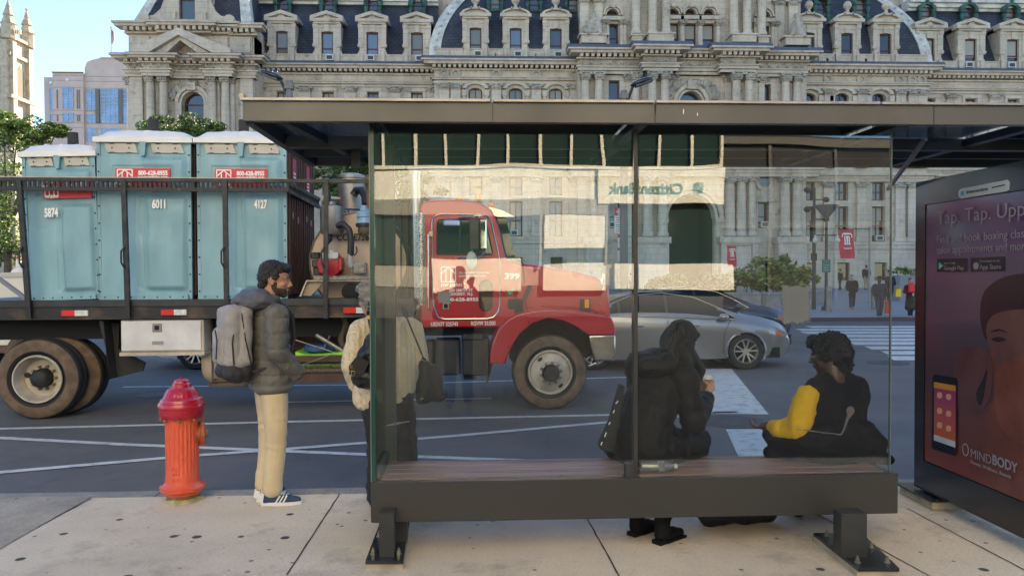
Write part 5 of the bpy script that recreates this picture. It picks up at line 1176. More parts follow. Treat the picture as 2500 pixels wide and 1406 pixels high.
# door
dp = [(1060,750),(1057,735),(1055,600),(1055,545),(1058,532),(1068,525),(1090,523),(1180,524),(1192,530),(1200,545),(1210,590),(1219,630),(1220,655),(1220,745),(1216,762),(1205,774),(1190,778),(1085,779),(1068,774)]
g = MB(); g.prism(TP(dp, YN-.008), YN-.008, YN-.001); door = g.build('door', RED, TRK)
pts = [T(x,y,YN-.012) for x, y in dp]; g = MB(); g.tube(pts+[pts[0]], .011, 8); g.build('door_trim', CHROME, door, smooth=True)
wp = [(1067,620),(1067,545),(1070,539),(1077,537),(1172,536),(1182,540),(1190,560),(1203,618),(1200,621)]
g = MB(); g.prism(TP(wp, YN-.014), YN-.014, YN-.009); g.build('door_window', GLS, door)
g = MB(); pw = [T(x,y,YN-.015) for x, y in wp]; g.tube(pw+[pw[0]], .012, 6); g.tube([T(1123,537,YN-.015), T(1123,621,YN-.015)], .014, 6); g.build('window_rubber', BLK, door)
g = MB(); c = T(1186,722,YN-.01); 
ov = [(1186+15*math.cos(rad(t)), (700 if t > 180 else 742)+16*math.sin(rad(t))) for t in range(0,360,15)]
g.prism(TP(ov, YN-.02), YN-.014, YN-.009); o = g.build('lower_window', mat('amber_dark_glass', (.03,.022,.012), .08, col2=(.13,.07,.02), scale=2), door)
g = MB(); po = [T(x,y,YN-.016) for x, y in ov]; g.tube(po+[po[0]], .012, 6); g.build('window_seal', BLK, door)
g = MB(); a, b = T(1080,739,YN-.02), T(1097,755,YN-.02); g.box((a.x,YN-.02,b.z),(b.x,YN-.008,a.z),.005); g.mi = 1; g.box((a.x+.02,YN-.024,b.z+.02),(b.x-.02,YN-.02,a.z-.015)); g.build('door_handle', [CHROME, DARK], door)
g = MB(); g.tube([T(1050,570,YN-.0), T(1046,572,YN-.06), T(1046,752,YN-.06), T(1051,758,YN-.0)], .014, 8); g.box((T(1045,0,YN).x,YN-.03,T(0,577,YN).z),(T(1053,0,YN).x,YN,T(0,564,YN).z)); g.build('grab_handle', CHROME, TRK, smooth=True)
# windscreen + visor
g = MB(); g.prism(TP([(1209,533),(1236,534),(1245,570),(1260,632),(1234,632),(1222,590)], YN+.12), YN+.14, YF-.14); g.build('windscreen', GLS, TRK)
g = MB(); g.tube([T(1211,534,YN+.1), T(1222,578,YN+.1), T(1236,632,YN+.1)], .018, 6); g.build('pillar_seal', BLK, TRK)
g = MB(); g.prism(TP([(1175,520),(1182,510),(1196,506),(1225,514),(1258,530),(1215,530)], YN+.05), YN+.03, YF-.03); g.build('sun_visor', CHROME, TRK)
# mirrors
g = MB(); 
for x_ in (1154,1188): g.tube([T(x_,535,-.12), T(x_-1,612,-.12)], .010, 8)
g.tube([T(1154,535,-.12), T(1160,527,-.12), T(1182,527,-.12), T(1188,535,-.12)], .010, 8); g.tube([T(1120,532,.1), T(1170,529,-.12)], .012, 8); g.tube([T(1118,628,.1), T(1170,630,-.12), T(1186,614,-.12)], .010, 8)
mr = g.build('mirror', CHROME, TRK, smooth=True)
g = MB(); g.box((T(1144,0,-.1).x,-.16,T(0,611,-.1).z),(T(1166,0,-.1).x,-.06,T(0,532,-.1).z),.015); g.build('mirror_housing', mat('mirror_dark_housing', (.05,.04,.04), .3, metal=.7), mr)
g = MB(); g.box((T(1168,0,-.1).x,-.15,T(0,609,-.1).z),(T(1185,0,-.1).x,-.08,T(0,534,-.1).z),.015); g.build('mirror_glass', mat('mirror_glass', (.5,.55,.5), .05, metal=1), mr)
g = MB(); g.ell(T(1151,636,-.1), (.07,.03,.12), 14, 10); g.build('convex_mirror', mat('grey_green_cup', (.35,.38,.33), .4), mr, smooth=True)
g = MB(); a, b = T(1083,537,-.02), T(1122,552,-.02); g.box((a.x,-.04,b.z),(b.x,.02,a.z),.02); g.tube([T(1095,533,.1), T(1100,538,0)], .008, 6); g.build('small_mirror', mat('blue_mirror', (.25,.35,.6), .15, metal=.6), mr)
# lamps, latch, sticker, vent
for px in (1168,1200,1120): g = MB(); c = T(px,489 if px < 1190 else 506,.5 if px != 1168 else .3); g.ell(c+V3((0,0,.03)), (.045,.04,.04), 10, 6); g.build('roof_lamp', mat('amber_lens', (.8,.25,.02), .25), TRK, smooth=True)
g = MB(); a, b = T(1427,731,.12), T(1438,752,.12); g.box((a.x,.1,b.z),(b.x,.25,a.z),.008); g.mi = 1; g.box((a.x-.005,.105,b.z-.02),(b.x+.005,.25,b.z)); g.build('side_lamp', [mat('amber_lens', (.8,.25,.02), .25), BLK], TRK)
g = MB(); g.tube([T(1294,697,.18), T(1288,712,.16), T(1278,730,.14)], [.02,.03,.018], 8); g.tube([T(1280,728,.16), T(1287,755,.02), T(1291,790,-.035)], .008, 6); g.tube([T(1276,640,.2), T(1281,690,.18)], .007, 6); g.build('hood_latch', BLK, TRK, smooth=True)
g = MB(); g.prism(TP([(1240,730),(1266,729),(1269,733),(1269,745),(1258,755),(1243,755),(1239,750)], YN-.004), YN-.006, YN+.0); g.build('vent_opening', DARK, TRK)
g = MB(); a, b = T(1238,708,YN), T(1252,721,YN); g.box((a.x,YN-.004,b.z),(b.x,YN,a.z)); g.mi = 1; g.tube([(a.x+.02,YN-.006,a.z-.02),(a.x+.035,YN-.006,b.z+.02),(b.x-.02,YN-.006,a.z-.03)], .004, 5); g.build('green_sticker', [mat('sticker_green', (.02,.25,.08), .5), WHITE], TRK)
g = MB(); g.box((T(1467,0,.1).x,.04,T(0,715,.1).z),(T(1473,0,.1).x,.12,T(0,672,.1).z),.008); g.ell(T(1470,692,.02),(.03,.02,.07),8,6); g.build('hood_mirror', CHROME, TRK)
# lettering
def ttext(name, s, px, py, hpx, wpx, m, parent, yo, bold=.0):
    """letters whose baseline starts at a pixel of the photo, hpx tall and wpx wide, lying on the truck side"""
    p = T(px,py,yo); s1 = (T(px+10,py,yo).x-p.x)/10
    o = text(name, s, hpx*s1*1.38, m, parent, TM(p.x, yo, p.z), .0015, bold*hpx*s1)
    xs = [v.co.x for v in o.data.vertices]; k = wpx*s1/(max(xs)-min(xs)); x0 = min(xs)
    for v in o.data.vertices: v.co.x = p.x+(v.co.x-x0)*k
    return o
def logo(x0, y0, x1, y1, yo, parent, T_=None):
    TT = T_ or T; g = MB(); a, b = TT(x0,y0,yo), TT(x1,y1,yo); w_ = b.x-a.x; h = a.z-b.z; t = w_*.035
    L = lambda u, v: V3((a.x+u*w_, yo, b.z+v*h))
    def bar(p, q): g.bar(L(*p), L(*q), t*2, .004, up=(0,1,0))
    for p, q in (((0,0),(1,0)),((0,1),(1,1)),((0,0),(0,1)),((1,0),(1,1)),((.0,.55),(.5,.98)),((1,.55),(.5,.98)),((.33,.0),(.33,.82)),((.67,0),(.67,.82))): bar(p, q)
    return g.build('logo_frame', WHITE, parent)
yo = YN-.016
logo(1077,652,1112,688,yo,door)
ttext('lettering', 'mr.john', 1077, 699, 9, 51, WHITE, door, yo, .03); g = MB(); g.ell(T(1134,693,yo),(.012,.004,.006),8,5); g.build('logo_dot', WHITE, door)
ttext('lettering', 'the complete source for', 1120, 668, 5.5, 76, WHITE, door, yo); ttext('lettering', 'temporary restrooms', 1120, 676, 5.5, 66, WHITE, door, yo)
ttext('lettering', '200 SMITH ST.', 1096, 712, 7, 60, WHITE, door, yo, .02); ttext('lettering', 'KEASBEY, N.J.', 1096, 721, 7, 59, WHITE, door, yo, .02); ttext('lettering', '800-628-8955', 1086, 735, 8, 82, WHITE, door, yo, .03)
ttext('lettering', 'USDOT 525743', 1052, 796, 10, 66, WHITE, TRK, YN-.004, .02); ttext('lettering', 'RGVW 33,000', 1150, 794, 10, 60, WHITE, TRK, YN-.004, .02)
ttext('lettering', '399', 1232, 681, 14, 36, WHITE, TRK, YN-.004, .05)
# ================================================================== PORTABLE TOILETS (stand on the truck bed: things of their own)
BLUE = mat('toilet_blue', (.235,.42,.465), .42, var=.28, scale=1.6, detail=8, stretch=(1.6,1.6,.45), rvar=.08)
BLUE_D = mat('toilet_blue_shadow_gap', (.03,.05,.055), .8)
ROOFW = mat('toilet_white_roof', (.74,.72,.66), .45, var=.1, scale=3)
VENT = mat('vent_cream', (.50,.46,.38), .6, var=.15, scale=5)
TSC = (T(600,600,.1).x-T(500,600,.1).x)/100     # metres per photo pixel on the near side of the load
def toilet(x0, x1, ybase, yroof, yo, depth, number, numx, label, front=True, tilt=0, sign_side=True, seed=0, dx=0):
    """x0/x1/y are photo pixels on the plane yo of the truck"""
    a, b = T(x0,ybase,yo), T(x1,ybase,yo); base = T(450,731).z; W = b.x-a.x; H = T((x0+x1)/2,yroof,yo).z-base
    M = Matrix.Translation(TO) @ Matrix.Rotation(TYAW, 4, 'Z') @ Matrix.Translation((a.x+W/2+dx, yo+depth/2, base))
    t = empty('portable_toilet', M.translation, TYAW, label, 'portable toilet', 'portable toilets loaded on the truck bed')
    t.rotation_euler = (0, tilt, TYAW)
    h = W/2; D = depth/2; rnd = random.Random(seed)
    # moulded front wall as a relief
    nx, nz = 56, 110; mb = MB(); Hs = H-.14
    dents = [(rnd.uniform(-.4,.4)*W, rnd.uniform(.15,.6)*H, rnd.uniform(.1,.25), rnd.uniform(-.02,.02)) for _ in range(5)]
    sm = lambda e0, e1, x: 0 if x <= e0 else (1 if x >= e1 else ((x-e0)/(e1-e0))**2*(3-2*(x-e0)/(e1-e0)))
    def relief(x, z):
        u = x/W+.5; v = z/Hs; r = 0
        # lower field: two raised lobes beside a channel, sloping in at top and foot
        e = min(sm(.03,.10,u), sm(.97,.90,u)) if u < .5 else min(1, sm(-.97,-.90,-u))
        low = sm(.05,.085,v)*sm(-.665,-.63,-v)
        ch = 1-sm(.36,.39,u)*sm(-.55,-.52,-u)
        r += .045*low*e*(.25+.75*ch)
        r -= .02*low*sm(.42,.44,u)*sm(-.50,-.48,-u)
        # band under the rail, upper field stepping in towards the vents
        up = sm(.70,.72,v)*sm(-.905,-.87,-v)
        r += .05*up*e
        r -= .018*up*sm(.16,.165,u)*sm(-.82,-.815,-u)*sm(-.845,-.84,-v)
        r -= .02*sm(.905,.91,v)
        for (dx_, dz_, s_, k_) in dents: r += k_*math.exp(-((x-dx_)**2+(z-dz_)**2)/s_**2)
        return r
    ids = [[mb.av((-h+W*i/nx, -D-relief(-h+W*i/nx, Hs*j/nz), Hs*j/nz+.0)) for i in range(nx+1)] for j in range(nz+1)]
    for j in range(nz):
        for i in range(nx): mb.fi((ids[j][i], ids[j][i+1], ids[j+1][i+1], ids[j+1][i]))
    mb.box((-h,-D+.012,0),(h,-D+.05,Hs)); mb.box((-h,-D-.006,0),(-h+.04,-D+.04,Hs)); mb.box((h-.04,-D-.006,0),(h,-D+.04,Hs)); mb.box((-h+.04,-D-.05,0),(h-.04,-D+.01,.06))
    mb.mi = 1
    for s in (-1,1):
        for k in range(9): mb.ell((s*(h-.022), -D-.01, .1+k*Hs*.108), (.011,.008,.011), 6, 4)
    for k in range(7): mb.ell((-h+.1+k*(W-.2)/6, -D-.052, .03), (.01,.006,.01), 6, 4)
    fr = mb.build('front_wall', [BLUE, DARK], t, smooth=45)
    # brown side and back walls, ribbed
    sw = MB(); 
    for s in (-1, 1):
        xs = s*(h-.001); sw.box((xs,-D+.05,0),(xs-s*.03,D,Hs))
        for k in range(6): y = -D+.1+k*(depth-.2)/5.5; sw.box((xs,y,.05),(xs+s*.022,y+.07,Hs-.05))
    sw.box((-h+.03,D-.03,0),(h-.03,D,Hs)); sw.build('side_walls', BROWN, t)
    # vents + fin
    vz0, vz1 = Hs*.925, Hs*.985
    for s in (-1,1):
        v = MB(); c = s*W*.245; v.prism([(c-W*.17,vz1),(c+W*.15,vz1),(c+W*.185,vz0),(c-W*.145,vz0)], -D-.012, -D+.012)
        v.mi = 1
        for e in (-.09,.09): v.ell((c+e*W,-D-.014,(vz0+vz1)/2),(.011,.006,.011),6,4); v.box((c+e*W-.03,-D-.013,vz1-.012),(c+e*W+.03,-D-.012+.001,vz1+.001)); v.box((c+e*W-.03,-D-.014,vz0-.001),(c+e*W+.03,-D-.012,vz0+.008))
        v.build('vent_panel', [VENT, BLUE_D], t)
    f = MB(); f.prism([(-.022,Hs*.905),(.022,Hs*.905),(.04,Hs*.995),(-.04,Hs*.995)], -D-.05, -D); f.build('fin', BLUE, t)
    # domed white roof with ribs and skirt
    rf = MB(); n = 48; mN = 10; zr0 = Hs-.01; hh = H-zr0+.01
    ov = h+.03
    def rz(u, v): 
        e = min(1, (1-abs(u))/.30); q = min(1, (1-abs(v))/.25); k = math.sin(e*math.pi/2)*math.sin(q*math.pi/2)
        return .05+(hh-.05)*(.55*k+.45*k*(1-.6*u*u)) + .007*k*max(0, math.sin(u*math.pi*5+1))
    ids = [[rf.av((u*ov, v*(D+.05), zr0+rz(u, v))) for u in [(-1+2*i/n) for i in range(n+1)]] for v in [(-1+2*j/mN) for j in range(mN+1)]]
    for j in range(mN):
        for i in range(n): rf.fi((ids[j][i], ids[j][i+1], ids[j+1][i+1], ids[j+1][i]))
    rf.box((-ov,-D-.05,zr0-.012),(ov,D+.05,zr0+.05)); rf.build('roof', ROOFW, t, smooth=40)
    vp = MB(); px_ = -W*.12 if seed % 2 else -W*.1; vp.cyl((px_,.1,zr0+hh*.7),(px_,.1,H+.09),.095,14,.08); vp.mi = 1; vp.cyl((px_,.1,H+.05),(px_,.1,H+.26),.068,14); vp.build('vent_pipe', [ROOFW, mat('pipe_black', (.03,.028,.026), .8, bump=.6)], t, smooth=40)
    # red sign
    if front:
        s0 = -W*.29; s1 = W*.29 if W > .95 else W*.36; sz1 = Hs*.825; sz0 = sz1-.23
        yy = -D-.045
        if number == '5874': s0, s1 = -W*.2, W*.46
        sg = MB(); sg.box((s0,yy-.006,sz0),(s1,yy+.02,sz1)); so_ = sg.build('sign', RDEC, t)
        wS = s1-s0
        l = MB(); lx0, lx1, lz1, lz0 = s0+wS*.04, s0+wS*.31, sz1-.018, sz0+.03
        def LL(u, v_): return V3((lx0+u*(lx1-lx0), yy-.009, lz0+v_*(lz1-lz0)))
        for p, q in (((0,0),(1,0)),((0,1),(1,1)),((0,0),(0,1)),((1,0),(1,1)),((0,.55),(.5,.98)),((1,.55),(.5,.98)),((.33,0),(.33,.82)),((.67,0),(.67,.82))): l.bar(LL(*p), LL(*q), .014, .004, up=(0,1,0))
        l.build('logo_frame', WHITE, so_)
        for s_, z_, sz_ in (('800-628-8955', sz1-.085, .062), ('www.mrjohn.com', sz1-.135, .052), ('mr.john', sz0+.012, .045)):
            x_ = s0+wS*.42 if s_ != 'mr.john' else lx0; o = text('lettering', s_, sz_*1.25, WHITE, so_, TM(x_, yy-.009, z_), .0015, .003)
            xs = [v.co.x for v in o.data.vertices]; k = ((s1-.03-x_) if s_ != 'mr.john' else lx1-lx0)/(max(xs)-min(xs)); m0 = min(xs)
            for v in o.data.vertices: v.co.x = x_+(v.co.x-m0)*k
        nz_ = Hs*.575; o = text('number', number, .15, WHITE, t, TM(0,0,0), .0015, .006, sx=.8)
        xs = [v.co.x for v in o.data.vertices]; w_ = max(xs)-min(xs); sc = .165/w_; cxn = numx*W
        for v in o.data.vertices:
            v.co.x = cxn+(v.co.x-min(xs)-w_/2)*sc; v.co.z += nz_; v.co.y = -D-.058-relief(cxn,nz_)*.2+ (v.co.y)*.5
    # red stickers on the right-hand side wall
    if sign_side:
        for (y0_, y1_) in ((-D+.30,-D+.52),):
            s = MB(); s.box((h+.022,y0_,Hs*.70),(h+.026,y1_,Hs*.92)); s.mi = 1
            for k in range(5): s.box((h+.026,y0_+.03,Hs*.72+k*.05),(h+.028,y1_-.03,Hs*.72+k*.05+.02))
            s.build('side_sticker', [mat('pink_red_sticker', (.40,.03,.08), .5), WHITE], t)
        s = MB()
        for y0_, z_ in ((-D+.25,.52),(-D+.6,.5)): s.box((h+.022,y0_,Hs*z_),(h+.028,y0_+.07,Hs*z_+.09))
        s.build('side_plates', mat('small_tag', (.25,.2,.15), .5), t)
    return t
toilet(60,238,726,352,.16,1.08,'5874',-.10,'blue portable toilet numbered 5874, lowest and leftmost on the truck',tilt=rad(-1.6),seed=1,dx=.04)
toilet(241,470,728,318,.16,1.08,'6011',.17,'blue portable toilet numbered 6011 in the middle of the truck bed',seed=2)
toilet(484,702,728,320,.16,1.08,'4127',.22,'blue portable toilet numbered 4127 with brown ribbed side nearest the cab',seed=3)
for i, (a, b) in enumerate(((62,230),(246,462),(482,698))):
    w_ = (T(b,728,.16).x-T(a,728,.16).x); 
    pa = T(a,728,.16); 
    # second row behind the first, same size in metres
    def px_of(xl, yo):   # photo pixel of a local x on plane yo (solved by bisection)
        lo, hi = -400.0, 1600.0
        for _ in range(40):
            m_ = (lo+hi)/2
            if T(m_,600,yo).x < xl: lo = m_
            else: hi = m_
        return lo
    toilet(px_of(pa.x,1.3), px_of(pa.x+w_,1.3), 728, (372,347,345)[i], 1.3, 1.05, '', 0, ('portable toilet in the far row behind number 5874','portable toilet in the far row behind number 6011','brown sided portable toilet in the far row behind number 4127')[i], front=False, seed=i+4)
# ================================================================== BUS SHELTER
OLIVE = mat('olive_grey_paint', (.040,.039,.034), .42, var=.22, scale=1.2, detail=7, rvar=.1, spec=.35)
SHD = mat('shelter_dark_paint', (.028,.030,.029), .45, var=.3, scale=3)
SHELT = empty('bus_shelter', (0,4.5,0), 0, 'dark olive steel bus shelter with glass walls, bench and flat roof on the pavement', 'bus shelter')
def S(g, name, m, parent=SHELT, smooth=False, fix=True):
    o = g.build(name, m, parent, smooth, fix=fix)
    o.matrix_parent_inverse = Matrix.Translation((0,-4.5,0)) if parent is SHELT else Matrix.Identity(4)
    return o
X0, X1 = -.62, 2.51
g = MB(); g.box((X0,4.49,.21),(X1,4.54,.445),.006); o = S(g, 'bench_fascia', OLIVE)
g = MB(); g.box((X0,4.541,.24),(X0+.05,5.0,.44)); g.box((X1-.05,4.541,.24),(X1,5.0,.44)); g.box((X0+.05,4.97,.3),(X1-.05,5.0,.43)); g.box((.9,4.541,.3),(.96,4.97,.43)); S(g, 'bench_frame', SHD)
SLAT = mat('wet_brown_slats', (.20,.105,.08), .38, var=.45, scale=2.2, detail=9, stretch=(.35,4,1), rvar=.1, bump=.2, bscale=30)
g = MB()
for k in range(4): y = 4.552+k*.108; g.box((X0+.055,y,.425),(X1-.055,y+.098,.452),.004)
S(g, 'bench_seat', SLAT)
BOLT = mat('bolt_steel', (.35,.32,.26), .4, metal=.8, var=.4, scale=30)
PAD = mat('grout_pad', (.36,.31,.22), .9, var=.35, scale=9)
for nm, (c0, c1, c2, c3), (pl, pr, pb) in (('left', ((892,1368),(984,1368),(1000,1268),(930,1268)), (926,962,1358)), ('right', ((2095,1386),(2196,1386),(2105,1300),(1986,1300)), (2054,2118,1360))):
    P = [atZ(*c, .055) for c in (c0,c1,c2,c3)]
    g = MB(); g.prism([(p.x,p.y) for p in P], .036, .055, 'xy'); o = S(g, 'base_plate', mat('wet_black_plate', (.02,.022,.025), .25, var=.4, scale=9))
    g = MB(); g.prism([(p.x,p.y+.012) for p in P], .0, .036, 'xy'); o2 = S(g, 'pad', PAD)
    g = MB(); a = atZ(pl, pb, .055); b = atZ(pr, pb, .055); g.box((a.x,a.y,.055),(b.x,a.y+.1,.30)); S(g, 'bench_leg', SHD)
    if nm == 'left': g = MB(); g.box((a.x+.05,a.y+.24,.055),(b.x+.05,a.y+.34,.30)); S(g, 'bench_leg', SHD)
    for (u, v) in ((.15,.14),(.85,.14),(.15,.55),(.85,.55),(.2,.9),(.8,.9)):
        q = (P[0]*(1-u)+P[1]*u)*(1-v)+(P[3]*(1-u)+P[2]*u)*v; g = MB(); g.lathe([(.018,.055),(.018,.06),(.012,.061),(.012,.078),(.007,.079),(.007,.092)], (q.x,q.y,0), 'z', 6); S(g, 'bolt', BOLT)
# posts and glass
GT = 2.535
GLASS = glass('shelter_glass', .085, (.96,.98,.97), .0)
GLASS2 = glass('side_glass', .12, (.55,.68,.65), .0)
g = MB(); g.box((X0+.03,4.522,.447),(.925,4.532,GT)); p1 = S(g, 'glass_pane', GLASS); g = MB(); g.box((.955,4.522,.447),(2.47,4.532,GT)); p2 = S(g, 'glass_pane', GLASS)
g = MB(); g.box((X0+.012,4.54,.447),(X0+.022,5.06,GT)); S(g, 'side_glass_pane', GLASS2)
EDGE = mat('glass_edge_green', (.015,.06,.05), .15)
g = MB(); g.box((X0+.005,4.505,.446),(X0+.029,4.539,GT)); S(g, 'glass_edge_strip', EDGE)
g = MB(); g.box((X0+.001,4.50,.446),(X0+.0045,4.535,GT)); S(g, 'glass_edge_strip', mat('edge_highlight', (.22,.22,.17), .3))
g = MB(); g.box((2.472,4.518,.447),(2.478,4.535,GT)); S(g, 'glass_edge_strip', mat('edge_grey', (.10,.12,.11), .3))
g = MB(); g.box((.927,4.545,.447),(.953,4.60,GT)); g.box((.87,4.50,.4455),(.92,4.545,.53)); S(g, 'divider_post', SHD)
g = MB(); g.box((X0+.002,5.062,.0),(X0+.085,5.14,2.485)); S(g, 'rear_post', mat('post_olive', (.06,.062,.055), .4, var=.2)); 
g = MB(); g.box((X0+.024,4.545,.449),(X0+.045,5.06,.50)); S(g, 'glass_channel', SHD)
# roof
RX0, RX1, RY0, RY1 = -1.285, 6.6, 4.34, 6.07
g = MB(); g.box((RX0,RY0,2.495),(RX1,RY0+.05,2.605),.004); S(g, 'roof_fascia', mat('fascia_warm_grey', (.115,.107,.088), .42, var=.25, scale=1.1, detail=7, rvar=.1, spec=.35))
for x_, w_ in ((1.005,.006),(2.62,.005),(.09,.005)):
    g = MB(); g.box((x_,RY0-.002,2.496),(x_+w_,RY0-.0003,2.604)); S(g, 'fascia_joint', SHD)
for x_, z_, h_ in ((1.17,2.56,.016),(1.25,2.545,.01)): g = MB(); g.ell((x_,RY0-.001,z_),(.003,.0015,h_),6,5); S(g, 'bird_dropping', WHITE)
g = MB(); g.tube([(1.008,RY0-.001,2.60),(1.010,RY0-.001,2.56),(1.007,RY0-.001,2.52)],[.008,.004,.001],5); S(g, 'rust_streak', mat('rust_streak', (.05,.035,.022), .9))
g = MB(); g.box((RX0-.01,RY0-.018,2.6055),(0.08,RY0+.05,2.622),.003); g.box((.095,RY0-.018,2.6055),(1.0,RY0+.05,2.621),.003); g.box((1.012,RY0-.018,2.6055),(2.3,RY0+.05,2.621),.003); g.box((2.31,RY0-.018,2.6055),(RX1,RY0+.05,2.620),.003); g.box((RX0-.015,RY0-.01,2.622),(RX0+.01,RY0+.05,2.642)); S(g, 'drip_edge', mat('weathered_alu', (.40,.36,.31), .38, metal=.35, var=.35, scale=6, stretch=(1,8,8)))
g = MB(); g.box((RX0,RY0+.051,2.487),(RX0+.05,RY1,2.60)); S(g, 'end_fascia', SHD)
g = MB(); g.box((RX0+.051,RY1-.05,2.487),(RX1,RY1,2.60)); S(g, 'rear_fascia', SHD)
g = MB(); g.box((RX0+.051,5.08,2.47),(RX1,5.15,2.545)); S(g, 'purlin', SHD)
g = MB(); g.box((RX0+.051,5.60,2.49),(RX1,5.63,2.54)); S(g, 'purlin', SHD); g = MB(); g.box((X0-.01,4.5,2.537),(3.2,4.56,2.60)); S(g, 'purlin', SHD)
g = MB(); g.bar((-1.08,RY0+.05,2.52),(-.86,RY1-.05,2.52),.055,.05); S(g, 'roof_beam', SHD); g = MB(); g.bar((X0+.02,RY0+.05,2.552),(X0+.02,RY1-.05,2.515),.07,.055); S(g, 'roof_beam', SHD)
for x in (.94,2.47,3.3,4.9): g = MB(); g.box((x-.035,RY0+.051,2.492),(x+.035,RY1-.051,2.538)); S(g, 'roof_beam', SHD)
g = MB(); g.bar((2.80,4.72,2.48),(3.12,5.75,2.28),.022); S(g, 'tie_rod', mat('rod_grey', (.28,.28,.30), .4, metal=.5))
g = MB(); g.box((-.84,5.25,2.36),(-.78,5.30,2.47)); S(g, 'bracket', SHD)
RG1 = glass('roof_glass_clear', .08, (.30,.36,.45), .1, film=.10); RG2 = glass('roof_glass_dark', .05, (.035,.04,.05), .1, film=.05)
g = MB(); g.box((RX0+.05,RY0+.05,2.552),(X0-.02,RY1-.05,2.56)); S(g, 'roof_pane', RG1)
for a, b, m_ in ((X0+.06,.9,RG2),(.98,2.43,RG2),(2.51,3.26,RG1),(3.34,4.86,RG2)):
    g = MB(); g.box((a,RY0+.05,2.552),(b,RY1-.05,2.56)); S(g, 'roof_pane', m_)
# etched-off stickers and scratches on the glass
def smudge_mat(name, col, alpha, sc, bias):
    m = bpy.data.materials.new(name); m.use_nodes = True; n = m.node_tree.nodes; L = m.node_tree.links
    b = n['Principled BSDF']; b.inputs['Base Color'].default_value = (*col,1); b.inputs['Roughness'].default_value = .8
    tc = n.new('ShaderNodeTexCoord'); t = n.new('ShaderNodeTexNoise'); t.inputs['Scale'].default_value = sc; t.inputs['Detail'].default_value = 8; t.inputs['Roughness'].default_value=.7; L.new(tc.outputs['Object'], t.inputs[0])
    sx = n.new('ShaderNodeSeparateXYZ'); L.new(tc.outputs['Generated'], sx.inputs[0])
    def edge(o):
        a = n.new('ShaderNodeMath'); a.operation='SUBTRACT'; L.new(o, a.inputs[0]); a.inputs[1].default_value=.5
        c = n.new('ShaderNodeMath'); c.operation='ABSOLUTE'; L.new(a.outputs[0], c.inputs[0])
        d = n.new('ShaderNodeMapRange'); d.inputs[1].default_value=.5; d.inputs[2].default_value=.18; L.new(c.outputs[0], d.inputs[0]); return d
    e1, e2 = edge(sx.outputs[0]), edge(sx.outputs[2]); mn = n.new('ShaderNodeMath'); mn.operation='MINIMUM'; L.new(e1.outputs[0], mn.inputs[0]); L.new(e2.outputs[0], mn.inputs[1])
    ad = n.new('ShaderNodeMath'); ad.operation='ADD'; L.new(mn.outputs[0], ad.inputs[0]); L.new(t.outputs[0], ad.inputs[1])
    r = n.new('ShaderNodeMapRange'); r.inputs[1].default_value=bias; r.inputs[2].default_value=bias+.12; r.inputs[4].default_value=alpha; L.new(ad.outputs[0], r.inputs[0]); L.new(r.outputs[0], b.inputs['Alpha'])
    return m
def smudge(x0, y0, x1, y1, name, m, parent):
    a, b = atY(x0,y0,4.519), atY(x1,y1,4.519); g = MB(); g.box((a.x,4.5175,b.z),(b.x,4.5195,a.z)); o = g.build(name, m, parent); o.matrix_parent_inverse = Matrix.Translation((0,-4.5,0)); return o
SMG = smudge_mat('scraped_sticker_grey', (.13,.135,.13), .93, 18, .98); SMW = smudge_mat('scratch_white', (.6,.6,.57), .6, 40, .9)
smudge(1893,676,1992,812,'scraped_sticker',SMG,SHELT); smudge(1060,706,1107,747,'scraped_sticker',SMG,SHELT)
g = MB(); P = [atY(x,y,4.519) for x,y in ((1945,1047),(1990,1053),(2053,1061),(2062,1045),(2067,1026),(2074,1012))]
g.tube(P, [.003,.004,.005,.007,.008,.012], 6); g.ell(atY(2076,1003,4.519), (.026,.003,.030), 12, 6); g2 = MB(); g2.tube([atY(x,y,4.519) for x,y in ((940,1040),(965,1034),(1000,1028))], [.002,.008,.003], 6)
ETCH = bpy.data.materials.new('etched_scratch'); ETCH.use_nodes = True; ETCH.node_tree.nodes['Principled BSDF'].inputs['Base Color'].default_value=(.12,.12,.12,1); ETCH.node_tree.nodes['Principled BSDF'].inputs['Alpha'].default_value=.4
for q in (g, g2): o = q.build('glass_scratch', ETCH, SHELT, smooth=True); o.matrix_parent_inverse = Matrix.Translation((0,-4.5,0))
# ================================================================== AD PANEL
AXX = 3.20
def AX(px, py, X=AXX):
    d = ray(px, py); t = X/d.x; return V3((X, d.y*t, HC+d.z*t))
AD = empty('advertising_panel', (AXX+.08,4.9,0), 0, 'tall black backlit advertising panel with a purple and orange boxing poster at the right edge', 'advertising panel')
def A_(g, name, m, smooth=False, parent=None):
    o = g.build(name, m, AD if parent is None else parent, smooth)
    if parent is None: o.matrix_parent_inverse = Matrix.Translation((-(AXX+.08),-4.9,0))
    return o
ADB = mat('panel_black', (.012,.013,.014), .22, spec=.6, coat=.3)
g = MB(); g.box((AXX+.012,4.22,.09),(AXX+.17,5.5,2.30),.01); A_(g, 'panel_case', ADB)
g = MB(); 
for a, b, c, d in ((4.22,5.5,.09,.30),(4.22,5.5,2.13,2.30),(5.385,5.5,.301,2.129),(4.22,4.30,.301,2.129)): g.box((AXX-.008,a,c),(AXX+.0115,b,d))
A_(g, 'panel_frame', ADB)
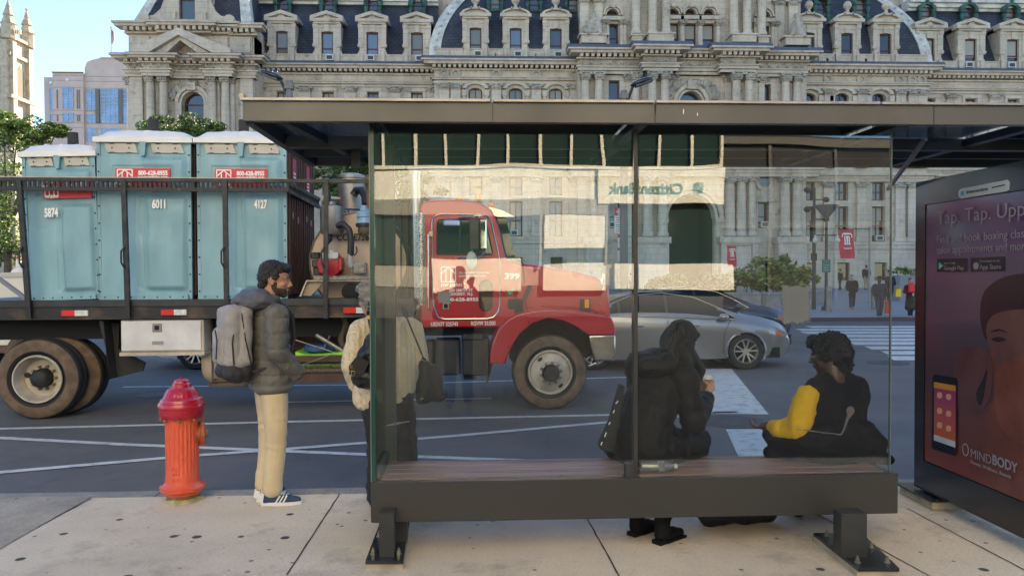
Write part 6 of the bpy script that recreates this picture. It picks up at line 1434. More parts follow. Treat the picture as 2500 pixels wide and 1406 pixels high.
# printed poster: purple at the top to orange at the foot
pm = bpy.data.materials.new('poster_print'); pm.use_nodes = True; n = pm.node_tree.nodes; L = pm.node_tree.links; b = n['Principled BSDF']; b.inputs['Roughness'].default_value=.12; b.inputs['Specular IOR Level'].default_value=.9
tc = n.new('ShaderNodeTexCoord'); sx = n.new('ShaderNodeSeparateXYZ'); L.new(tc.outputs['Generated'], sx.inputs[0]); cr = n.new('ShaderNodeValToRGB'); L.new(sx.outputs[2], cr.inputs[0])
cr.color_ramp.elements[0].color = (.17,.038,.02,1); cr.color_ramp.elements[1].color=(.065,.028,.085,1)
for p_, c_ in ((.35,(.075,.038,.042,1)),(.62,(.08,.065,.085,1)),(.85,(.09,.048,.11,1))): e = cr.color_ramp.elements.new(p_); e.color = c_
L.new(cr.outputs[0], b.inputs['Base Color'])
g = MB(); g.box((AXX+.0,4.305,.305),(AXX+.0112,5.38,2.125)); A_(g, 'poster', pm)
def flat(pts, name, m, lift, parent=None, smooth_n=0):
    P = [AX(x,y) for x,y in pts]; X = AXX-.0005-lift*.0011
    if smooth_n:
        Q = []
        for i in range(len(P)):
            p0,p1,p2,p3 = P[i-1],P[i],P[(i+1)%len(P)],P[(i+2)%len(P)]
            for k in range(smooth_n): t = k/smooth_n; Q.append(.5*((2*p1)+(p2-p0)*t+(2*p0-5*p1+4*p2-p3)*t*t+(3*p1-p0-3*p2+p3)*t**3))
        P = Q
    g = MB(); g.prism([(p.y,p.z) for p in P], X, X+.001, 'yz'); return A_(g, name, m)
pr = lambda nm, c, r=.2: mat(nm, c, r, var=.3, scale=4, detail=3, spec=.6)
flat([(2405,1170),(2390,1060),(2430,960),(2420,860),(2520,760),(2620,800),(2640,1260),(2500,1215)], 'poster_arm', pr('print_arm', (.16,.05,.03)), 1, smooth_n=5)
flat([(2396,790),(2400,720),(2440,682),(2500,668),(2580,680),(2620,800),(2560,860),(2425,840)], 'poster_hair', pr('print_hair', (.035,.018,.022)), 2, smooth_n=5)
flat([(2412,830),(2412,790),(2435,765),(2500,755),(2560,770),(2560,900),(2480,960),(2440,910)], 'poster_face', pr('print_face', (.14,.062,.048)), 3, smooth_n=5)
flat([(2422,828),(2440,822),(2458,828),(2440,835)], 'poster_eye', pr('print_dark', (.035,.018,.022)), 4, smooth_n=3); flat([(2418,812),(2440,802),(2462,812),(2440,808)], 'poster_brow', pr('print_dark', (.035,.018,.022)), 4, smooth_n=3)
flat([(2430,940),(2440,900),(2490,870),(2560,880),(2600,1000),(2540,1090),(2460,1060),(2432,1000)], 'poster_glove', pr('print_glove_front', (.19,.06,.036)), 5, smooth_n=5)
flat([(2330,900),(2338,860),(2375,845),(2412,855),(2425,900),(2420,960),(2400,1000),(2370,1010),(2345,1000),(2332,950)], 'poster_glove', pr('print_glove', (.12,.05,.048)), 4, smooth_n=5)
flat([(2385,960),(2402,925),(2412,900),(2405,960),(2395,990)], 'poster_glove_shade', pr('print_dark', (.035,.018,.022)), 5, smooth_n=3)
flat([(2279,920),(2284,914),(2337,922),(2341,930),(2338,1105),(2334,1112),(2280,1095),(2277,1088)], 'poster_phone', pr('print_phone', (.01,.01,.012)), 6)
scr = bpy.data.materials.new('print_phone_screen'); scr.use_nodes = True; nn = scr.node_tree.nodes; tcx = nn.new('ShaderNodeTexCoord'); sxx = nn.new('ShaderNodeSeparateXYZ'); crr = nn.new('ShaderNodeValToRGB'); scr.node_tree.links.new(tcx.outputs['Generated'], sxx.inputs[0]); scr.node_tree.links.new(sxx.outputs[2], crr.inputs[0]); scr.node_tree.links.new(crr.outputs[0], nn['Principled BSDF'].inputs[0])
crr.color_ramp.elements[0].color=(.45,.10,.02,1); crr.color_ramp.elements[1].color=(.20,.03,.12,1); nn['Principled BSDF'].inputs['Roughness'].default_value=.2
flat([(2283,932),(2336,941),(2335,1092),(2283,1074)], 'poster_screen', scr, 7)
flat([(2283,932),(2336,941),(2336,955),(2283,946)], 'poster_screen_bar', pr('print_orange', (.55,.22,.03)), 8); flat([(2283,1060),(2335,1077),(2335,1092),(2283,1074)], 'poster_screen_bar', pr('print_white', (.5,.5,.48)), 8)
WP = mat('print_lettering', (.25,.21,.23), .3)
for (x_, y_) in ((2297,965),(2319,969),(2297,1003),(2319,1010),(2297,1038),(2319,1046)): flat([(x_-5,y_-7),(x_+5,y_-6),(x_+5,y_+6),(x_-5,y_+5)], 'poster_icon', mat('print_icon', (.6,.25,.15), .3), 8, smooth_n=3)
def atext(s, px, py, hpx, wpx, m=WP, bold=0, name='lettering', lift=9):
    """text running from the far edge towards the camera along the panel"""
    p = AX(px,py); q = AX(px+wpx,py); L_ = p.y-q.y; top = AX(px,py-hpx); h = top.z-p.z
    o = text(name, s, h*1.38, m, AD, None, .0008, bold*h); xs = [v.co.x for v in o.data.vertices]; k = L_/(max(xs)-min(xs)); x0 = min(xs); X = AXX-.0005-lift*.0011
    for v in o.data.vertices: v.co = V3((X+v.co.y, p.y-(v.co.x-x0)*k, p.z+v.co.z))
    o.matrix_parent_inverse = Matrix.Translation((-(AXX+.08),-4.9,0)); return o
atext('Tap. Tap. Uppercut.', 2291, 549, 33, 330, bold=-.012); atext('Find and book boxing classes,', 2291, 594, 19, 250, bold=-.01); atext('salon appointments and more', 2291, 620, 19, 225, bold=-.01)
BDG = mat('badge_black', (.015,.015,.018), .2)
flat([(2289,632),(2363,630),(2363,664),(2289,664)], 'badge', BDG, 3); flat([(2371,630),(2455,626),(2455,662),(2371,664)], 'badge', BDG, 3)
atext('Google Play', 2309, 659, 10, 48); atext('GET IT ON', 2309, 645, 4, 26); atext('App Store', 2396, 657, 12, 52); atext('Download on the', 2396, 640, 5, 50)
flat([(2294,640),(2305,649),(2294,658)], 'badge_mark', mat('badge_teal', (.1,.4,.35), .3), 5); flat([(2378,648),(2382,641),(2388,641),(2391,648),(2388,657),(2381,657)], 'badge_mark', WP, 5, smooth_n=3)
atext('MIND', 2374, 1115, 22, 50, bold=-.01); atext('BODY', 2427, 1132, 24, 62, bold=.035); atext('Fitness. Wellness. Beauty.', 2374, 1130, 8, 100)
g = MB(); c = AX(2361,1097); r = .03
for k in range(18): t = rad(20*k); u = rad(20*k+20); g.bar((AXX-.011,c.y+r*math.cos(t),c.z+r*1.25*math.sin(t)),(AXX-.011,c.y+r*math.cos(u),c.z+r*1.25*math.sin(u)),.008,.002,up=(1,0,0))
A_(g, 'logo_ring', WP)
flat([(2344,466),(2350,461),(2464,439),(2469,445),(2468,463),(2462,467),(2350,485),(2343,480)], 'header_label', mat('label_pale', (.50,.50,.47), .4), 9)
atext('intersection', 2364, 473, 8, 52, BDG, .03, lift=11); flat([(2426,457),(2458,450),(2458,453),(2426,460)], 'label_small_print', BDG, 11); flat([(2350,468),(2358,466),(2358,476),(2350,478)], 'label_mark', mat('label_blue', (.05,.3,.4), .4), 11)
g = MB(); P = [atZ(2206,1195,.07), atZ(2325,1240,.07), atZ(2400,1215,.07), atZ(2240,1183,.07)]
g.box((AXX-.05,5.2,0.002),(AXX+.24,5.62,.06),.008); A_(g, 'footing', PAD); g = MB(); g.box((AXX-.07,5.18,.0605),(AXX+.26,5.64,.075)); g.box((AXX+.02,5.3,.0755),(AXX+.15,5.42,.0895)); A_(g, 'base_plate', mat('wet_black_plate', (.02,.022,.025), .25))
# ================================================================== HYDRANT
hb = atZ(436,1228,0); hs = 5.65/1889
HY = empty('fire_hydrant', (hb.x,hb.y+.08,0), 0, 'orange fire hydrant with a crimson bonnet standing on the pavement edge', 'fire hydrant')
ORG = mat('hydrant_orange', (.60,.085,.032), .4, scale=20, detail=9, lo=.64, hi=.70, bump=.2, bscale=45, coat=.2, col2=(.26,.07,.035)); CRM = mat('hydrant_crimson', (.36,.004,.02), .3, scale=16, lo=.66, hi=.72, col2=(.15,.02,.02), bump=.2, bscale=30, coat=.5)
zz = lambda y: (1228-y)*hs; RR = lambda w_: w_*hs/2
g = MB(); fl = lambda r, h, t: r*(1-.045*(abs(math.sin(13*t))**.6)) if zz(1158) < h < zz(1030) else r
prof = [(RR(80),zz(1182)),(RR(78),zz(1172)),(RR(77),zz(1160)),(RR(77),zz(1155)),(RR(77),zz(1100)),(RR(77),zz(1050)),(RR(77),zz(1033)),(RR(77),zz(1027)),(RR(82),zz(1024))]
g.lathe(prof, n=104, rf=fl); g.build('barrel', ORG, HY, smooth=50)
g = MB(); g.lathe([(RR(86),zz(1209)),(RR(90),zz(1203)),(RR(104),zz(1199)),(RR(106),zz(1191)),(RR(88),zz(1186)),(RR(80),zz(1180))], n=40); g.build('base_flange', ORG, HY, smooth=50)
g = MB(); g.lathe([(RR(74),-.005),(RR(75),zz(1209))], n=32); g.build('standpipe', mat('rusty_pipe_base', (.16,.13,.09), .8, col2=(.22,.09,.03), scale=12, bump=.5), HY, smooth=50)
g = MB(); g.lathe([(RR(90),.0),(RR(82),.02),(RR(78),.03)], (0.01,0,0), n=22, rf=lambda r,h,t: r*(1+.08*math.sin(3*t)+.05*math.sin(7*t))); g.build('mortar_collar', mat('mortar_yellow', (.42,.36,.18), .95, var=.4, scale=14), HY)
fl2 = lambda r, h, t: r*(1-.04*(abs(math.sin(11*t))**.7)) if zz(975) < h < zz(955) else r
g = MB(); g.lathe([(RR(90),zz(1024)),(RR(100),zz(1018)),(RR(103),zz(1012)),(RR(104),zz(1000)),(RR(108),zz(998)),(RR(109),zz(990)),(RR(104),zz(986)),(RR(98),zz(982)),(RR(96),zz(978)),(RR(86),zz(975)),(RR(80),zz(968)),(RR(68),zz(957)),(RR(54),zz(951)),(RR(44),zz(950)),(RR(42),zz(942)),(RR(35),zz(940)),(RR(33),zz(934)),(RR(28),zz(932)),(RR(10),zz(930))], n=88, rf=fl2)
g.lathe([(.012,zz(931)),(.012,zz(926))], n=5); g.build('bonnet', CRM, HY, smooth=40)
g = MB()
for k in range(8): t = rad(45*k+12); g.lathe([(.014,zz(1030)),(.014,zz(1023))], (RR(94)*math.cos(t),RR(94)*math.sin(t),0), n=6)
g.build('flange_bolts', mat('hydrant_bolt', (.3,.08,.04), .5), HY)
g = MB(); g.M = Matrix.Rotation(rad(-62), 4, 'Z'); g.lathe([(.075,-.09),(.075,-.12),(.088,-.125),(.088,-.155),(.075,-.16)], (0,0,zz(1068)), 'y', 20); g.M = Matrix.Rotation(rad(28), 4, 'Z')
g.M = None
c = V3((.115,.05,zz(1068))); g = MB(); g.M = Matrix.Translation((0,0,zz(1068))) @ Matrix.Rotation(rad(25), 4, 'Z'); g.lathe([(.07,.08),(.07,.115),(.092,.12),(.095,.145),(.07,.155),(.03,.16),(.02,.175)], (0,0,0), 'x', 20)
for k in range(6): t = rad(60*k); g.ell((.135,.088*math.cos(t),.088*math.sin(t)), (.018,.014,.014), 6, 4)
g.build('hose_nozzle', mat('hydrant_nozzle', (.42,.11,.04), .5, var=.4, scale=12, bump=.4), HY, smooth=45)
g = MB()
for k in range(3):
    for j in range(3): g.box((-.030+j*.02,-RR(77)-.003,zz(1172-k*14)),(-.018+j*.02,-RR(77)+.004,zz(1172-k*14)+.014),.002)
g.build('cast_mark', ORG, HY)
# ================================================================== PEOPLE
SK1 = mat('skin_tan', (.42,.22,.14), .5, var=.18, scale=8); SK2 = mat('skin_fair', (.50,.30,.22), .5, var=.15, scale=8); SK3 = mat('skin_brown', (.085,.038,.022), .45, var=.25, scale=8)
for m_ in (SK1, SK2, SK3): m_.node_tree.nodes['Principled BSDF'].inputs['Subsurface Weight'].default_value = .08
HBLK = mat('black_hair', (.012,.009,.008), .42, bump=.7, bscale=70, var=.4, scale=20); HGRY = mat('grey_hair', (.33,.29,.26), .6, bump=.8, bscale=60, var=.5, scale=22)
def put(o, loc=(0,0,0), rz=0): o.location = loc; o.rotation_euler = (0,0,rz); return o
def headprims(c, yaw=0, pitch=0, s=1.0, neck_to=None):
    R = Matrix.Rotation(rad(yaw), 3, 'Z') @ Matrix.Rotation(rad(pitch), 3, 'X'); c = V3(c)
    P = lambda x, y, z: c+R @ (V3((x,y,z))*s)
    eu = tuple(math.degrees(a) for a in R.to_euler())
    E = lambda p, r: ('e', P(*p), tuple(q*s for q in r), eu)
    out = [E((0,-.012,.028),(.076,.098,.092)), E((0,.022,-.03),(.062,.072,.085)), E((0,.045,-.068),(.046,.045,.042)), E((0,.066,-.098),(.022,.020,.018)),
        ('c', P(0,.092,.012), .008*s, P(0,.112,-.026), .0125*s), E((-.013,.1,-.032),(.009,.01,.008)), E((.013,.1,-.032),(.009,.01,.008)),
        E((0,.082,.026),(.05,.014,.011)), E((-.038,.062,-.025),(.022,.022,.022)), E((.038,.062,-.025),(.022,.022,.022)),
        E((0,.092,-.056),(.021,.011,.006)), E((0,.090,-.066),(.019,.011,.007)),
        E((-.077,-.01,-.012),(.011,.02,.031)), E((.077,-.01,-.012),(.011,.02,.031)), E((-.083,-.018,.006),(.006,.014,.018)), E((.083,-.018,.006),(.006,.014,.018)),
        ('c', P(0,-.02,-.06), .056*s, neck_to if neck_to else P(0,-.045,-.19), .062*s)]
    return out, P, R
def eyes(P, parent):
    mb = MB()
    for s in (-1,1): mb.ell(P(s*.030,.080,.004), (.010,.007,.006), 8, 6)
    mb.mi = 1
    for s in (-1,1): mb.ell(P(s*.030,.0850,.004), (.005,.003,.005), 8, 6)
    return mb.build('eyes', [mat('eye_white', (.28,.24,.22), .3), mat('eye_dark', (.03,.015,.01), .2)], parent, smooth=True)
def curly(amp, f): return lambda c, n: amp*(abs(noise.noise(c*f))*2-.35) + amp*.5*noise.noise(c*f*2.3)
def hand(w, d, side, curl=.6, s=1.0, up=V3((0,0,1))):
    """relaxed hand: palm + four bent fingers of unequal length + thumb from the palm's side; w wrist, d pointing direction"""
    w = V3(w); d = V3(d).normalized(); u = V3(up); x = d.cross(u).normalized()*side; n_ = x.cross(d).normalized()
    out = [('c', w, .024*s, w+d*.05*s, .03*s)]
    for k, (o_, L_) in enumerate(((-.03,.072),(-.01,.082),(.01,.078),(.03,.062))):
        b = w+d*.085*s+x*o_*s; out.append(('c', w+d*.04*s+x*o_*.8*s, .0125*s, b, .010*s))
        m_ = b+(d*(1-curl*.5)+n_*curl*.7*-1).normalized()*L_*.5*s; e = m_+(d*(1-curl*1.2)-n_*curl*1.1).normalized()*L_*.5*s
        out += [('c', b, .010*s, m_, .009*s), ('c', m_, .009*s, e, .0075*s)]
    t0 = w+d*.03*s-x*.03*s; t1 = t0+(d*.7-x*.7).normalized()*.035*s; t2 = t1+(d*.95-x*.1-n_*.3).normalized()*.032*s
    out += [('c', t0, .014*s, t1, .012*s), ('c', t1, .011*s, t2, .009*s)]
    return out
# ---------------- man with the backpack
def man():
    f = atZ(648,1234,0); rz = rad(-58); t = empty('person', (f.x+.02,f.y+.10,0), rz, 'bearded young man in grey puffer jacket and khaki trousers facing the road beside the hydrant', 'person')
    hp, P, R = headprims((0,.045,1.61), yaw=-30, pitch=-8, s=1.0, neck_to=V3((0,-.03,1.42)))
    arms = [('c',(.20,-.02,1.38),.05,(.25,-.03,1.12),.042),('c',(.27,-.05,1.12),.04,(.17,.09,.95),.03),('c',(-.20,-.02,1.38),.05,(-.25,-.03,1.12),.042),('c',(-.25,-.03,1.12),.04,(-.22,.13,.93),.03)]
    arms += hand((.17,.09,.95),(-.8,-.1,-.35),1,.6,.9) + hand((-.20,.10,.95),(.8,-.1,-.35),-1,.6,.9)
    legs = []
    for s, fy in ((1,.0),(-1,.03)): legs += [('c',(s*.075,0,.88),.075,(s*.078,.01,.5),.055),('c',(s*.078,.01,.5),.052,(s*.086,-.025,.12),.030),('c',(s*.09,-.02,.07),.028,(s*.09,.04,.04),.022)]
    blob('body', hp+[('c',(0,0,.95),.13,(0,-.01,1.3),.13,(1.15,.8,1)),('c',(-.15,-.01,1.37),.06,(.15,-.01,1.37),.06)]+arms+legs, SK1, t, vox=.006, it=3)
    eyes(P, t)
    # hair: dark curls high on the head, down to the nape and in front of the ear
    eu = tuple(math.degrees(a) for a in R.to_euler()); E = lambda p, r: ('e', P(*p), r, eu)
    blob('hair', [E((0,-.030,.055),(.084,.103,.088)), E((0,-.070,.015),(.076,.066,.082)), E((0,.028,.090),(.068,.070,.042)), E((-.075,-.0,.03),(.014,.034,.034)), E((.075,-.0,.03),(.014,.034,.034)), E((0,-.085,-.045),(.062,.04,.045))], HBLK, t, vox=.005, it=1, disp=curly(.007, 55))
    blob('beard', [E((0,.020,-.066),(.0615,.074,.056)), E((0,.066,-.098),(.029,.028,.026)), E((-.058,.004,-.035),(.012,.022,.040)), E((.058,.004,-.035),(.012,.022,.040)), E((0,.092,-.046),(.024,.010,.005))], mat('beard_brown', (.075,.045,.030), .8, var=.5, scale=60, bump=.6, bscale=150), t, vox=.004, it=2)
    mb = MB()
    for s in (-1,1): mb.tube([P(s*.012,.098,.030), P(s*.03,.093,.035), P(s*.05,.078,.030)], [.004,.005,.003], 6)
    mb.build('eyebrows', HBLK, t)
    JK = mat('grey_puffer', (.115,.112,.097), .72, var=.25, scale=5, bump=.25, bscale=45, rvar=.1)
    def quilt(c, n):
        z = (c.z+.06*abs(c.x)) % .105; e = min(z, .105-z)/.0525
        return .009*(1-math.exp(-e*5))-.009 + .007*noise.noise(V3((c.x*14, c.y*14, c.z*9))) + .004*noise.noise(c*38)
    tor = [('c',(0,.0,.90),.165,(0,0,1.12),.16,(1.2,.88,1)),('c',(0,0,1.12),.16,(0,-.01,1.34),.145,(1.25,.88,1)),('c',(-.17,-.01,1.37),.078,(.17,-.01,1.37),.078),('c',(0,-.02,1.38),.10,(0,0,1.45),.085)]
    slv = []
    for s in (1,-1): slv += [('c',(s*.21,-.02,1.365),.088,(s*.265,-.045,1.12),.074),('c',(s*.265,-.045,1.12),.074,(s*.195,.125,.95),.060)]
    jk = blob('puffer_jacket', tor+slv, JK, t, vox=.007, it=2, disp=quilt)
    hem = blob('jacket_hem', [('c',(-.06,0,.84),.145,(.06,0,.84),.145,(1.03,.98,.42))], JK, jk, vox=.008, it=3); 
    hoodm = mat('hood_blue_grey', (.10,.103,.115), .7, var=.3, scale=6)
    blob('hood', [('c',(-.11,-.13,1.47),.072,(.11,-.13,1.47),.072),('e',(0,-.17,1.45),(.15,.10,.07)),('c',(-.12,-.10,1.47),.06,(-.09,.05,1.43),.045),('c',(.12,-.10,1.47),.06,(.09,.05,1.43),.045),('e',(0,-.08,1.50),(.11,.08,.05))], hoodm, t, vox=.008, it=3, disp=wrinkle(.016,10,10,18))
    KH = mat('khaki_cotton', (.56,.45,.28), .85, var=.14, scale=5, bump=.2, bscale=90)
    def folds(c, n):
        k = max(0, 1-abs(c.z-.5)/.22)+max(0, 1-abs(c.z-.14)/.16)*.3
        return .002+.0028*k*math.sin(c.z*70+9*noise.noise(c*6)+c.x*20) + .006*noise.noise(V3((c.x*12, c.y*12, c.z*5)))
    tr = []
    for s in (1,-1): tr += [('c',(s*.072,0,.86),.100,(s*.080,.012,.50),.073),('c',(s*.080,.012,.50),.073,(s*.086,-.018,.16),.066),('c',(s*.086,-.018,.2),.066,(s*.086,-.02,.108),.066,(1,1.05,1))]
    blob('trousers', tr+[('c',(-.055,0,.87),.108,(.055,0,.87),.108)], KH, t, vox=.007, it=3, disp=folds)
    SH = mat('navy_suede', (.03,.055,.12), .85, var=.25, scale=20); SO = mat('white_sole', (.62,.62,.58), .6)
    for s, rzf in ((1,-28),(-1,30)):
        sh = empty('shoe', (s*.09,-.01,0), rad(rzf)); sh.parent = t
        blob('upper', [('c',(0,-.055,.045),.038,(0,.10,.038),.034,(1.0,1,1)),('c',(0,.10,.036),.034,(0,.165,.03),.026),('c',(0,-.04,.06),.036,(0,-.04,.095),.036)], SH, sh, vox=.006, it=2)
        g = MB(); out = [(.034*math.cos(rad(a))*(1.0 if math.sin(rad(a)) < 0 else 1.18)+.0, .05+(.145 if math.sin(rad(a)) > 0 else .15)*math.sin(rad(a))) for a in range(0,360,15)]
        g.prism([(p[0]*1.2,p[1]) for p in out], .002, .026, 'xy'); g.build('sole', SO, sh)
        g = MB()
        for e in (-1,1):
            for k in range(3): g.bar((e*.041,.015+k*.026,.026),(e*.026,.045+k*.024,.072),.010,.006,up=(e,0,0))
            g.bar((e*.034,-.085,.03),(e*.03,-.075,.09),.02,.008,up=(e,0,0))
        for k in range(5): g.tube([(-.02,.05+k*.016,.078-k*.006),(0,.055+k*.016,.085-k*.006),(.02,.05+k*.016,.078-k*.006)], .004, 5)
        g.box((-.025,-.098,.03),(.025,-.09,.085)); g.build('stripes', SO, sh)
        g = MB(); g.cyl((0,-.03,.09),(0,-.02,.16),.036,14,.038); g.build('sock', mat('dark_sock', (.02,.03,.04), .9), sh)
    # backpack: a thing of its own
    bp = empty('backpack', t.location, rz, 'light grey backpack with a black base on the bearded man\'s back', 'backpack')
    GR = mat('backpack_grey', (.30,.285,.27), .8, var=.14, scale=9, bump=.3, bscale=120); BK = mat('backpack_black', (.018,.018,.02), .7, bump=.3, bscale=100)
    bx = lambda z0, z1, w_, d0, d1, r: [('c',(sx*w_,-dd,z0+r),r,(sx*w_*.92,-dd+.01,z1-r),r) for sx in (-1,1) for dd in (d0+r,d1-r)] + [('c',(-w_,-(d0+d1)/2,z0+r),r*1.15,(w_,-(d0+d1)/2,z0+r),r*1.15),('c',(-w_*.9,-(d0+d1)/2,z1-r),r,(w_*.9,-(d0+d1)/2,z1-r),r),('e',(0,-(d0+d1)/2,(z0+z1)/2),(w_+.03,(d1-d0)/2+.015,(z1-z0)/2))]
    bd = blob('pack', bx(.99,1.44,.095,.16,.36,.062), GR, bp, vox=.008, it=3, disp=wrinkle(.009,9,9,14,3))
    blob('pack_base', bx(.90,1.06,.1,.16,.365,.06), BK, bp, vox=.008, it=3, disp=wrinkle(.006,9,9,14,5))
    blob('front_pocket', [('c',(-.06,-.34,1.06),.05,(-.06,-.345,1.24),.045),('c',(.06,-.34,1.06),.05,(.06,-.345,1.24),.045),('e',(0,-.34,1.15),(.11,.06,.13))], GR, bp, vox=.008, it=3, disp=wrinkle(.006,9,9,14,8))
    g = MB(); g.tube([(.145,-.18,1.02),(.152,-.22,1.2),(.14,-.24,1.38),(.09,-.26,1.45),(0,-.27,1.465),(-.09,-.26,1.45),(-.14,-.24,1.38)], .006, 6); g.tube([(.155,-.30,1.03),(.158,-.31,1.18),(.15,-.30,1.24)], .006, 6); g.tube([(.1,-.405,1.07),(.112,-.40,1.2),(.085,-.405,1.27)], .005, 6); g.build('zips', BK, bp)
    g = MB()
    for s in (-1,1): g.tube([(s*.10,-.17,1.40),(s*.12,-.10,1.46),(s*.135,.02,1.455),(s*.13,.115,1.36),(s*.14,.13,1.2),(s*.17,.09,1.08),(s*.16,-.05,1.0),(s*.12,-.17,.97)], [.018,.018,.018,.016,.014,.011,.010,.010], 8)
    g.tube([(-.02,-.2,1.47),(0,-.19,1.50),(.02,-.2,1.47)], .006, 6); g.build('straps', BK, bp, smooth=True)
man()
# ---------------- older woman in the cream cable sweater, back to the camera
def sweater_mat(name, col):
    m = mat(name, col, .95, var=.12, scale=6); n = m.node_tree.nodes; L = m.node_tree.links; b = n['Principled BSDF']
    tc = n.new('ShaderNodeTexCoord'); wv = n.new('ShaderNodeTexWave'); wv.bands_direction='X'; wv.inputs['Scale'].default_value=9; wv.inputs['Distortion'].default_value=2.2; wv.inputs['Detail Scale'].default_value=3; L.new(tc.outputs['Object'], wv.inputs[0])
    w2 = n.new('ShaderNodeTexWave'); w2.bands_direction='DIAGONAL'; w2.inputs['Scale'].default_value=26; w2.inputs['Distortion'].default_value=3; L.new(tc.outputs['Object'], w2.inputs[0])
    ml = n.new('ShaderNodeMath'); ml.operation='MULTIPLY'; L.new(wv.outputs[1], ml.inputs[0]); L.new(w2.outputs[1], ml.inputs[1]); bp = n.new('ShaderNodeBump'); bp.inputs['Strength'].default_value=.8; bp.inputs['Distance'].default_value=.008; L.new(ml.outputs[0], bp.inputs['Height']); L.new(bp.outputs[0], b.inputs['Normal'])
    return m
def elder():
    c = atY(943,800,5.45); t = empty('person', (c.x,5.45,0), rad(14), 'grey haired woman in a cream cable sweater seen from behind at the shelter post', 'person')
    hp, P, R = headprims((-.10,.03,1.485), yaw=35, pitch=-14, s=1.0, neck_to=V3((-.03,-.02,1.32)))
    body = hp+[('c',(0,0,.9),.13,(0,0,1.22),.13,(1.15,.8,1)),('c',(-.14,0,1.27),.06,(.14,0,1.27),.06)]
    for s in (1,-1): body += [('c',(s*.17,0,1.26),.05,(s*.21,.03,1.0),.042),('c',(s*.21,.03,1.0),.04,(s*.18,.17,.84),.03)]+hand((s*.18,.17,.84),(-s*.1,.6,-.7),s)
    for s, kx in ((1,.135),(-1,-.06)): body += [('c',(s*.085,0,.84),.08,(kx,0,.46),.055),('c',(kx,0,.46),.05,(kx+.02*s,.0,.1),.036),('c',(kx+.02*s,0,.05),.033,(kx+.02*s,.12,.035),.028)]
    blob('body', body, SK2, t, vox=.007, it=3); eyes(P, t)
    eu = tuple(math.degrees(a) for a in R.to_euler()); E = lambda p, r: ('e', P(*p), r, eu)
    blob('hair', [E((0,-.03,.05),(.088,.105,.085)), E((0,-.075,-.01),(.08,.06,.085)), E((.07,-.02,-.01),(.025,.05,.06)), E((-.07,-.02,-.01),(.025,.05,.06)), E((0,.05,.085),(.06,.05,.035))], HGRY, t, vox=.005, it=1, disp=curly(.014, 30))
    g = MB()
    for s in (-1,1): g.tube([P(s*.033+.024*math.cos(rad(a)),.105,-.002+.02*math.sin(rad(a))) for a in range(0,361,30)], .0016, 5); g.tube([P(s*.055,.10,.004), P(s*.08,.03,.008), P(s*.082,-.01,.004)], .0022, 5)
    g.build('glasses', mat('glasses_dark', (.04,.03,.03), .3), t)
    SW = sweater_mat('cream_knit', (.66,.55,.38))
    sw = [('c',(0,0,.90),.185,(0,0,1.08),.175,(1.22,.85,1)),('c',(0,0,1.06),.175,(0,0,1.24),.14,(1.25,.82,1)),('c',(-.16,0,1.275),.075,(.16,0,1.275),.075),('c',(0,-.01,1.3),.08,(0,0,1.355),.065)]
    for s in (1,-1): sw += [('c',(s*.185,0,1.265),.08,(s*.225,.02,1.02),.082),('c',(s*.225,.02,1.02),.084,(s*.20,.13,.87),.06)]
    sw.append(('c',(-.12,0,.80),.12,(.0,0,.86),.17,(1.1,.8,1)))
    blob('cable_sweater', sw, SW, t, vox=.008, it=3, disp=lambda c, n: .0028*math.sin(c.x*80+1.0*math.sin(c.z*60))+.010*noise.noise(V3((c.x*7,c.y*7,c.z*6))))
    BKT = mat('black_trousers', (.012,.012,.014), .8, bump=.2, bscale=60)
    tr = []
    for s, kx in ((1,.135),(-1,-.06)): tr += [('c',(s*.085,0,.82),.105,(kx,0,.46),.082),('c',(kx,0,.46),.08,(kx+.02*s,.0,.10),.068)]
    blob('trousers', tr, BKT, t, vox=.009, it=3, disp=wrinkle(.012,9,9,14))
    g = MB()
    for x in (.155,-.08): g.ell((x,.06,.045),(.045,.13,.045),12,8)
    g.build('shoes', mat('brown_shoe', (.06,.025,.015), .5), t, smooth=True)
    LB = mat('black_leather', (.010,.010,.012), .35, bump=.2, bscale=40, spec=.4); GD = mat('gold_buckle', (.55,.38,.14), .3, metal=.9)
    # bag on her left
    q = atY(886,885,5.28); b = empty('shoulder_bag', (q.x,q.y-.03,q.z), 0, 'black leather backpack with a gold buckle hanging on the left of the cream sweater', 'bag')
    blob('bag_body', [('c',(.06,0,.16),.05,(.09,0,-.08),.09),('c',(.0,0,-.09),.085,(.1,0,-.10),.09),('c',(.02,0,.05),.06,(.09,0,.1),.07),('c',(-.03,-.03,-.03),.055,(-.0,-.03,-.12),.05)], LB, b, vox=.006, it=3, disp=wrinkle(.012,14,14,14,4))
    g = MB(); g.prism([(-.075,-.06),(-.05,.02),(-.02,.06),(.06,.02),(.03,-.05),(-.02,-.09)], -.10, -.085); g.build('flap', LB, b)
    g = MB()
    for cx, cz, w_, h_ in ((-.045,-.055,.022,.03),(-.055,-.01,.014,.012)): g.tube([(cx-w_/2,-.108,cz-h_/2),(cx+w_/2,-.108,cz-h_/2),(cx+w_/2,-.108,cz+h_/2),(cx-w_/2,-.108,cz+h_/2),(cx-w_/2,-.108,cz-h_/2)], .003, 5)
    g.build('buckle', GD, b)
    g = MB(); g.tube([(.075,-.02,.18),(.062,-.03,.25),(.055,-.045,.335),(.06,0,.40),(.07,.12,.41)], [.009,.012,.02,.022,.02], 8); g.build('strap', LB, b, smooth=True)
    g = MB(); g.box((.042,-.075,.30),(.072,-.068,.325)); g.tube([(.045,-.078,.36),(.07,-.078,.36),(.07,-.078,.385),(.045,-.078,.385),(.045,-.078,.36)], .003, 5); g.build('strap_buckle', GD, b)
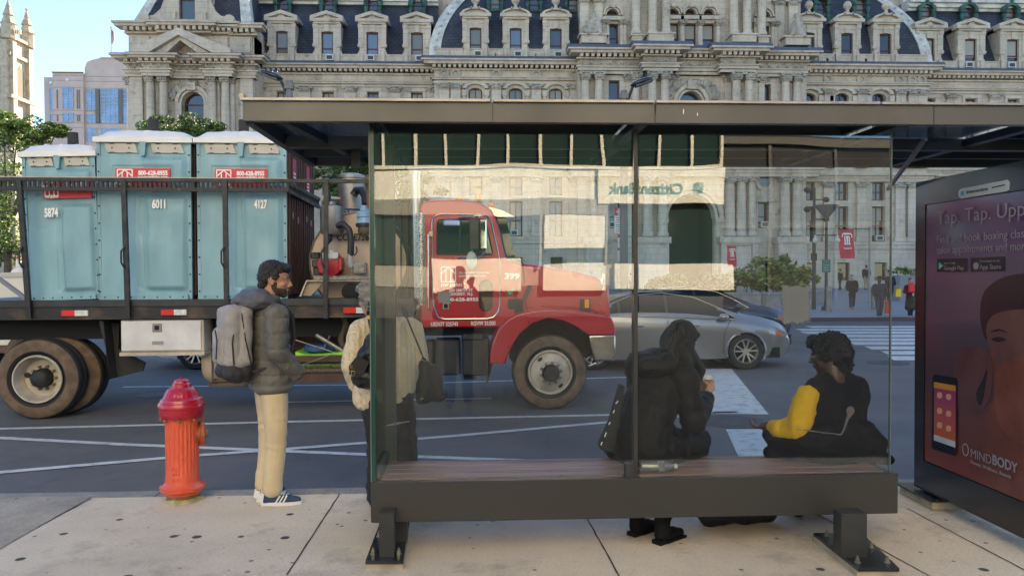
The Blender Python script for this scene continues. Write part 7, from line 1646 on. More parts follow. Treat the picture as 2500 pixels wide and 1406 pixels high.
    # bag on her right
    q = atY(1046,930,5.25); b = empty('shoulder_bag', q, 0, 'black slouchy shoulder bag on a navy strap hanging on the right of the cream sweater', 'bag')
    blob('bag_body', [('c',(-.02,0,.10),.05,(-.02,0,-.10),.065),('c',(.03,0,.08),.045,(.06,0,-.09),.065),('c',(-.04,0,-.1),.05,(.07,0,-.1),.05)], mat('black_nylon', (.012,.013,.015), .6, bump=.3, bscale=60), b, vox=.006, it=3, disp=wrinkle(.016,12,12,10,9))
    g = MB(); g.bar((-.17,.0,.50),(-.14,-.07,.44),.035,.006); g.bar((-.14,-.07,.44),(-.03,-.04,.16),.035,.006); g.bar((-.03,-.04,.16),(0,0,.08),.03,.006); g.build('strap', mat('navy_strap', (.018,.025,.045), .7), b)
    g = MB(); g.tube([(-.045,-.06,.155),(-.012,-.06,.14),(-.0,-.06,.17),(-.035,-.06,.185),(-.045,-.06,.155)], .003, 5); g.tube([(-.05,-.07,-.11),(-.03,-.075,-.105)], .006, 6); g.build('buckle', GD, b)
elder()
# ---------------- seated woman in the long black coat
COAT = mat('black_coat', (.0042,.0044,.005), .6, var=.3, scale=4, bump=.25, bscale=50, spec=.22)
def seated_coat():
    t = empty('person', (1.09,4.89,.45), rad(-52), 'woman in a long black padded coat sitting on the bench bent over a coffee cup', 'person')
    # local: +Y forward; seat plane is z=0
    hp, P, R = headprims((.02,.33,.755), yaw=-18, pitch=-28, s=.98, neck_to=V3((.0,.15,.63)))
    cup = V3((.06,.54,.445))
    body = hp+[('c',(0,-.02,.10),.12,(0,.11,.52),.10,(1.2,.85,1)),('c',(-.13,.13,.57),.055,(.13,.13,.57),.055)]
    body += [('c',(.17,.12,.55),.045,(.20,.18,.27),.04),('c',(.20,.18,.27),.038,(.115,.485,.40),.026),('c',(-.17,.12,.55),.045,(-.19,.2,.28),.04),('c',(-.19,.2,.28),.036,(-.02,.48,.38),.026)]
    # right hand closed round the cup, thumb on the near side
    w_ = V3((.115,.495,.415)); body += [('c', w_, .024, cup+V3((.052,-.015,-.012)), .027)]
    for k, (dz, a1) in enumerate(((.022,200),(.005,212),(-.012,205),(-.028,190))):
        pr_ = None
        for a in range(-35, a1-120, 26):
            q = cup+V3((.047*math.cos(rad(a+20)), .047*math.sin(rad(a+20)), dz))
            if pr_ is not None: body.append(('c', pr_, .0095, q, .0085))
            pr_ = q
    body += [('c', cup+V3((.05,-.03,.0)), .012, cup+V3((.028,-.048,.022)), .0105), ('c', cup+V3((.028,-.048,.022)), .010, cup+V3((-.002,-.05,.034)), .0085)]
    for s in (1,-1): body += [('c',(s*.09,.0,.09),.08,(s*.10,.36,.08),.06),('c',(s*.10,.36,.06),.055,(s*.1+.1,-.10,-.34),.036),('c',(s*.1+.1,-.10,-.38),.033,(s*.1+.1,0,-.41),.026)]
    blob('body', body, SK2, t, vox=.006, it=2); eyes(P, t)
    eu = tuple(math.degrees(a) for a in R.to_euler()); E = lambda p, r: ('e', P(*p), r, eu)
    hr = [E((0,-.02,.045),(.09,.108,.088)), E((0,-.085,-.03),(.085,.06,.11)), E((.074,-.0,-.03),(.024,.058,.085)), E((-.074,.0,-.03),(.024,.058,.085)), E((0,.058,.075),(.062,.045,.03)),
        ('c', P(.07,.03,-.05), .036, V3((.12,.39,.56)), .038), ('c', V3((.12,.39,.56)), .038, V3((.12,.38,.50)), .022), ('c', P(-.07,.0,-.05), .035, V3((-.10,.34,.56)), .032), ('c', P(.02,-.08,-.05), .07, V3((.03,.17,.62)), .06), ('c', P(.06,-.03,-.06), .05, V3((.10,.28,.60)), .045)]
    blob('hair', hr, mat('straight_black_hair', (.004,.0035,.0035), .5, spec=.3, bump=.6, bscale=40, stretch=(3,3,.3)), t, vox=.006, it=3, disp=lambda c, n: .004*noise.noise(V3((c.x*55,c.y*55,c.z*6))))
    ct = [('e',(-.07,.02,.14),(.27,.2,.19)),('c',(0,-.08,.12),.185,(0,.0,.34),.165,(1.1,.95,1)),('c',(0,.0,.32),.165,(0,.11,.52),.135,(1.2,.92,1)),('c',(-.15,.12,.565),.078,(.15,.12,.565),.078),
        ('c',(.19,.13,.545),.083,(.225,.17,.28),.083),('c',(.225,.17,.26),.086,(.135,.43,.365),.06),('c',(-.19,.13,.545),.083,(-.225,.19,.28),.078),('c',(-.225,.19,.27),.078,(-.05,.43,.35),.054),
        ('c',(-.13,-.05,.08),.13,(.09,-.05,.08),.12,(1.1,1.1,.85)),('c',(.10,.0,.10),.13,(.13,.34,.09),.10),('c',(-.10,.0,.10),.13,(-.13,.34,.09),.10),('c',(-.24,-.06,.09),.10,(.0,-.06,.09),.12,(1,1,.85)),('c',(-.28,.06,.06),.09,(-.2,-.05,.06),.10,(1,1,.8))]
    c_ = blob('padded_coat', ct, COAT, t, vox=.009, it=3, disp=lambda c, n: .016*noise.noise(V3((c.x*6,c.y*6,c.z*13)))+.006*noise.noise(c*26))
    blob('hood', [('c',(-.12,.03,.63),.07,(.12,.04,.63),.07),('e',(0,-.01,.61),(.17,.11,.085)),('e',(0,.08,.66),(.14,.10,.06))], COAT, t, vox=.008, it=3, disp=wrinkle(.015,9,9,14,2))
    BT = mat('black_suede_boot', (.005,.005,.0055), .8, spec=.2, bump=.2, bscale=90)
    tr = []
    for s in (1,-1): tr += [('c',(s*.10,.36,.05),.068,(s*.1+.1,-.10,-.30),.048)]
    blob('trousers', tr, BT, t, vox=.009, it=2)
    for s in (1,-1):
        fx = s*.10+.10
        b = blob('boot', [('c',(fx,-.10,-.24),.052,(fx,-.11,-.38),.048),('c',(fx,-.12,-.395),.044,(fx,.0,-.408),.038),('c',(fx,.0,-.41),.036,(fx,.07,-.42),.025)], BT, t, vox=.006, it=2)
        g = MB(); g.box((fx-.035,-.165,-.449),(fx+.035,-.10,-.425)); g.box((fx-.04,-.10,-.449),(fx+.04,.085,-.436)); g.build('heel', BT, b)
    k = empty('coffee_cup', t.matrix_basis @ cup if False else (0,0,0), 0, 'brown paper coffee cup with a white lid in the black-coated woman\'s hand', 'cup')
    M = Matrix.Translation((1.09,4.89,.45)) @ Matrix.Rotation(rad(-52), 4, 'Z'); k.location = M @ cup
    g = MB(); g.lathe([(.030,-.06),(.031,-.055),(.040,.042)], n=24); g.build('paper_cup', mat('cup_brown', (.30,.17,.08), .7), k, smooth=40)
    g = MB(); g.lathe([(.0435,.038),(.0435,.048),(.039,.05),(.037,.062),(.034,.063),(.033,.058),(.01,.057)], n=24); g.build('lid', mat('lid_white', (.72,.70,.65), .45), k, smooth=40)
    # tote on her left
    q = atY(1500,1020,4.62); b = empty('tote_bag', (q.x,4.66,.46), 0, 'flat black tote bag with white letters leaning behind the black-coated woman', 'tote bag')
    pts = [atY(x,y,4.66) for x,y in ((1516,940),(1527,942),(1500,1105),(1467,1098),(1462,1090),(1490,1030))]
    g = MB(); g.prism([(p.x-q.x,p.z-.46) for p in pts], 0, .09); bevel_obj(g.build('bag', mat('tote_black', (.013,.013,.014), .75, bump=.2, bscale=60), b), .01)
    g = MB()
    for (x0,y0,x1,y1) in ((1509,978,1503,985),(1500,1000,1497,1008),(1490,1030,1486,1036),(1480,1055,1476,1066),(1470,1078,1467,1086)):
        p, r = atY(x0,y0,4.66), atY(x1,y1,4.66); g.bar((p.x-q.x,-.002,p.z-.46),(r.x-q.x,-.002,r.z-.46),.006,.003,up=(0,1,0))
    g.build('bag_print', WHITE, b)
seated_coat()
# ---------------- seated woman with yellow sleeves
def seated_yellow():
    bx_ = 2.29; t = empty('person', (bx_,4.86,.45), rad(12), 'curly haired woman in black vest and yellow sleeves sitting on the bench', 'person')
    hp, P, R = headprims((-.03,.035,.668), yaw=42, pitch=-12, s=.98, neck_to=V3((.0,-.01,.53)))
    LH = V3((-.335,.20,.205))
    body = hp+[('c',(0,0,.10),.14,(0,-.01,.42),.12,(1.25,.85,1)),('c',(-.13,0,.46),.06,(.15,0,.46),.06),('c',(-.19,0,.43),.05,(-.25,.02,.22),.045),('c',(-.25,.02,.22),.042,LH,.028),('c',(.165,0,.42),.05,(.19,.05,.22),.042),('c',(.19,.05,.22),.04,(.12,.24,.16),.028)]
    body += hand(LH, (-.35,.6,-.25), -1, .7)+hand((.12,.24,.16), (-.7,.4,-.2), 1, .7)
    for s in (1,-1): body += [('c',(s*.10,.0,.09),.085,(s*.11,.40,.08),.062),('c',(s*.11,.40,.06),.058,(s*.08,.26,-.34),.038),('c',(s*.08,.26,-.38),.034,(s*.08,.38,-.41),.03)]
    blob('body', body, SK3, t, vox=.0065, it=2); eyes(P, t)
    eu = tuple(math.degrees(a) for a in R.to_euler()); E = lambda p, r: ('e', P(*p), r, eu)
    HC_ = mat('dark_curls', (.008,.007,.007), .55, col2=(.08,.08,.08), scale=7, lo=.6, hi=.8, spec=.3, bump=.8, bscale=70)
    blob('hair', [E((0,-.035,.055),(.105,.12,.095)), E((.02,-.085,-.0),(.10,.075,.11)), E((.085,-.02,-.01),(.035,.06,.085)), E((-.085,-.01,.02),(.03,.055,.06)), E((0,.055,.095),(.07,.055,.045)), E((.03,-.085,-.085),(.078,.055,.06))], HC_, t, vox=.005, it=1, disp=curly(.012, 38))
    g = MB()
    for s in (-1,1): g.tube([P(s*.033+.024*math.cos(rad(a)),.106,-.004+.021*math.sin(rad(a))) for a in range(0,361,30)], .0016, 5); g.tube([P(s*.056,.10,.004), P(s*.082,.03,.008), P(s*.084,-.01,.004)], .002, 5)
    g.build('glasses', mat('wire_glasses', (.4,.38,.34), .3, metal=.8), t)
    YL_ = mat('mustard_knit', (.74,.43,.012), .9, var=.12, scale=8); n = YL_.node_tree.nodes; L = YL_.node_tree.links; tc = n.new('ShaderNodeTexCoord'); wv = n.new('ShaderNodeTexWave'); wv.bands_direction='Z'; wv.inputs['Scale'].default_value=48; L.new(tc.outputs['Object'], wv.inputs[0]); bp = n.new('ShaderNodeBump'); bp.inputs['Strength'].default_value=.5; bp.inputs['Distance'].default_value=.006; L.new(wv.outputs[1], bp.inputs['Height']); L.new(bp.outputs[0], n['Principled BSDF'].inputs['Normal'])
    blob('yellow_sleeves', [('c',(-.185,.0,.425),.075,(-.255,-.0,.235),.088),('c',(-.255,.0,.22),.092,(-.315,.11,.185),.068),('c',(-.315,.11,.19),.065,(-.335,.17,.20),.045),('c',(.175,.01,.42),.07,(.20,.05,.22),.066),('c',(.20,.05,.2),.062,(.12,.22,.165),.05)], YL_, t, vox=.008, it=3, disp=lambda c, n: .014*noise.noise(V3((c.x*9,c.y*9,c.z*16)))+.006*noise.noise(c*26))
    VS = mat('black_vest', (.0048,.005,.0052), .8, spec=.2, var=.3, scale=4, bump=.2, bscale=60)
    blob('vest', [('c',(0,-.0,.06),.19,(0,0,.22),.175,(1.18,.85,1)),('c',(0,0,.22),.175,(0,0,.40),.15,(1.22,.82,1)),('c',(-.145,0,.46),.07,(.185,0,.455),.072),('c',(.17,0,.42),.085,(.17,0,.2),.06),('c',(-.08,0,.495),.062,(.11,0,.495),.062),('c',(-.03,.0,.52),.055,(.06,0,.52),.055)], VS, t, vox=.009, it=3, disp=wrinkle(.012,8,8,11,3))
    blob('skirt', [('e',(0,0,.13),(.33,.2,.17)),('e',(-.12,.12,.11),(.26,.26,.13)),('c',(-.18,-.0,.12),.14,(.22,-.03,.10),.13,(1,1.1,.8)),('c',(-.12,.05,.12),.12,(-.16,.40,.09),.095),('c',(.12,.05,.12),.12,(.14,.40,.09),.095),('c',(.20,-.08,.04),.09,(.32,-.12,-.0),.035,(1,1,.8)),('c',(-.25,.05,.08),.09,(-.36,.16,.03),.05,(1,1,.9)),('c',(-.10,.42,.02),.10,(-.08,.34,-.24),.10),('c',(.10,.42,.02),.10,(.08,.34,-.24),.10)], VS, t, vox=.010, it=3, disp=wrinkle(.014,8,8,10,6))
    for s in (1,-1):
        fx = s*.08; b = blob('shoe', [('c',(fx,.25,-.40),.044,(fx,.36,-.41),.036),('c',(fx,.25,-.38),.042,(fx,.26,-.30),.042)], mat('black_shoe', (.012,.012,.013), .5), t, vox=.007, it=2)
    q = atZ(1830,1305,0); b = empty('holdall', (q.x,4.98,0), 0, 'soft black holdall lying on the pavement under the bench', 'bag')
    blob('bag_body', [('c',(-.20,0,.10),.10,(.0,0,.11),.105),('c',(.0,0,.09),.09,(.19,.0,.085),.08),('c',(-.22,0,.12),.09,(-.18,.02,.16),.08)], mat('holdall_black', (.005,.005,.0055), .7, bump=.2, bscale=50), b, vox=.008, it=3, disp=wrinkle(.014,8,8,8,5))
    g = MB(); g.tube([(-.12,0,.2),(-.05,0,.27),(.06,0,.26),(.12,0,.17)], .009, 8); g.build('handle', mat('holdall_black'  , (.010,.010,.011), .7), b, smooth=True)
seated_yellow()
# bottle on the bench
q = atY(1605,1152,4.60); BT_ = empty('plastic_bottle', (q.x,4.605,.452+.034), 0, 'empty clear plastic bottle lying on the bench slats behind the divider', 'bottle')
PB = glass('bottle_plastic', .18, (.5,.54,.54), .08, film=.25)
g = MB(); g.lathe([(.02,-.10),(.030,-.095),(.033,-.08),(.031,-.04),(.033,-.0),(.031,.02),(.033,.05),(.026,.075),(.014,.092),(.013,.105)], (0,0,0), 'x', 18); g.build('bottle_body', PB, BT_, smooth=50)
g = MB(); g.lathe([(.0335,-.0),(.0335,.045)], (0,0,0), 'x', 18, cap=False); g.build('label_band', mat('bottle_label', (.25,.26,.25), .5, col2=(.03,.03,.03), scale=40), BT_, smooth=50)
g = MB(); g.lathe([(.015,.103),(.015,.12),(.013,.121)], (0,0,0), 'x', 14); g.build('cap', mat('bottle_cap', (.5,.5,.48), .5), BT_, smooth=40)
# ================================================================== CARS
def car(name_label, x, y, rz, paint, cat='car', group='cars in the street', L_=4.86, H_=1.47, body='sedan'):
    t = empty('parked_car' if False else 'car', (x,y,RZ), rz, name_label, cat, group)
    W = .915; wb = (1.0, 3.83); wr = .335
    top = [(0,.80),(.04,.98),(.3,1.06),(.75,1.09),(1.05,1.17),(1.5,1.37),(1.9,1.455),(2.3,1.47),(2.75,1.44),(3.1,1.34),(3.5,1.16),(3.82,1.03),(4.1,.985),(4.45,.89),(4.7,.76),(4.83,.58),(4.86,.42)]
    belt = [(0,.78),(.3,.93),(.8,.985),(1.4,.985),(2.2,.96),(3.0,.93),(3.6,.905),(4.0,.86),(4.45,.76),(4.7,.66),(4.86,.42)]
    wid = [(0,.62),(.1,.78),(.4,.875),(1.2,.915),(2.5,.915),(3.8,.905),(4.3,.84),(4.6,.72),(4.78,.55),(4.86,.38)]
    roofw = [(0,.6),(.75,.74),(1.2,.66),(1.9,.60),(2.8,.60),(3.3,.66),(3.8,.74),(4.2,.74),(4.6,.62),(4.86,.3)]
    bot = [(0,.36),(.3,.24),(.6,.2),(4.2,.2),(4.6,.22),(4.86,.30)]
    def ip(tab, x):
        for (a, b), (c, d) in zip(tab, tab[1:]):
            if x <= c: u = (x-a)/(c-a) if c > a else 0; u = max(0, min(1, u)); return b+(d-b)*u
        return tab[-1][1]
    nx = 98; mb = MB(); rows = []
    for i in range(nx+1):
        xx = 4.86*i/nx; zt, zb_, w_, rw, z0 = ip(top, xx), ip(belt, xx), ip(wid, xx), ip(roofw, xx), ip(bot, xx)
        zb_ = min(zb_, zt-.004); pts = []
        for k in range(9):   # lower side with a character crease
            u = k/8; z = z0+(zb_-z0)*u; bulge = math.sin(min(1, u*1.15)*math.pi/2)*.06-.05; cre = .014*math.exp(-((u-.72)/.10)**2)
            pts.append((w_+bulge-.015*(u > .9)+cre, z))
        for k in range(1, 6): u = k/5; pts.append((w_-.01-(w_-.01-rw)*(u**1.15), zb_+(zt-.03*0-zb_)*(u**.96)*.965))
        for k in range(1, 5): u = k/4; pts.append((rw*(1-u), zt-(.035*(1-u)**2)*(zt-zb_ > .05)))
        rows.append((xx, pts))
    def winface(xx, k):  # greenhouse sides: rows 9..12
        if not 9 <= k <= 12: return 0
        lo, hi = 1.0+(k-9)*.16, 3.62-(k-9)*.16
        if xx < lo or xx > hi: return 0
        if abs(xx-2.36) < .04 or abs(xx-1.48) < .03: return 2
        return 1
    def topglass(xx, k): return 1 if k >= 12 and (3.12 < xx < 3.74 or 1.0 < xx < 1.5) else 0
    for s in (-1, 1):
        ids = [[mb.av((xx, s*p[0], p[1])) for p in pts] for xx, pts in rows]
        for i in range(nx):
            for k in range(len(ids[0])-1):
                cx = (rows[i][0]+rows[i+1][0])/2; cz = (rows[i][1][k][1]+rows[i+1][1][k][1]+rows[i][1][k+1][1]+rows[i+1][1][k+1][1])/4
                if k < 8 and any((cx-w0)**2+(cz-wr)**2 < .365**2 for w0 in wb): continue
                mb.fi((ids[i][k], ids[i+1][k], ids[i+1][k+1], ids[i][k+1]), winface(cx, k) or topglass(cx, k))
        mb.fi([ids[0][k] for k in range(len(ids[0]))] + [mb.av((0,0,rows[0][1][0][1]))]); mb.fi([ids[-1][k] for k in range(len(ids[-1]))] + [mb.av((4.86,0,rows[-1][1][0][1]))])
    body_ = mb.build('body', [paint, CGL, BLK], t, smooth=38, fix=False)
    g = MB()
    for s in (-1,1):
        for w0 in wb: g.tube([(w0+.368*math.cos(rad(a)), s*(ip(wid,w0)+.0), wr+.368*math.sin(rad(a))) for a in range(-25,206,11)], .022, 6)
        g.tube([(3.62,s*.905,.925),(3.0,s*.905,.945),(2.2,s*.905,.975),(1.4,s*.90,.998)], .008, 5)
    g.build('arch_trim', paint, t, smooth=True)
    g = MB()
    for s in (-1,1): g.tube([(3.66,s*.86,.945),(3.3,s*.775,1.16),(2.9,s*.675,1.34),(2.3,s*.62,1.425),(1.7,s*.64,1.37),(1.2,s*.74,1.17),(1.0,s*.84,1.0)], .012, 5); g.tube([(3.60,s*.912,.93),(2.2,s*.915,.985),(1.0,s*.905,1.005)], .008, 5)
    g.build('window_trim', CHROME, t, smooth=True)
    g = MB()
    for w0 in wb: g.cyl((w0,-.8,wr),(w0,.8,wr),.36,18)
    g.box((.5,-.8,.2),(4.5,.8,.4)); g.build('underbody', DARK, t)
    g = MB()
    for s in (-1,1):
        for x0 in (2.36, 1.25, 3.42): g.tube([(x0+(.12 if x0 > 3 else 0),s*(ip(wid,x0)+.012),.93),(x0,s*(ip(wid,x0)+.022),.7),(x0-.02,s*(ip(wid,x0)-.0),.3)], .005, 4)
    g.build('door_gap', DARK, t)
    for s in (-1,1):
        for x0 in (1.95, 2.98):
            g = MB(); g.tube([(x0-.28,s*.935,.81),(x0-.26,s*.955,.815),(x0-.06,s*.955,.82),(x0-.04,s*.935,.82)], .014, 6); g.build('door_handle', CHROME, t, smooth=True)
        g = MB(); g.ell((3.38,s*1.0,.985),(.10,.09,.065),12,8); g.bar((3.42,s*.90,.945),(3.40,s*.95,.965),.05,.03); g.build('wing_mirror', paint, t, smooth=True)
        g = MB(); w_ = ip(wid,4.45)
        g.prism([(4.22,.80),(4.45,.775),(4.66,.66),(4.62,.60),(4.45,.66),(4.3,.74)], s*(w_-.085), s*(w_+.022)); o = g.build('headlight', mat('headlight_glass', (.45,.48,.5), .08, metal=.5, var=.4, scale=30), t)
        g = MB(); g.prism([(4.36,.735),(4.50,.66),(4.60,.615),(4.54,.61),(4.42,.66)], s*(w_+.0225), s*(w_+.03)); g.build('amber_marker', mat('car_amber', (.75,.13,.03), .2), o)
        g = MB(); g.box((.02,s*.62,.75),(.18,s*.84,.93),.02); g.build('tail_light', mat('tail_red', (.4,.01,.01), .2), t)
    g = MB(); g.box((4.70,-.5,.42),(4.845,.5,.62),.02); g.build('grille', BLK, t); g = MB(); g.box((4.83,-.26,.34),(4.88,.26,.46)); g.build('number_plate', mat('plate_pale', (.5,.5,.45), .5), t)
    for s in (-1,1):
        for w0 in wb:
            wt = empty('wheel', (w0,s*.80,wr)); wt.parent = t
            g = MB(); sg = 1 if s < 0 else -1
            g.M = Matrix.Scale(sg, 4, (0,1,0)); g.lathe([(.225,.10),(.26,.115),(.315,.11),(.335,.08),(.335,-.08),(.3,-.1)], (0,0,0), 'y', 32, cap=False); g.build('tyre', TIRE, wt, smooth=50)
            g = MB(); g.M = Matrix.Scale(sg, 4, (0,1,0)); g.lathe([(.232,.105),(.222,.115),(.212,.10),(.20,.03)], (0,0,0), 'y', 32, cap=False)
            for k in range(5):
                for e in (-9, 9):
                    a = rad(72*k+e+20); g.bar((.04*math.cos(a),-.085,.04*math.sin(a)),(.218*math.cos(a+e*.012),-.098,.218*math.sin(a+e*.012)),.026,.03,up=(0,1,0))
            g.lathe([(.06,.07),(.055,.095),(.02,.1)], (0,0,0), 'y', 14); g.mi = 1; g.lathe([(.205,.025),(.02,.024)], (0,0,0), 'y', 24, cap=False); g.build('rim', [mat('alloy', (.55,.54,.5), .3, metal=.8), DARK], wt, smooth=35, fix=False)
    return t
SILV = mat('silver_grey_paint', (.27,.27,.265), .25, metal=.5, coat=.8); NAVY = mat('dark_blue_paint', (.02,.028,.05), .2, metal=.4, coat=.8); WHT = mat('white_paint', (.6,.6,.58), .3, coat=.5)
fw = atZ(1820,900,RZ); a_ = rad(-1.5); car('silver grey sedan driving past just ahead of the red truck', fw.x-3.83*math.cos(a_)-.0, fw.y+.80-3.83*math.sin(a_), a_, SILV)
n2 = atY(1925,800,19.2); car('dark blue sedan half hidden behind the silver sedan', n2.x-4.86, 19.6, rad(-2), NAVY)
n3 = atY(1552,750,23.5); car('white car roof showing between the truck bonnet and the blue sedan', n3.x-4.4, 23.5, 0, WHT)
n4 = atZ(470,905,RZ); car('car in the far lane seen only as a wheel beneath the truck bed', n4.x-1.0, 15.0+.8, 0, WHT)
# white van at the left, behind the truck
q = atY(30,700,14.2)
VN = empty('work_van', (q.x,15.0,RZ), 0, 'white utility truck body behind the truck rails at the left edge', 'van')
g = MB(); zt = atY(30,668,14.2).z-RZ; g.box((-4.2,-.8,.55),(.24,.95,zt),.02); g.build('body', mat('van_white', (.72,.68,.55), .4, var=.08), VN)
g = MB(); g.box((-4.2,-.83,zt-.06),(.26,.97,zt+.02)); g.box((-.28,-.815,.6),(-.26,-.8,zt-.1)); g.build('body_trim', mat('van_trim', (.5,.48,.42), .5), VN)
g = MB(); g.box((-4.2,-.85,.42),(.3,-.3,.54)); g.build('running_board', mat('brown_board', (.13,.075,.04), .7), VN)
for wx in (-3.4,-.7):
    g = MB(); g.lathe([(.2,.12),(.38,.1),(.4,.05),(.4,-.15)], (wx,-.68,.4), 'y', 24); g.build('wheel', TIRE, VN)
q2 = atY(36,665,14.3); CN = empty('strobe_beacon', (q2.x,14.4,RZ+zt), 0, 'white conical beacon base with a red tip standing on the white van', 'beacon')
g = MB(); g.lathe([(.11,.022),(.11,.04),(.06,.10),(.035,.12),(.03,.26)], n=14); g.mi = 1; g.lathe([(.028,.26),(.026,.30)], n=12); g.build('beacon_body', [mat('beacon_white', (.7,.66,.55), .5), mat('beacon_red', (.4,.03,.02), .4)], CN, smooth=40)
# ================================================================== PLAZA: planters, bollards, posts
def lampost(label, px, ptop, Y, kind):
    b = atY(px, 700, Y); zt = atY(px, ptop, Y).z; t = empty('lamp_post', (b.x,Y,PZ), 0, label, 'lamp post')
    g = MB(); h = zt-PZ
    if kind == 'disc':
        g.tube([(0,0,0),(0,0,.5),(0,0,h)], [.11,.07,.055], 10); g.lathe([(.2,0),(.2,.15),(.12,.2)], n=12); g.bar((-.55,0,h*.72),(.55,0,h*.72),.05); g.build('pole', BLK, t, smooth=40)
        g = MB(); g.lathe([(.08,h-.55),(.12,h-.5),(.50,h-.02),(.52,h+.03),(.1,h+.04)], n=20); g.build('lamp_head', mat('lamp_disc', (.10,.10,.10), .4), t, smooth=40)
        for s in (-1,1): g = MB(); g.ell((s*.5,0,h*.72-.22),(.11,.11,.13),10,8); g.cyl((s*.5,0,h*.72-.15),(s*.5,0,h*.72),.05,8); g.build('camera_dome', mat('dome_pale', (.45,.45,.45), .3), t, smooth=True)
    elif kind == 'signal':
        g.tube([(0,0,0),(0,0,h)], [.09,.06], 10)
        for zz_ in (.98,.9,.82,.74): g.bar((0,0,h*zz_),(.5 if zz_ in (.9,.74) else -.3,0,h*zz_),.05); g.ell((.55 if zz_ in (.9,.74) else -.33,0,h*zz_),(.16,.14,.13),8,6)
        g.box((-.1,-.1,h*.4),(.1,.1,h*.46)); g.build('pole', BLK, t)
    return t
lampost('black lamp post with a wide dish head and two camera domes on the plaza', 2017, 503, 33.5, 'disc')
lampost('thin black pole with small round floodlights left of the dish lamp post', 1987, 458, 34.5, 'signal')
kb = atY(2017,690,32.9); KS = empty('plaza_sign', (kb.x,32.9,PZ), 0, 'green information sign mounted on the lamp post above the plaza', 'sign')
a_, b_ = atY(2008,634,32.9), atY(2026,665,32.9)
g = MB(); g.box((-.17,-.04,a_.z-PZ-(a_.z-b_.z)),(.17,.04,a_.z-PZ)); g.build('panel', mat('sign_green_panel', (.02,.12,.09), .5), KS); g = MB(); g.box((-.12,-.045,b_.z-PZ+.1),(.12,-.04,b_.z-PZ+.12)); g.box((-.12,-.045,b_.z-PZ+.2),(.1,-.04,b_.z-PZ+.22)); g.box((-.1,-.045,b_.z-PZ+.3),(.12,-.04,b_.z-PZ+.32)); g.build('sign_lines', mat('pale_lines', (.3,.4,.35), .5), KS)
g = MB(); g.cyl((0,0,0),(0,0,b_.z-PZ),.03,8); g.build('post', BLK, KS)
def banner(px0, py0, px1, py1, Y, label, skew=0):
    a, b = atY(px0,py0,Y), atY(px1,py1,Y); w_, h = b.x-a.x, a.z-b.z; t = empty('banner', (a.x,Y,a.z), 0, label, 'banner', 'red banners on the plaza')
    g = MB(); n = 14; ids = []
    for j in range(n+1):
        v = j/n; ids.append([(u*w_+skew*v*w_+.03*math.sin(v*7+u*3), .06*math.sin(v*6+u*4), -v*h-.08*h*(1-u)*0+.05*h*u*0) for u in (0,.25,.5,.75,1)])
    for j in range(n):
        for i in range(4): g.face([ids[j][i], ids[j][i+1], ids[j+1][i+1], ids[j+1][i]]); g.face([tuple(q+(0,.012,0)[k] for k, q in enumerate(p)) for p in (ids[j][i], ids[j+1][i], ids[j+1][i+1], ids[j][i+1])])
    g.build('cloth', mat('banner_red', (.50,.035,.06), .75, var=.15), t, smooth=True, fix=False)
    g = MB(); c = w_*(.5+skew*.35); wv = lambda x, z: -.075
    def bx(u0, u1, v0, v1):
        k = lambda u, v: V3((u*w_+skew*v*w_, -.085, -v*h)); p = [k(u0,v0), k(u1,v0), k(u1,v1), k(u0,v1)]; g.prism([(q.x,q.z) for q in p], -.09, -.082)
    bx(.15,.85,.12,.17); bx(.15,.22,.12,.26); bx(.78,.85,.12,.26); bx(.31,.38,.19,.50); bx(.60,.67,.19,.50); bx(.45,.55,.19,.50); bx(.31,.67,.19,.23); bx(.28,.72,.48,.52); bx(.2,.8,.62,.635); bx(.25,.75,.66,.675)
    g.build('emblem', WHITE, t)
    g = MB(); g.bar((-.05,.03,.03),(w_+.9,.03,.03),.035); g.build('rod', BLK, t)
    g = MB(); g.tube([(w_+.9,.03,.15),(w_+.9,.03,PZ-a.z)], .05, 8); g.build('pole', mat('banner_pole', (.2,.2,.19), .5), t)
banner(2047,561,2083,631,40.5,'large red banner with a white letter T hanging right of the lamp post',.12)
banner(1775,601,1797,651,42.0,'small red banner with a white letter T left of the planter',.06)
# bollards
BOL = mat('bollard_steel', (.20,.20,.19), .4, metal=.5, var=.3)
for i, (px, pt, pb, lab) in enumerate(((2024,700,766,'steel bollard on the plaza left of the walking people'),(2134,698,760,'steel bollard behind the man in dark blue'),(1805,698,775,'steel bollard behind the dark blue sedan'),(1712,700,760,'steel bollard among the low shrubs'))):
    Y = (HC-PZ)*F/(pb-668); Y = min(Y, 34); c = atY(px, pb, Y); h = atY(px, pt, Y).z-PZ
    g = MB(); g.lathe([(.125,0),(.125,h*.80),(.10,h*.81),(.10,h*.84),(.125,h*.85),(.12,h*.96),(.07,h)], n=16); o = g.build('bollard', BOL, None, smooth=40); o.location = (c.x,Y,PZ); tag(o, lab, 'bollard', 'steel bollards on the plaza')
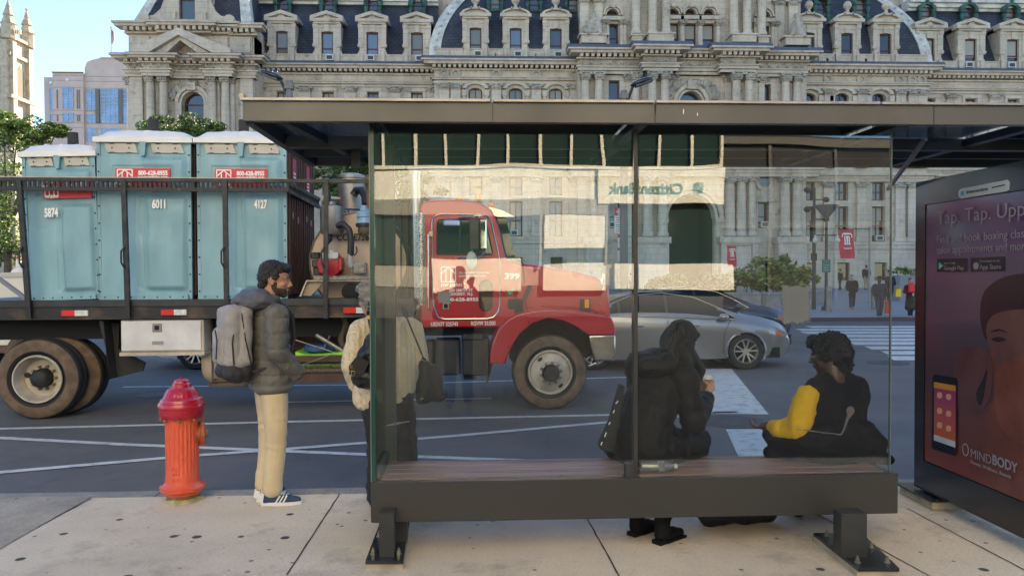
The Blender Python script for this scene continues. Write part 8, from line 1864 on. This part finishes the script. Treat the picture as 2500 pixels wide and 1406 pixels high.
# low curved granite wall + planter beds
def curvewall():
    t = MB(); pts = []
    for (px, Y) in ((1560,46),(1660,41),(1760,38),(1860,37),(1960,39),(2000,42)): p = atY(px,700,Y); pts.append((p.x,Y))
    for (a, b) in zip(pts, pts[1:]):
        t.bar((a[0],a[1],PZ+.30),(b[0],b[1],PZ+.30),.5,.62); t.bar((a[0],a[1],PZ+.66),(b[0],b[1],PZ+.66),.7,.09)
    tag(t.build('planter_wall', mat('granite_grey', (.26,.25,.24), .7, var=.3, scale=2)), 'low curved granite planter wall behind the parked blue sedan', 'wall')
curvewall()
def shrub(label, base, clusters, nper, size, wts, name='shrub', long=2.4):
    t = empty(name, base, 0, label, 'plant', 'planting beds on the plaza'); b = V3(base); lf = MB(); leaf_cloud(lf, [(V3(c)-b, r) for c, r in clusters], nper, size, wts, long=long); lf.build('foliage', LEAF, t, fix=False)
    g = MB()
    for c, r in clusters: g.tube([(0,0,0), (V3(c)-b)*.6, V3(c)-b], [.04,.03,.015], 5)
    g.build('stems', BARK, t)
random.seed(21)
def pb_(px, Y): p = atY(px,700,Y); return (p.x,Y,PZ)
shrub('tall leafy planting with broad light green leaves left of the lamp post', pb_(1900,40), [cl(1870,660,40,.7,.6,.55),cl(1905,650,40,.8,.6,.6),cl(1945,670,40,.8,.6,.6),cl(1965,690,40,.6,.6,.5),cl(1860,690,40,.8,.6,.4),cl(1915,690,40,.9,.6,.5)], 420, .15, (4,4,3), long=2.2)
shrub('dark evergreen bush behind the silver sedan roof', pb_(1620,41), [cl(1590,700,41,1.0,.7,.35),cl(1650,698,41,1.1,.7,.4),cl(1620,694,41,.7,.6,.4)], 800, .17, (1,.3,8))
shrub('dark green hedge between the silver sedan and the leafy planting', pb_(1730,41), [cl(1700,700,41,1.0,.7,.35),cl(1760,698,41,1.0,.7,.4),cl(1730,694,41,.7,.6,.4)], 800, .17, (1,.3,8))
shrub('feathery grey green grasses beside the leafy planting', pb_(1815,39.5), [cl(1800,685,39.5,.7,.5,.5),cl(1830,680,39.5,.7,.5,.6)], 420, .08, (4,2,3), long=5)
shrub('low planter of yellow flowers near the plaza people', pb_(2205,44), [cl(2190,662,44,.8,.5,.25),cl(2225,660,44,.7,.5,.22)], 300, .08, (2,6,2), long=1.5)
g = MB(); p0 = atY(2175,690,44.6); g.box((p0.x,43.6,PZ),(p0.x+3.4,45,atY(2200,672,44).z)); tag(g.build('flower_planter', mat('planter_grey', (.22,.22,.21), .7)), 'grey planter box holding yellow flowers on the right of the plaza', 'planter')
# ================================================================== PEDESTRIANS
def pedestrian(px, py_foot, py_head, heading, top, legs, label, skin=SK2, hair=HBLK, skirt=None, stride=.16, bag=None, foot=PZ, shoes=None, hold=False):
    d = None; Y = (HC-foot)*F/(py_foot-667.5); c = atZ(px, py_foot, foot); H = (py_foot-py_head)*c.y/F; s = H/1.74
    t = empty('person', (c.x,c.y,foot), heading, label, 'person'); t.scale = (s,s,s)
    v = .020; ph = stride
    J = dict(hip=[(.09,0,.9),(-.09,0,.9)], knee=[(.09,ph*.6,.5),(-.09,-ph*.2,.48)], ank=[(.09,ph,.09),(-.09,-ph,.12)])
    hp, P, R = headprims((0,.03,1.6), yaw=0, pitch=-8)
    body = hp+[('c',(0,0,.95),.12,(0,0,1.3),.12,(1.15,.8,1)),('c',(-.15,0,1.37),.055,(.15,0,1.37),.055)]
    hands = [(.24,.16,.92),(-.24,-.08,.86)] if not hold else [(.10,.28,1.1),(-.24,-.05,.86)]
    el = [(.26,-.02,1.12),(-.26,-.06,1.12)]
    for k, sg in enumerate((1,-1)): body += [('c',(sg*.2,0,1.36),.05,el[k],.042),('c',el[k],.04,hands[k],.028)]+hand(hands[k], (0,.5,-.8), sg, .5)
    for k in (0,1): body += [('c',J['hip'][k],.08,J['knee'][k],.055),('c',J['knee'][k],.05,J['ank'][k],.035),('c',J['ank'][k],.035,(J['ank'][k][0],J['ank'][k][1]+.12,.04),.03)]
    blob('body', body, skin, t, vox=.014, it=2)
    eu = tuple(math.degrees(a) for a in R.to_euler()); E = lambda p, r: ('e', P(*p), r, eu)
    blob('hair', [E((0,-.03,.05),(.086,.10,.085)), E((0,-.07,-.03),(.075,.05,.10))], hair, t, vox=.012, it=1)
    jk = [('c',(0,0,.92),.15,(0,0,1.3),.15,(1.2,.85,1)),('c',(-.16,0,1.37),.075,(.16,0,1.37),.075)]
    for k, sg in enumerate((1,-1)): jk += [('c',(sg*.205,0,1.36),.075,el[k],.062),('c',el[k],.062,hands[k],.045)]
    blob('coat', jk, top, t, vox=.018, it=2, disp=wrinkle(.014,7,7,10))
    tr = [('c',(-.06,0,.92),.12,(.06,0,.92),.12)]
    for k in (0,1): tr += [('c',J['hip'][k],.10,J['knee'][k],.07),('c',J['knee'][k],.07,J['ank'][k],.055)]
    if skirt: blob('skirt', [('c',(0,0,.92),.15,(0,.02,.5),.21,(1.15,.9,1))], skirt, t, vox=.018, it=2, disp=wrinkle(.014,7,7,10))
    blob('trousers', tr, legs, t, vox=.016, it=2)
    for k in (0,1):
        g = MB(); a = J['ank'][k]; g.ell((a[0],a[1]+.05,.045),(.05,.13,.05),10,6); g.build('shoe', shoes or DARK, t, smooth=True)
    return t, s
NB = mat('navy_coat', (.018,.024,.04), .8, var=.3); BKC = mat('black_cloth', (.012,.012,.014), .8, var=.3); BURG = mat('burgundy_coat', (.09,.008,.018), .8, var=.3); OLV = mat('olive_skirt', (.05,.045,.025), .9, var=.4, scale=20); KHK = mat('khaki_far', (.35,.24,.15), .9); JN = mat('dark_jeans', (.02,.035,.06), .9, var=.3); TANB = mat('tan_boot', (.40,.25,.10), .8)
pedestrian(2080,755,668,rad(165),BKC,BKC,'woman with tied up hair, black jacket and tan boots crossing the plaza',shoes=TANB)
g0, _ = pedestrian(2147,779,672,rad(170),NB,JN,'man in a cap and dark blue clothes walking toward the crossing',skin=SK3,foot=RZ)
g = MB(); g.lathe([(.10,1.66),(.10,1.72),(.06,1.76)], (0,.02,0), 'z', 14); g.box((-.07,.06,1.66),(.07,.2,1.675)); g.build('cap', BKC, g0, smooth=40)
pedestrian(2222,778,675,rad(185),BURG,BKC,'woman in a burgundy jacket and olive skirt at the crossing edge',skirt=OLV,foot=RZ,hair=mat('auburn', (.06,.02,.012), .5),hold=True,stride=.08)
pedestrian(2172,757,655,rad(20),BKC,BKC,'person in a black coat walking away with yellow and red bags',stride=.12)
pedestrian(2115,707,645,rad(-10),BKC,KHK,'man in dark jacket and khaki trousers standing near the hall wall',stride=.03)
pedestrian(2051,708,655,rad(30),BKC,BKC,'person in black walking near the hall wall left of the khaki trousers man',stride=.12)
pedestrian(1540,706,666,rad(10),mat('pale_shirt', (.45,.42,.4), .9),BKC,'distant person in a pale top above the white car roof',stride=.05)
for px, py0, py1, col, lab in ((2189,705,724,(.7,.48,.0),'small yellow shopping bag carried by the person in the black coat'),(2163,735,765,(.42,.04,.02),'red carrier bag hanging beside the man in dark blue'),(2221,692,712,(.6,.03,.03),'bright red bag held by the woman in burgundy')):
    Y = 33.5 if px == 2189 else 29.5; 
    if px == 2221: Y = 29.2
    a, b = atY(px-6,py0,Y), atY(px+7,py1,Y); g = MB(); w_ = (b.x-a.x)/2; h = a.z-b.z
    g.prism([(-w_,0),(w_,0),(w_*.85,h),(-w_*.85,h)], -.05, .05); g.tube([(-w_*.5,0,h),(-w_*.3,0,h+.14),(w_*.3,0,h+.14),(w_*.5,0,h)], .008, 5); o = g.build('carrier_bag', mat('bag_%d' % px, col, .6)); o.location = ((a.x+b.x)/2,Y-.1,b.z); tag(o, lab, 'bag')
# ================================================================== SIGNS AND STREET LAMPS
def snow_sign():
    Y = 24.0; a, b = atY(1500,507,Y), atY(1533,640,Y); z = lambda y: atY(1516,y,Y).z; cx = atY(1518,600,Y).x
    t = empty('road_sign', (cx,Y,RZ), 0, 'stack of red and white snow emergency route signs on one post', 'road sign')
    SRD = mat('sign_face_red', (.55,.03,.04), .5); SWH = mat('sign_face_white', (.68,.67,.64), .5); s = lambda p: atY(p,560,Y).x-cx
    g = MB(); g.cyl((.0,.05,0),(.0,.05,z(505)-RZ),.04,8); g.build('post', DULL, t)
    def plate(x0, x1, y0, y1, m, name): g = MB(); g.box((s(x0),-.02,z(y1)-RZ),(s(x1),-.005,z(y0)-RZ)); return g.build(name, m, t)
    p1 = plate(1500,1532,508,569,SWH,'sign_plate'); 
    g = MB(); g.box((s(1500),-.024,z(527)-RZ),(s(1532),-.0205,z(508)-RZ)); g.build('red_header', SRD, p1)
    for k, w_ in enumerate(('SNOW','EMERGENCY','ROUTE')):
        o = text('lettering', w_, .085, SWH, p1, TM((s(1500)+s(1532))/2,-.027,z(513.5+k*6)-RZ), .001, .004, 'CENTER', sx=.62 if k == 1 else .8)
    def lines(x0, x1, ys, y0, ms):
        for k, y_ in enumerate(ys): g = MB(); g.box((s(x0),y0-.003,z(y_+1.8)-RZ),(s(x1)-.03*(k % 2),y0,z(y_)-RZ)); g.build('small_print', ms[k % len(ms)], t)
    SGT = mat('sign_green_text', (.03,.2,.12), .5)
    lines(1503, 1530, (531,536.5,542,548,553,559,564), -.0205, (SGT,SRD,SRD,SGT))
    p2 = plate(1508,1525,573,604,SWH,'sign_plate'); g = MB(); g.box((s(1508),-.024,z(581)-RZ),(s(1525),-.0205,z(573)-RZ)); g.build('red_header', SRD, p2)
    text('lettering', 'NO', .06, SWH, p2, TM((s(1508)+s(1525))/2,-.0265,z(579.5)-RZ), .001, .002, 'CENTER', sx=.8)
    lines(1510, 1523, (585,590,596), -.0205, (SRD,))
    p3 = plate(1508,1524,606,636,SWH,'sign_plate'); g = MB(); g.box((s(1508),-.024,z(612)-RZ),(s(1524),-.0205,z(606)-RZ)); g.build('red_header', SRD, p3)
    lines(1510, 1522, (617,623,629), -.0205, (SRD,))
snow_sign()
def cobra(px_pole, py_top, px_h, py_h, Y, label, side):
    b = atY(px_pole, 300, Y); zt = atY(px_pole, py_top, Y).z; t = empty('street_lamp', (b.x,Y,RZ), 0, label, 'street lamp', 'black street lamps over the road')
    h = zt-RZ; e = atY(px_h, py_h, Y)-b; hz = e.z-(RZ-b.z)
    g = MB(); g.tube([(0,0,0),(0,0,h)], [.14,.10], 12); g.box((-.12,-.12,h-.25),(.12,.12,h-.1)); g.build('pole', mat('lamp_pole_grey', (.13,.13,.125), .5), t, smooth=40)
    g = MB(); hx = atY(px_h, py_h, Y).x-b.x; hz = atY(px_h, py_h, Y).z-RZ; g.tube([(0,0,h-.6),(hx*.5,0,(h-.6+hz)/2),(hx,0,hz)], .045, 8); g.build('arm', BLK, t, smooth=True)
    d = V3((side,0,.42)).normalized(); g = MB(); L_ = .36
    M = Matrix.Rotation(math.atan2(.36,1)*(-side if side > 0 else 1), 4, 'Y') if True else None
    g.M = Matrix.Translation((hx,0,hz)) @ M; g.ell((side*L_*.75,0,.02),(L_,.17,.095),16,8); g.box((side*.05,-.12,-.08),(side*.6,.12,-.03)); g.build('lamp_head', mat('lamp_head_black', (.02,.022,.028), .25), t, smooth=50)
cobra(707,198,684,193,23.0,'black cobra head street lamp above the left end of the shelter roof',-1)
cobra(1523,222,1546,209,23.0,'black cobra head street lamp above the middle of the shelter roof',1)
# photographer, seen mirrored in the glass
def photographer():
    t = empty('person', (-.22,-.42,0), 0, 'photographer in a dark jacket holding up a phone, reflected in the shelter glass', 'person')
    hp, P, R = headprims((0,.03,1.63)); hs_ = [(.16,.30,1.5),(-.0,.34,1.5)]
    body = hp+[('c',(0,0,.95),.13,(0,0,1.3),.13,(1.15,.8,1)),('c',(-.15,0,1.38),.06,(.15,0,1.38),.06)]
    for k, sg in enumerate((1,-1)): e = (sg*.27,.08,1.17); body += [('c',(sg*.2,0,1.37),.05,e,.045),('c',e,.042,hs_[k],.03)]+hand(hs_[k], (.05*sg,.3,.9), sg, .5)
    for sg in (1,-1): body += [('c',(sg*.09,0,.9),.085,(sg*.1,.02,.5),.06),('c',(sg*.1,.02,.5),.055,(sg*.11,0,.1),.04),('c',(sg*.11,0,.05),.036,(sg*.12,.14,.035),.03)]
    blob('body', body, SK1, t, vox=.012, it=2)
    eu = (0,0,0); blob('hair', [('e',P(0,-.02,.055),(.085,.10,.08))], HBLK, t, vox=.01, it=1)
    jk = [('c',(0,0,.92),.165,(0,0,1.3),.16,(1.2,.85,1)),('c',(-.16,0,1.38),.085,(.16,0,1.38),.085)]
    for k, sg in enumerate((1,-1)): e = (sg*.27,.08,1.17); h = V3(hs_[k])*.85+V3(e)*.15; jk += [('c',(sg*.205,0,1.37),.08,e,.07),('c',e,.07,tuple(h),.05)]
    blob('jacket', jk, BKC, t, vox=.014, it=2); tr = [('c',(-.06,0,.92),.12,(.06,0,.92),.12)]
    for sg in (1,-1): tr += [('c',(sg*.09,0,.9),.10,(sg*.1,.02,.5),.078),('c',(sg*.1,.02,.5),.078,(sg*.11,0,.1),.065)]
    blob('trousers', tr, JN, t, vox=.014, it=2)
photographer()
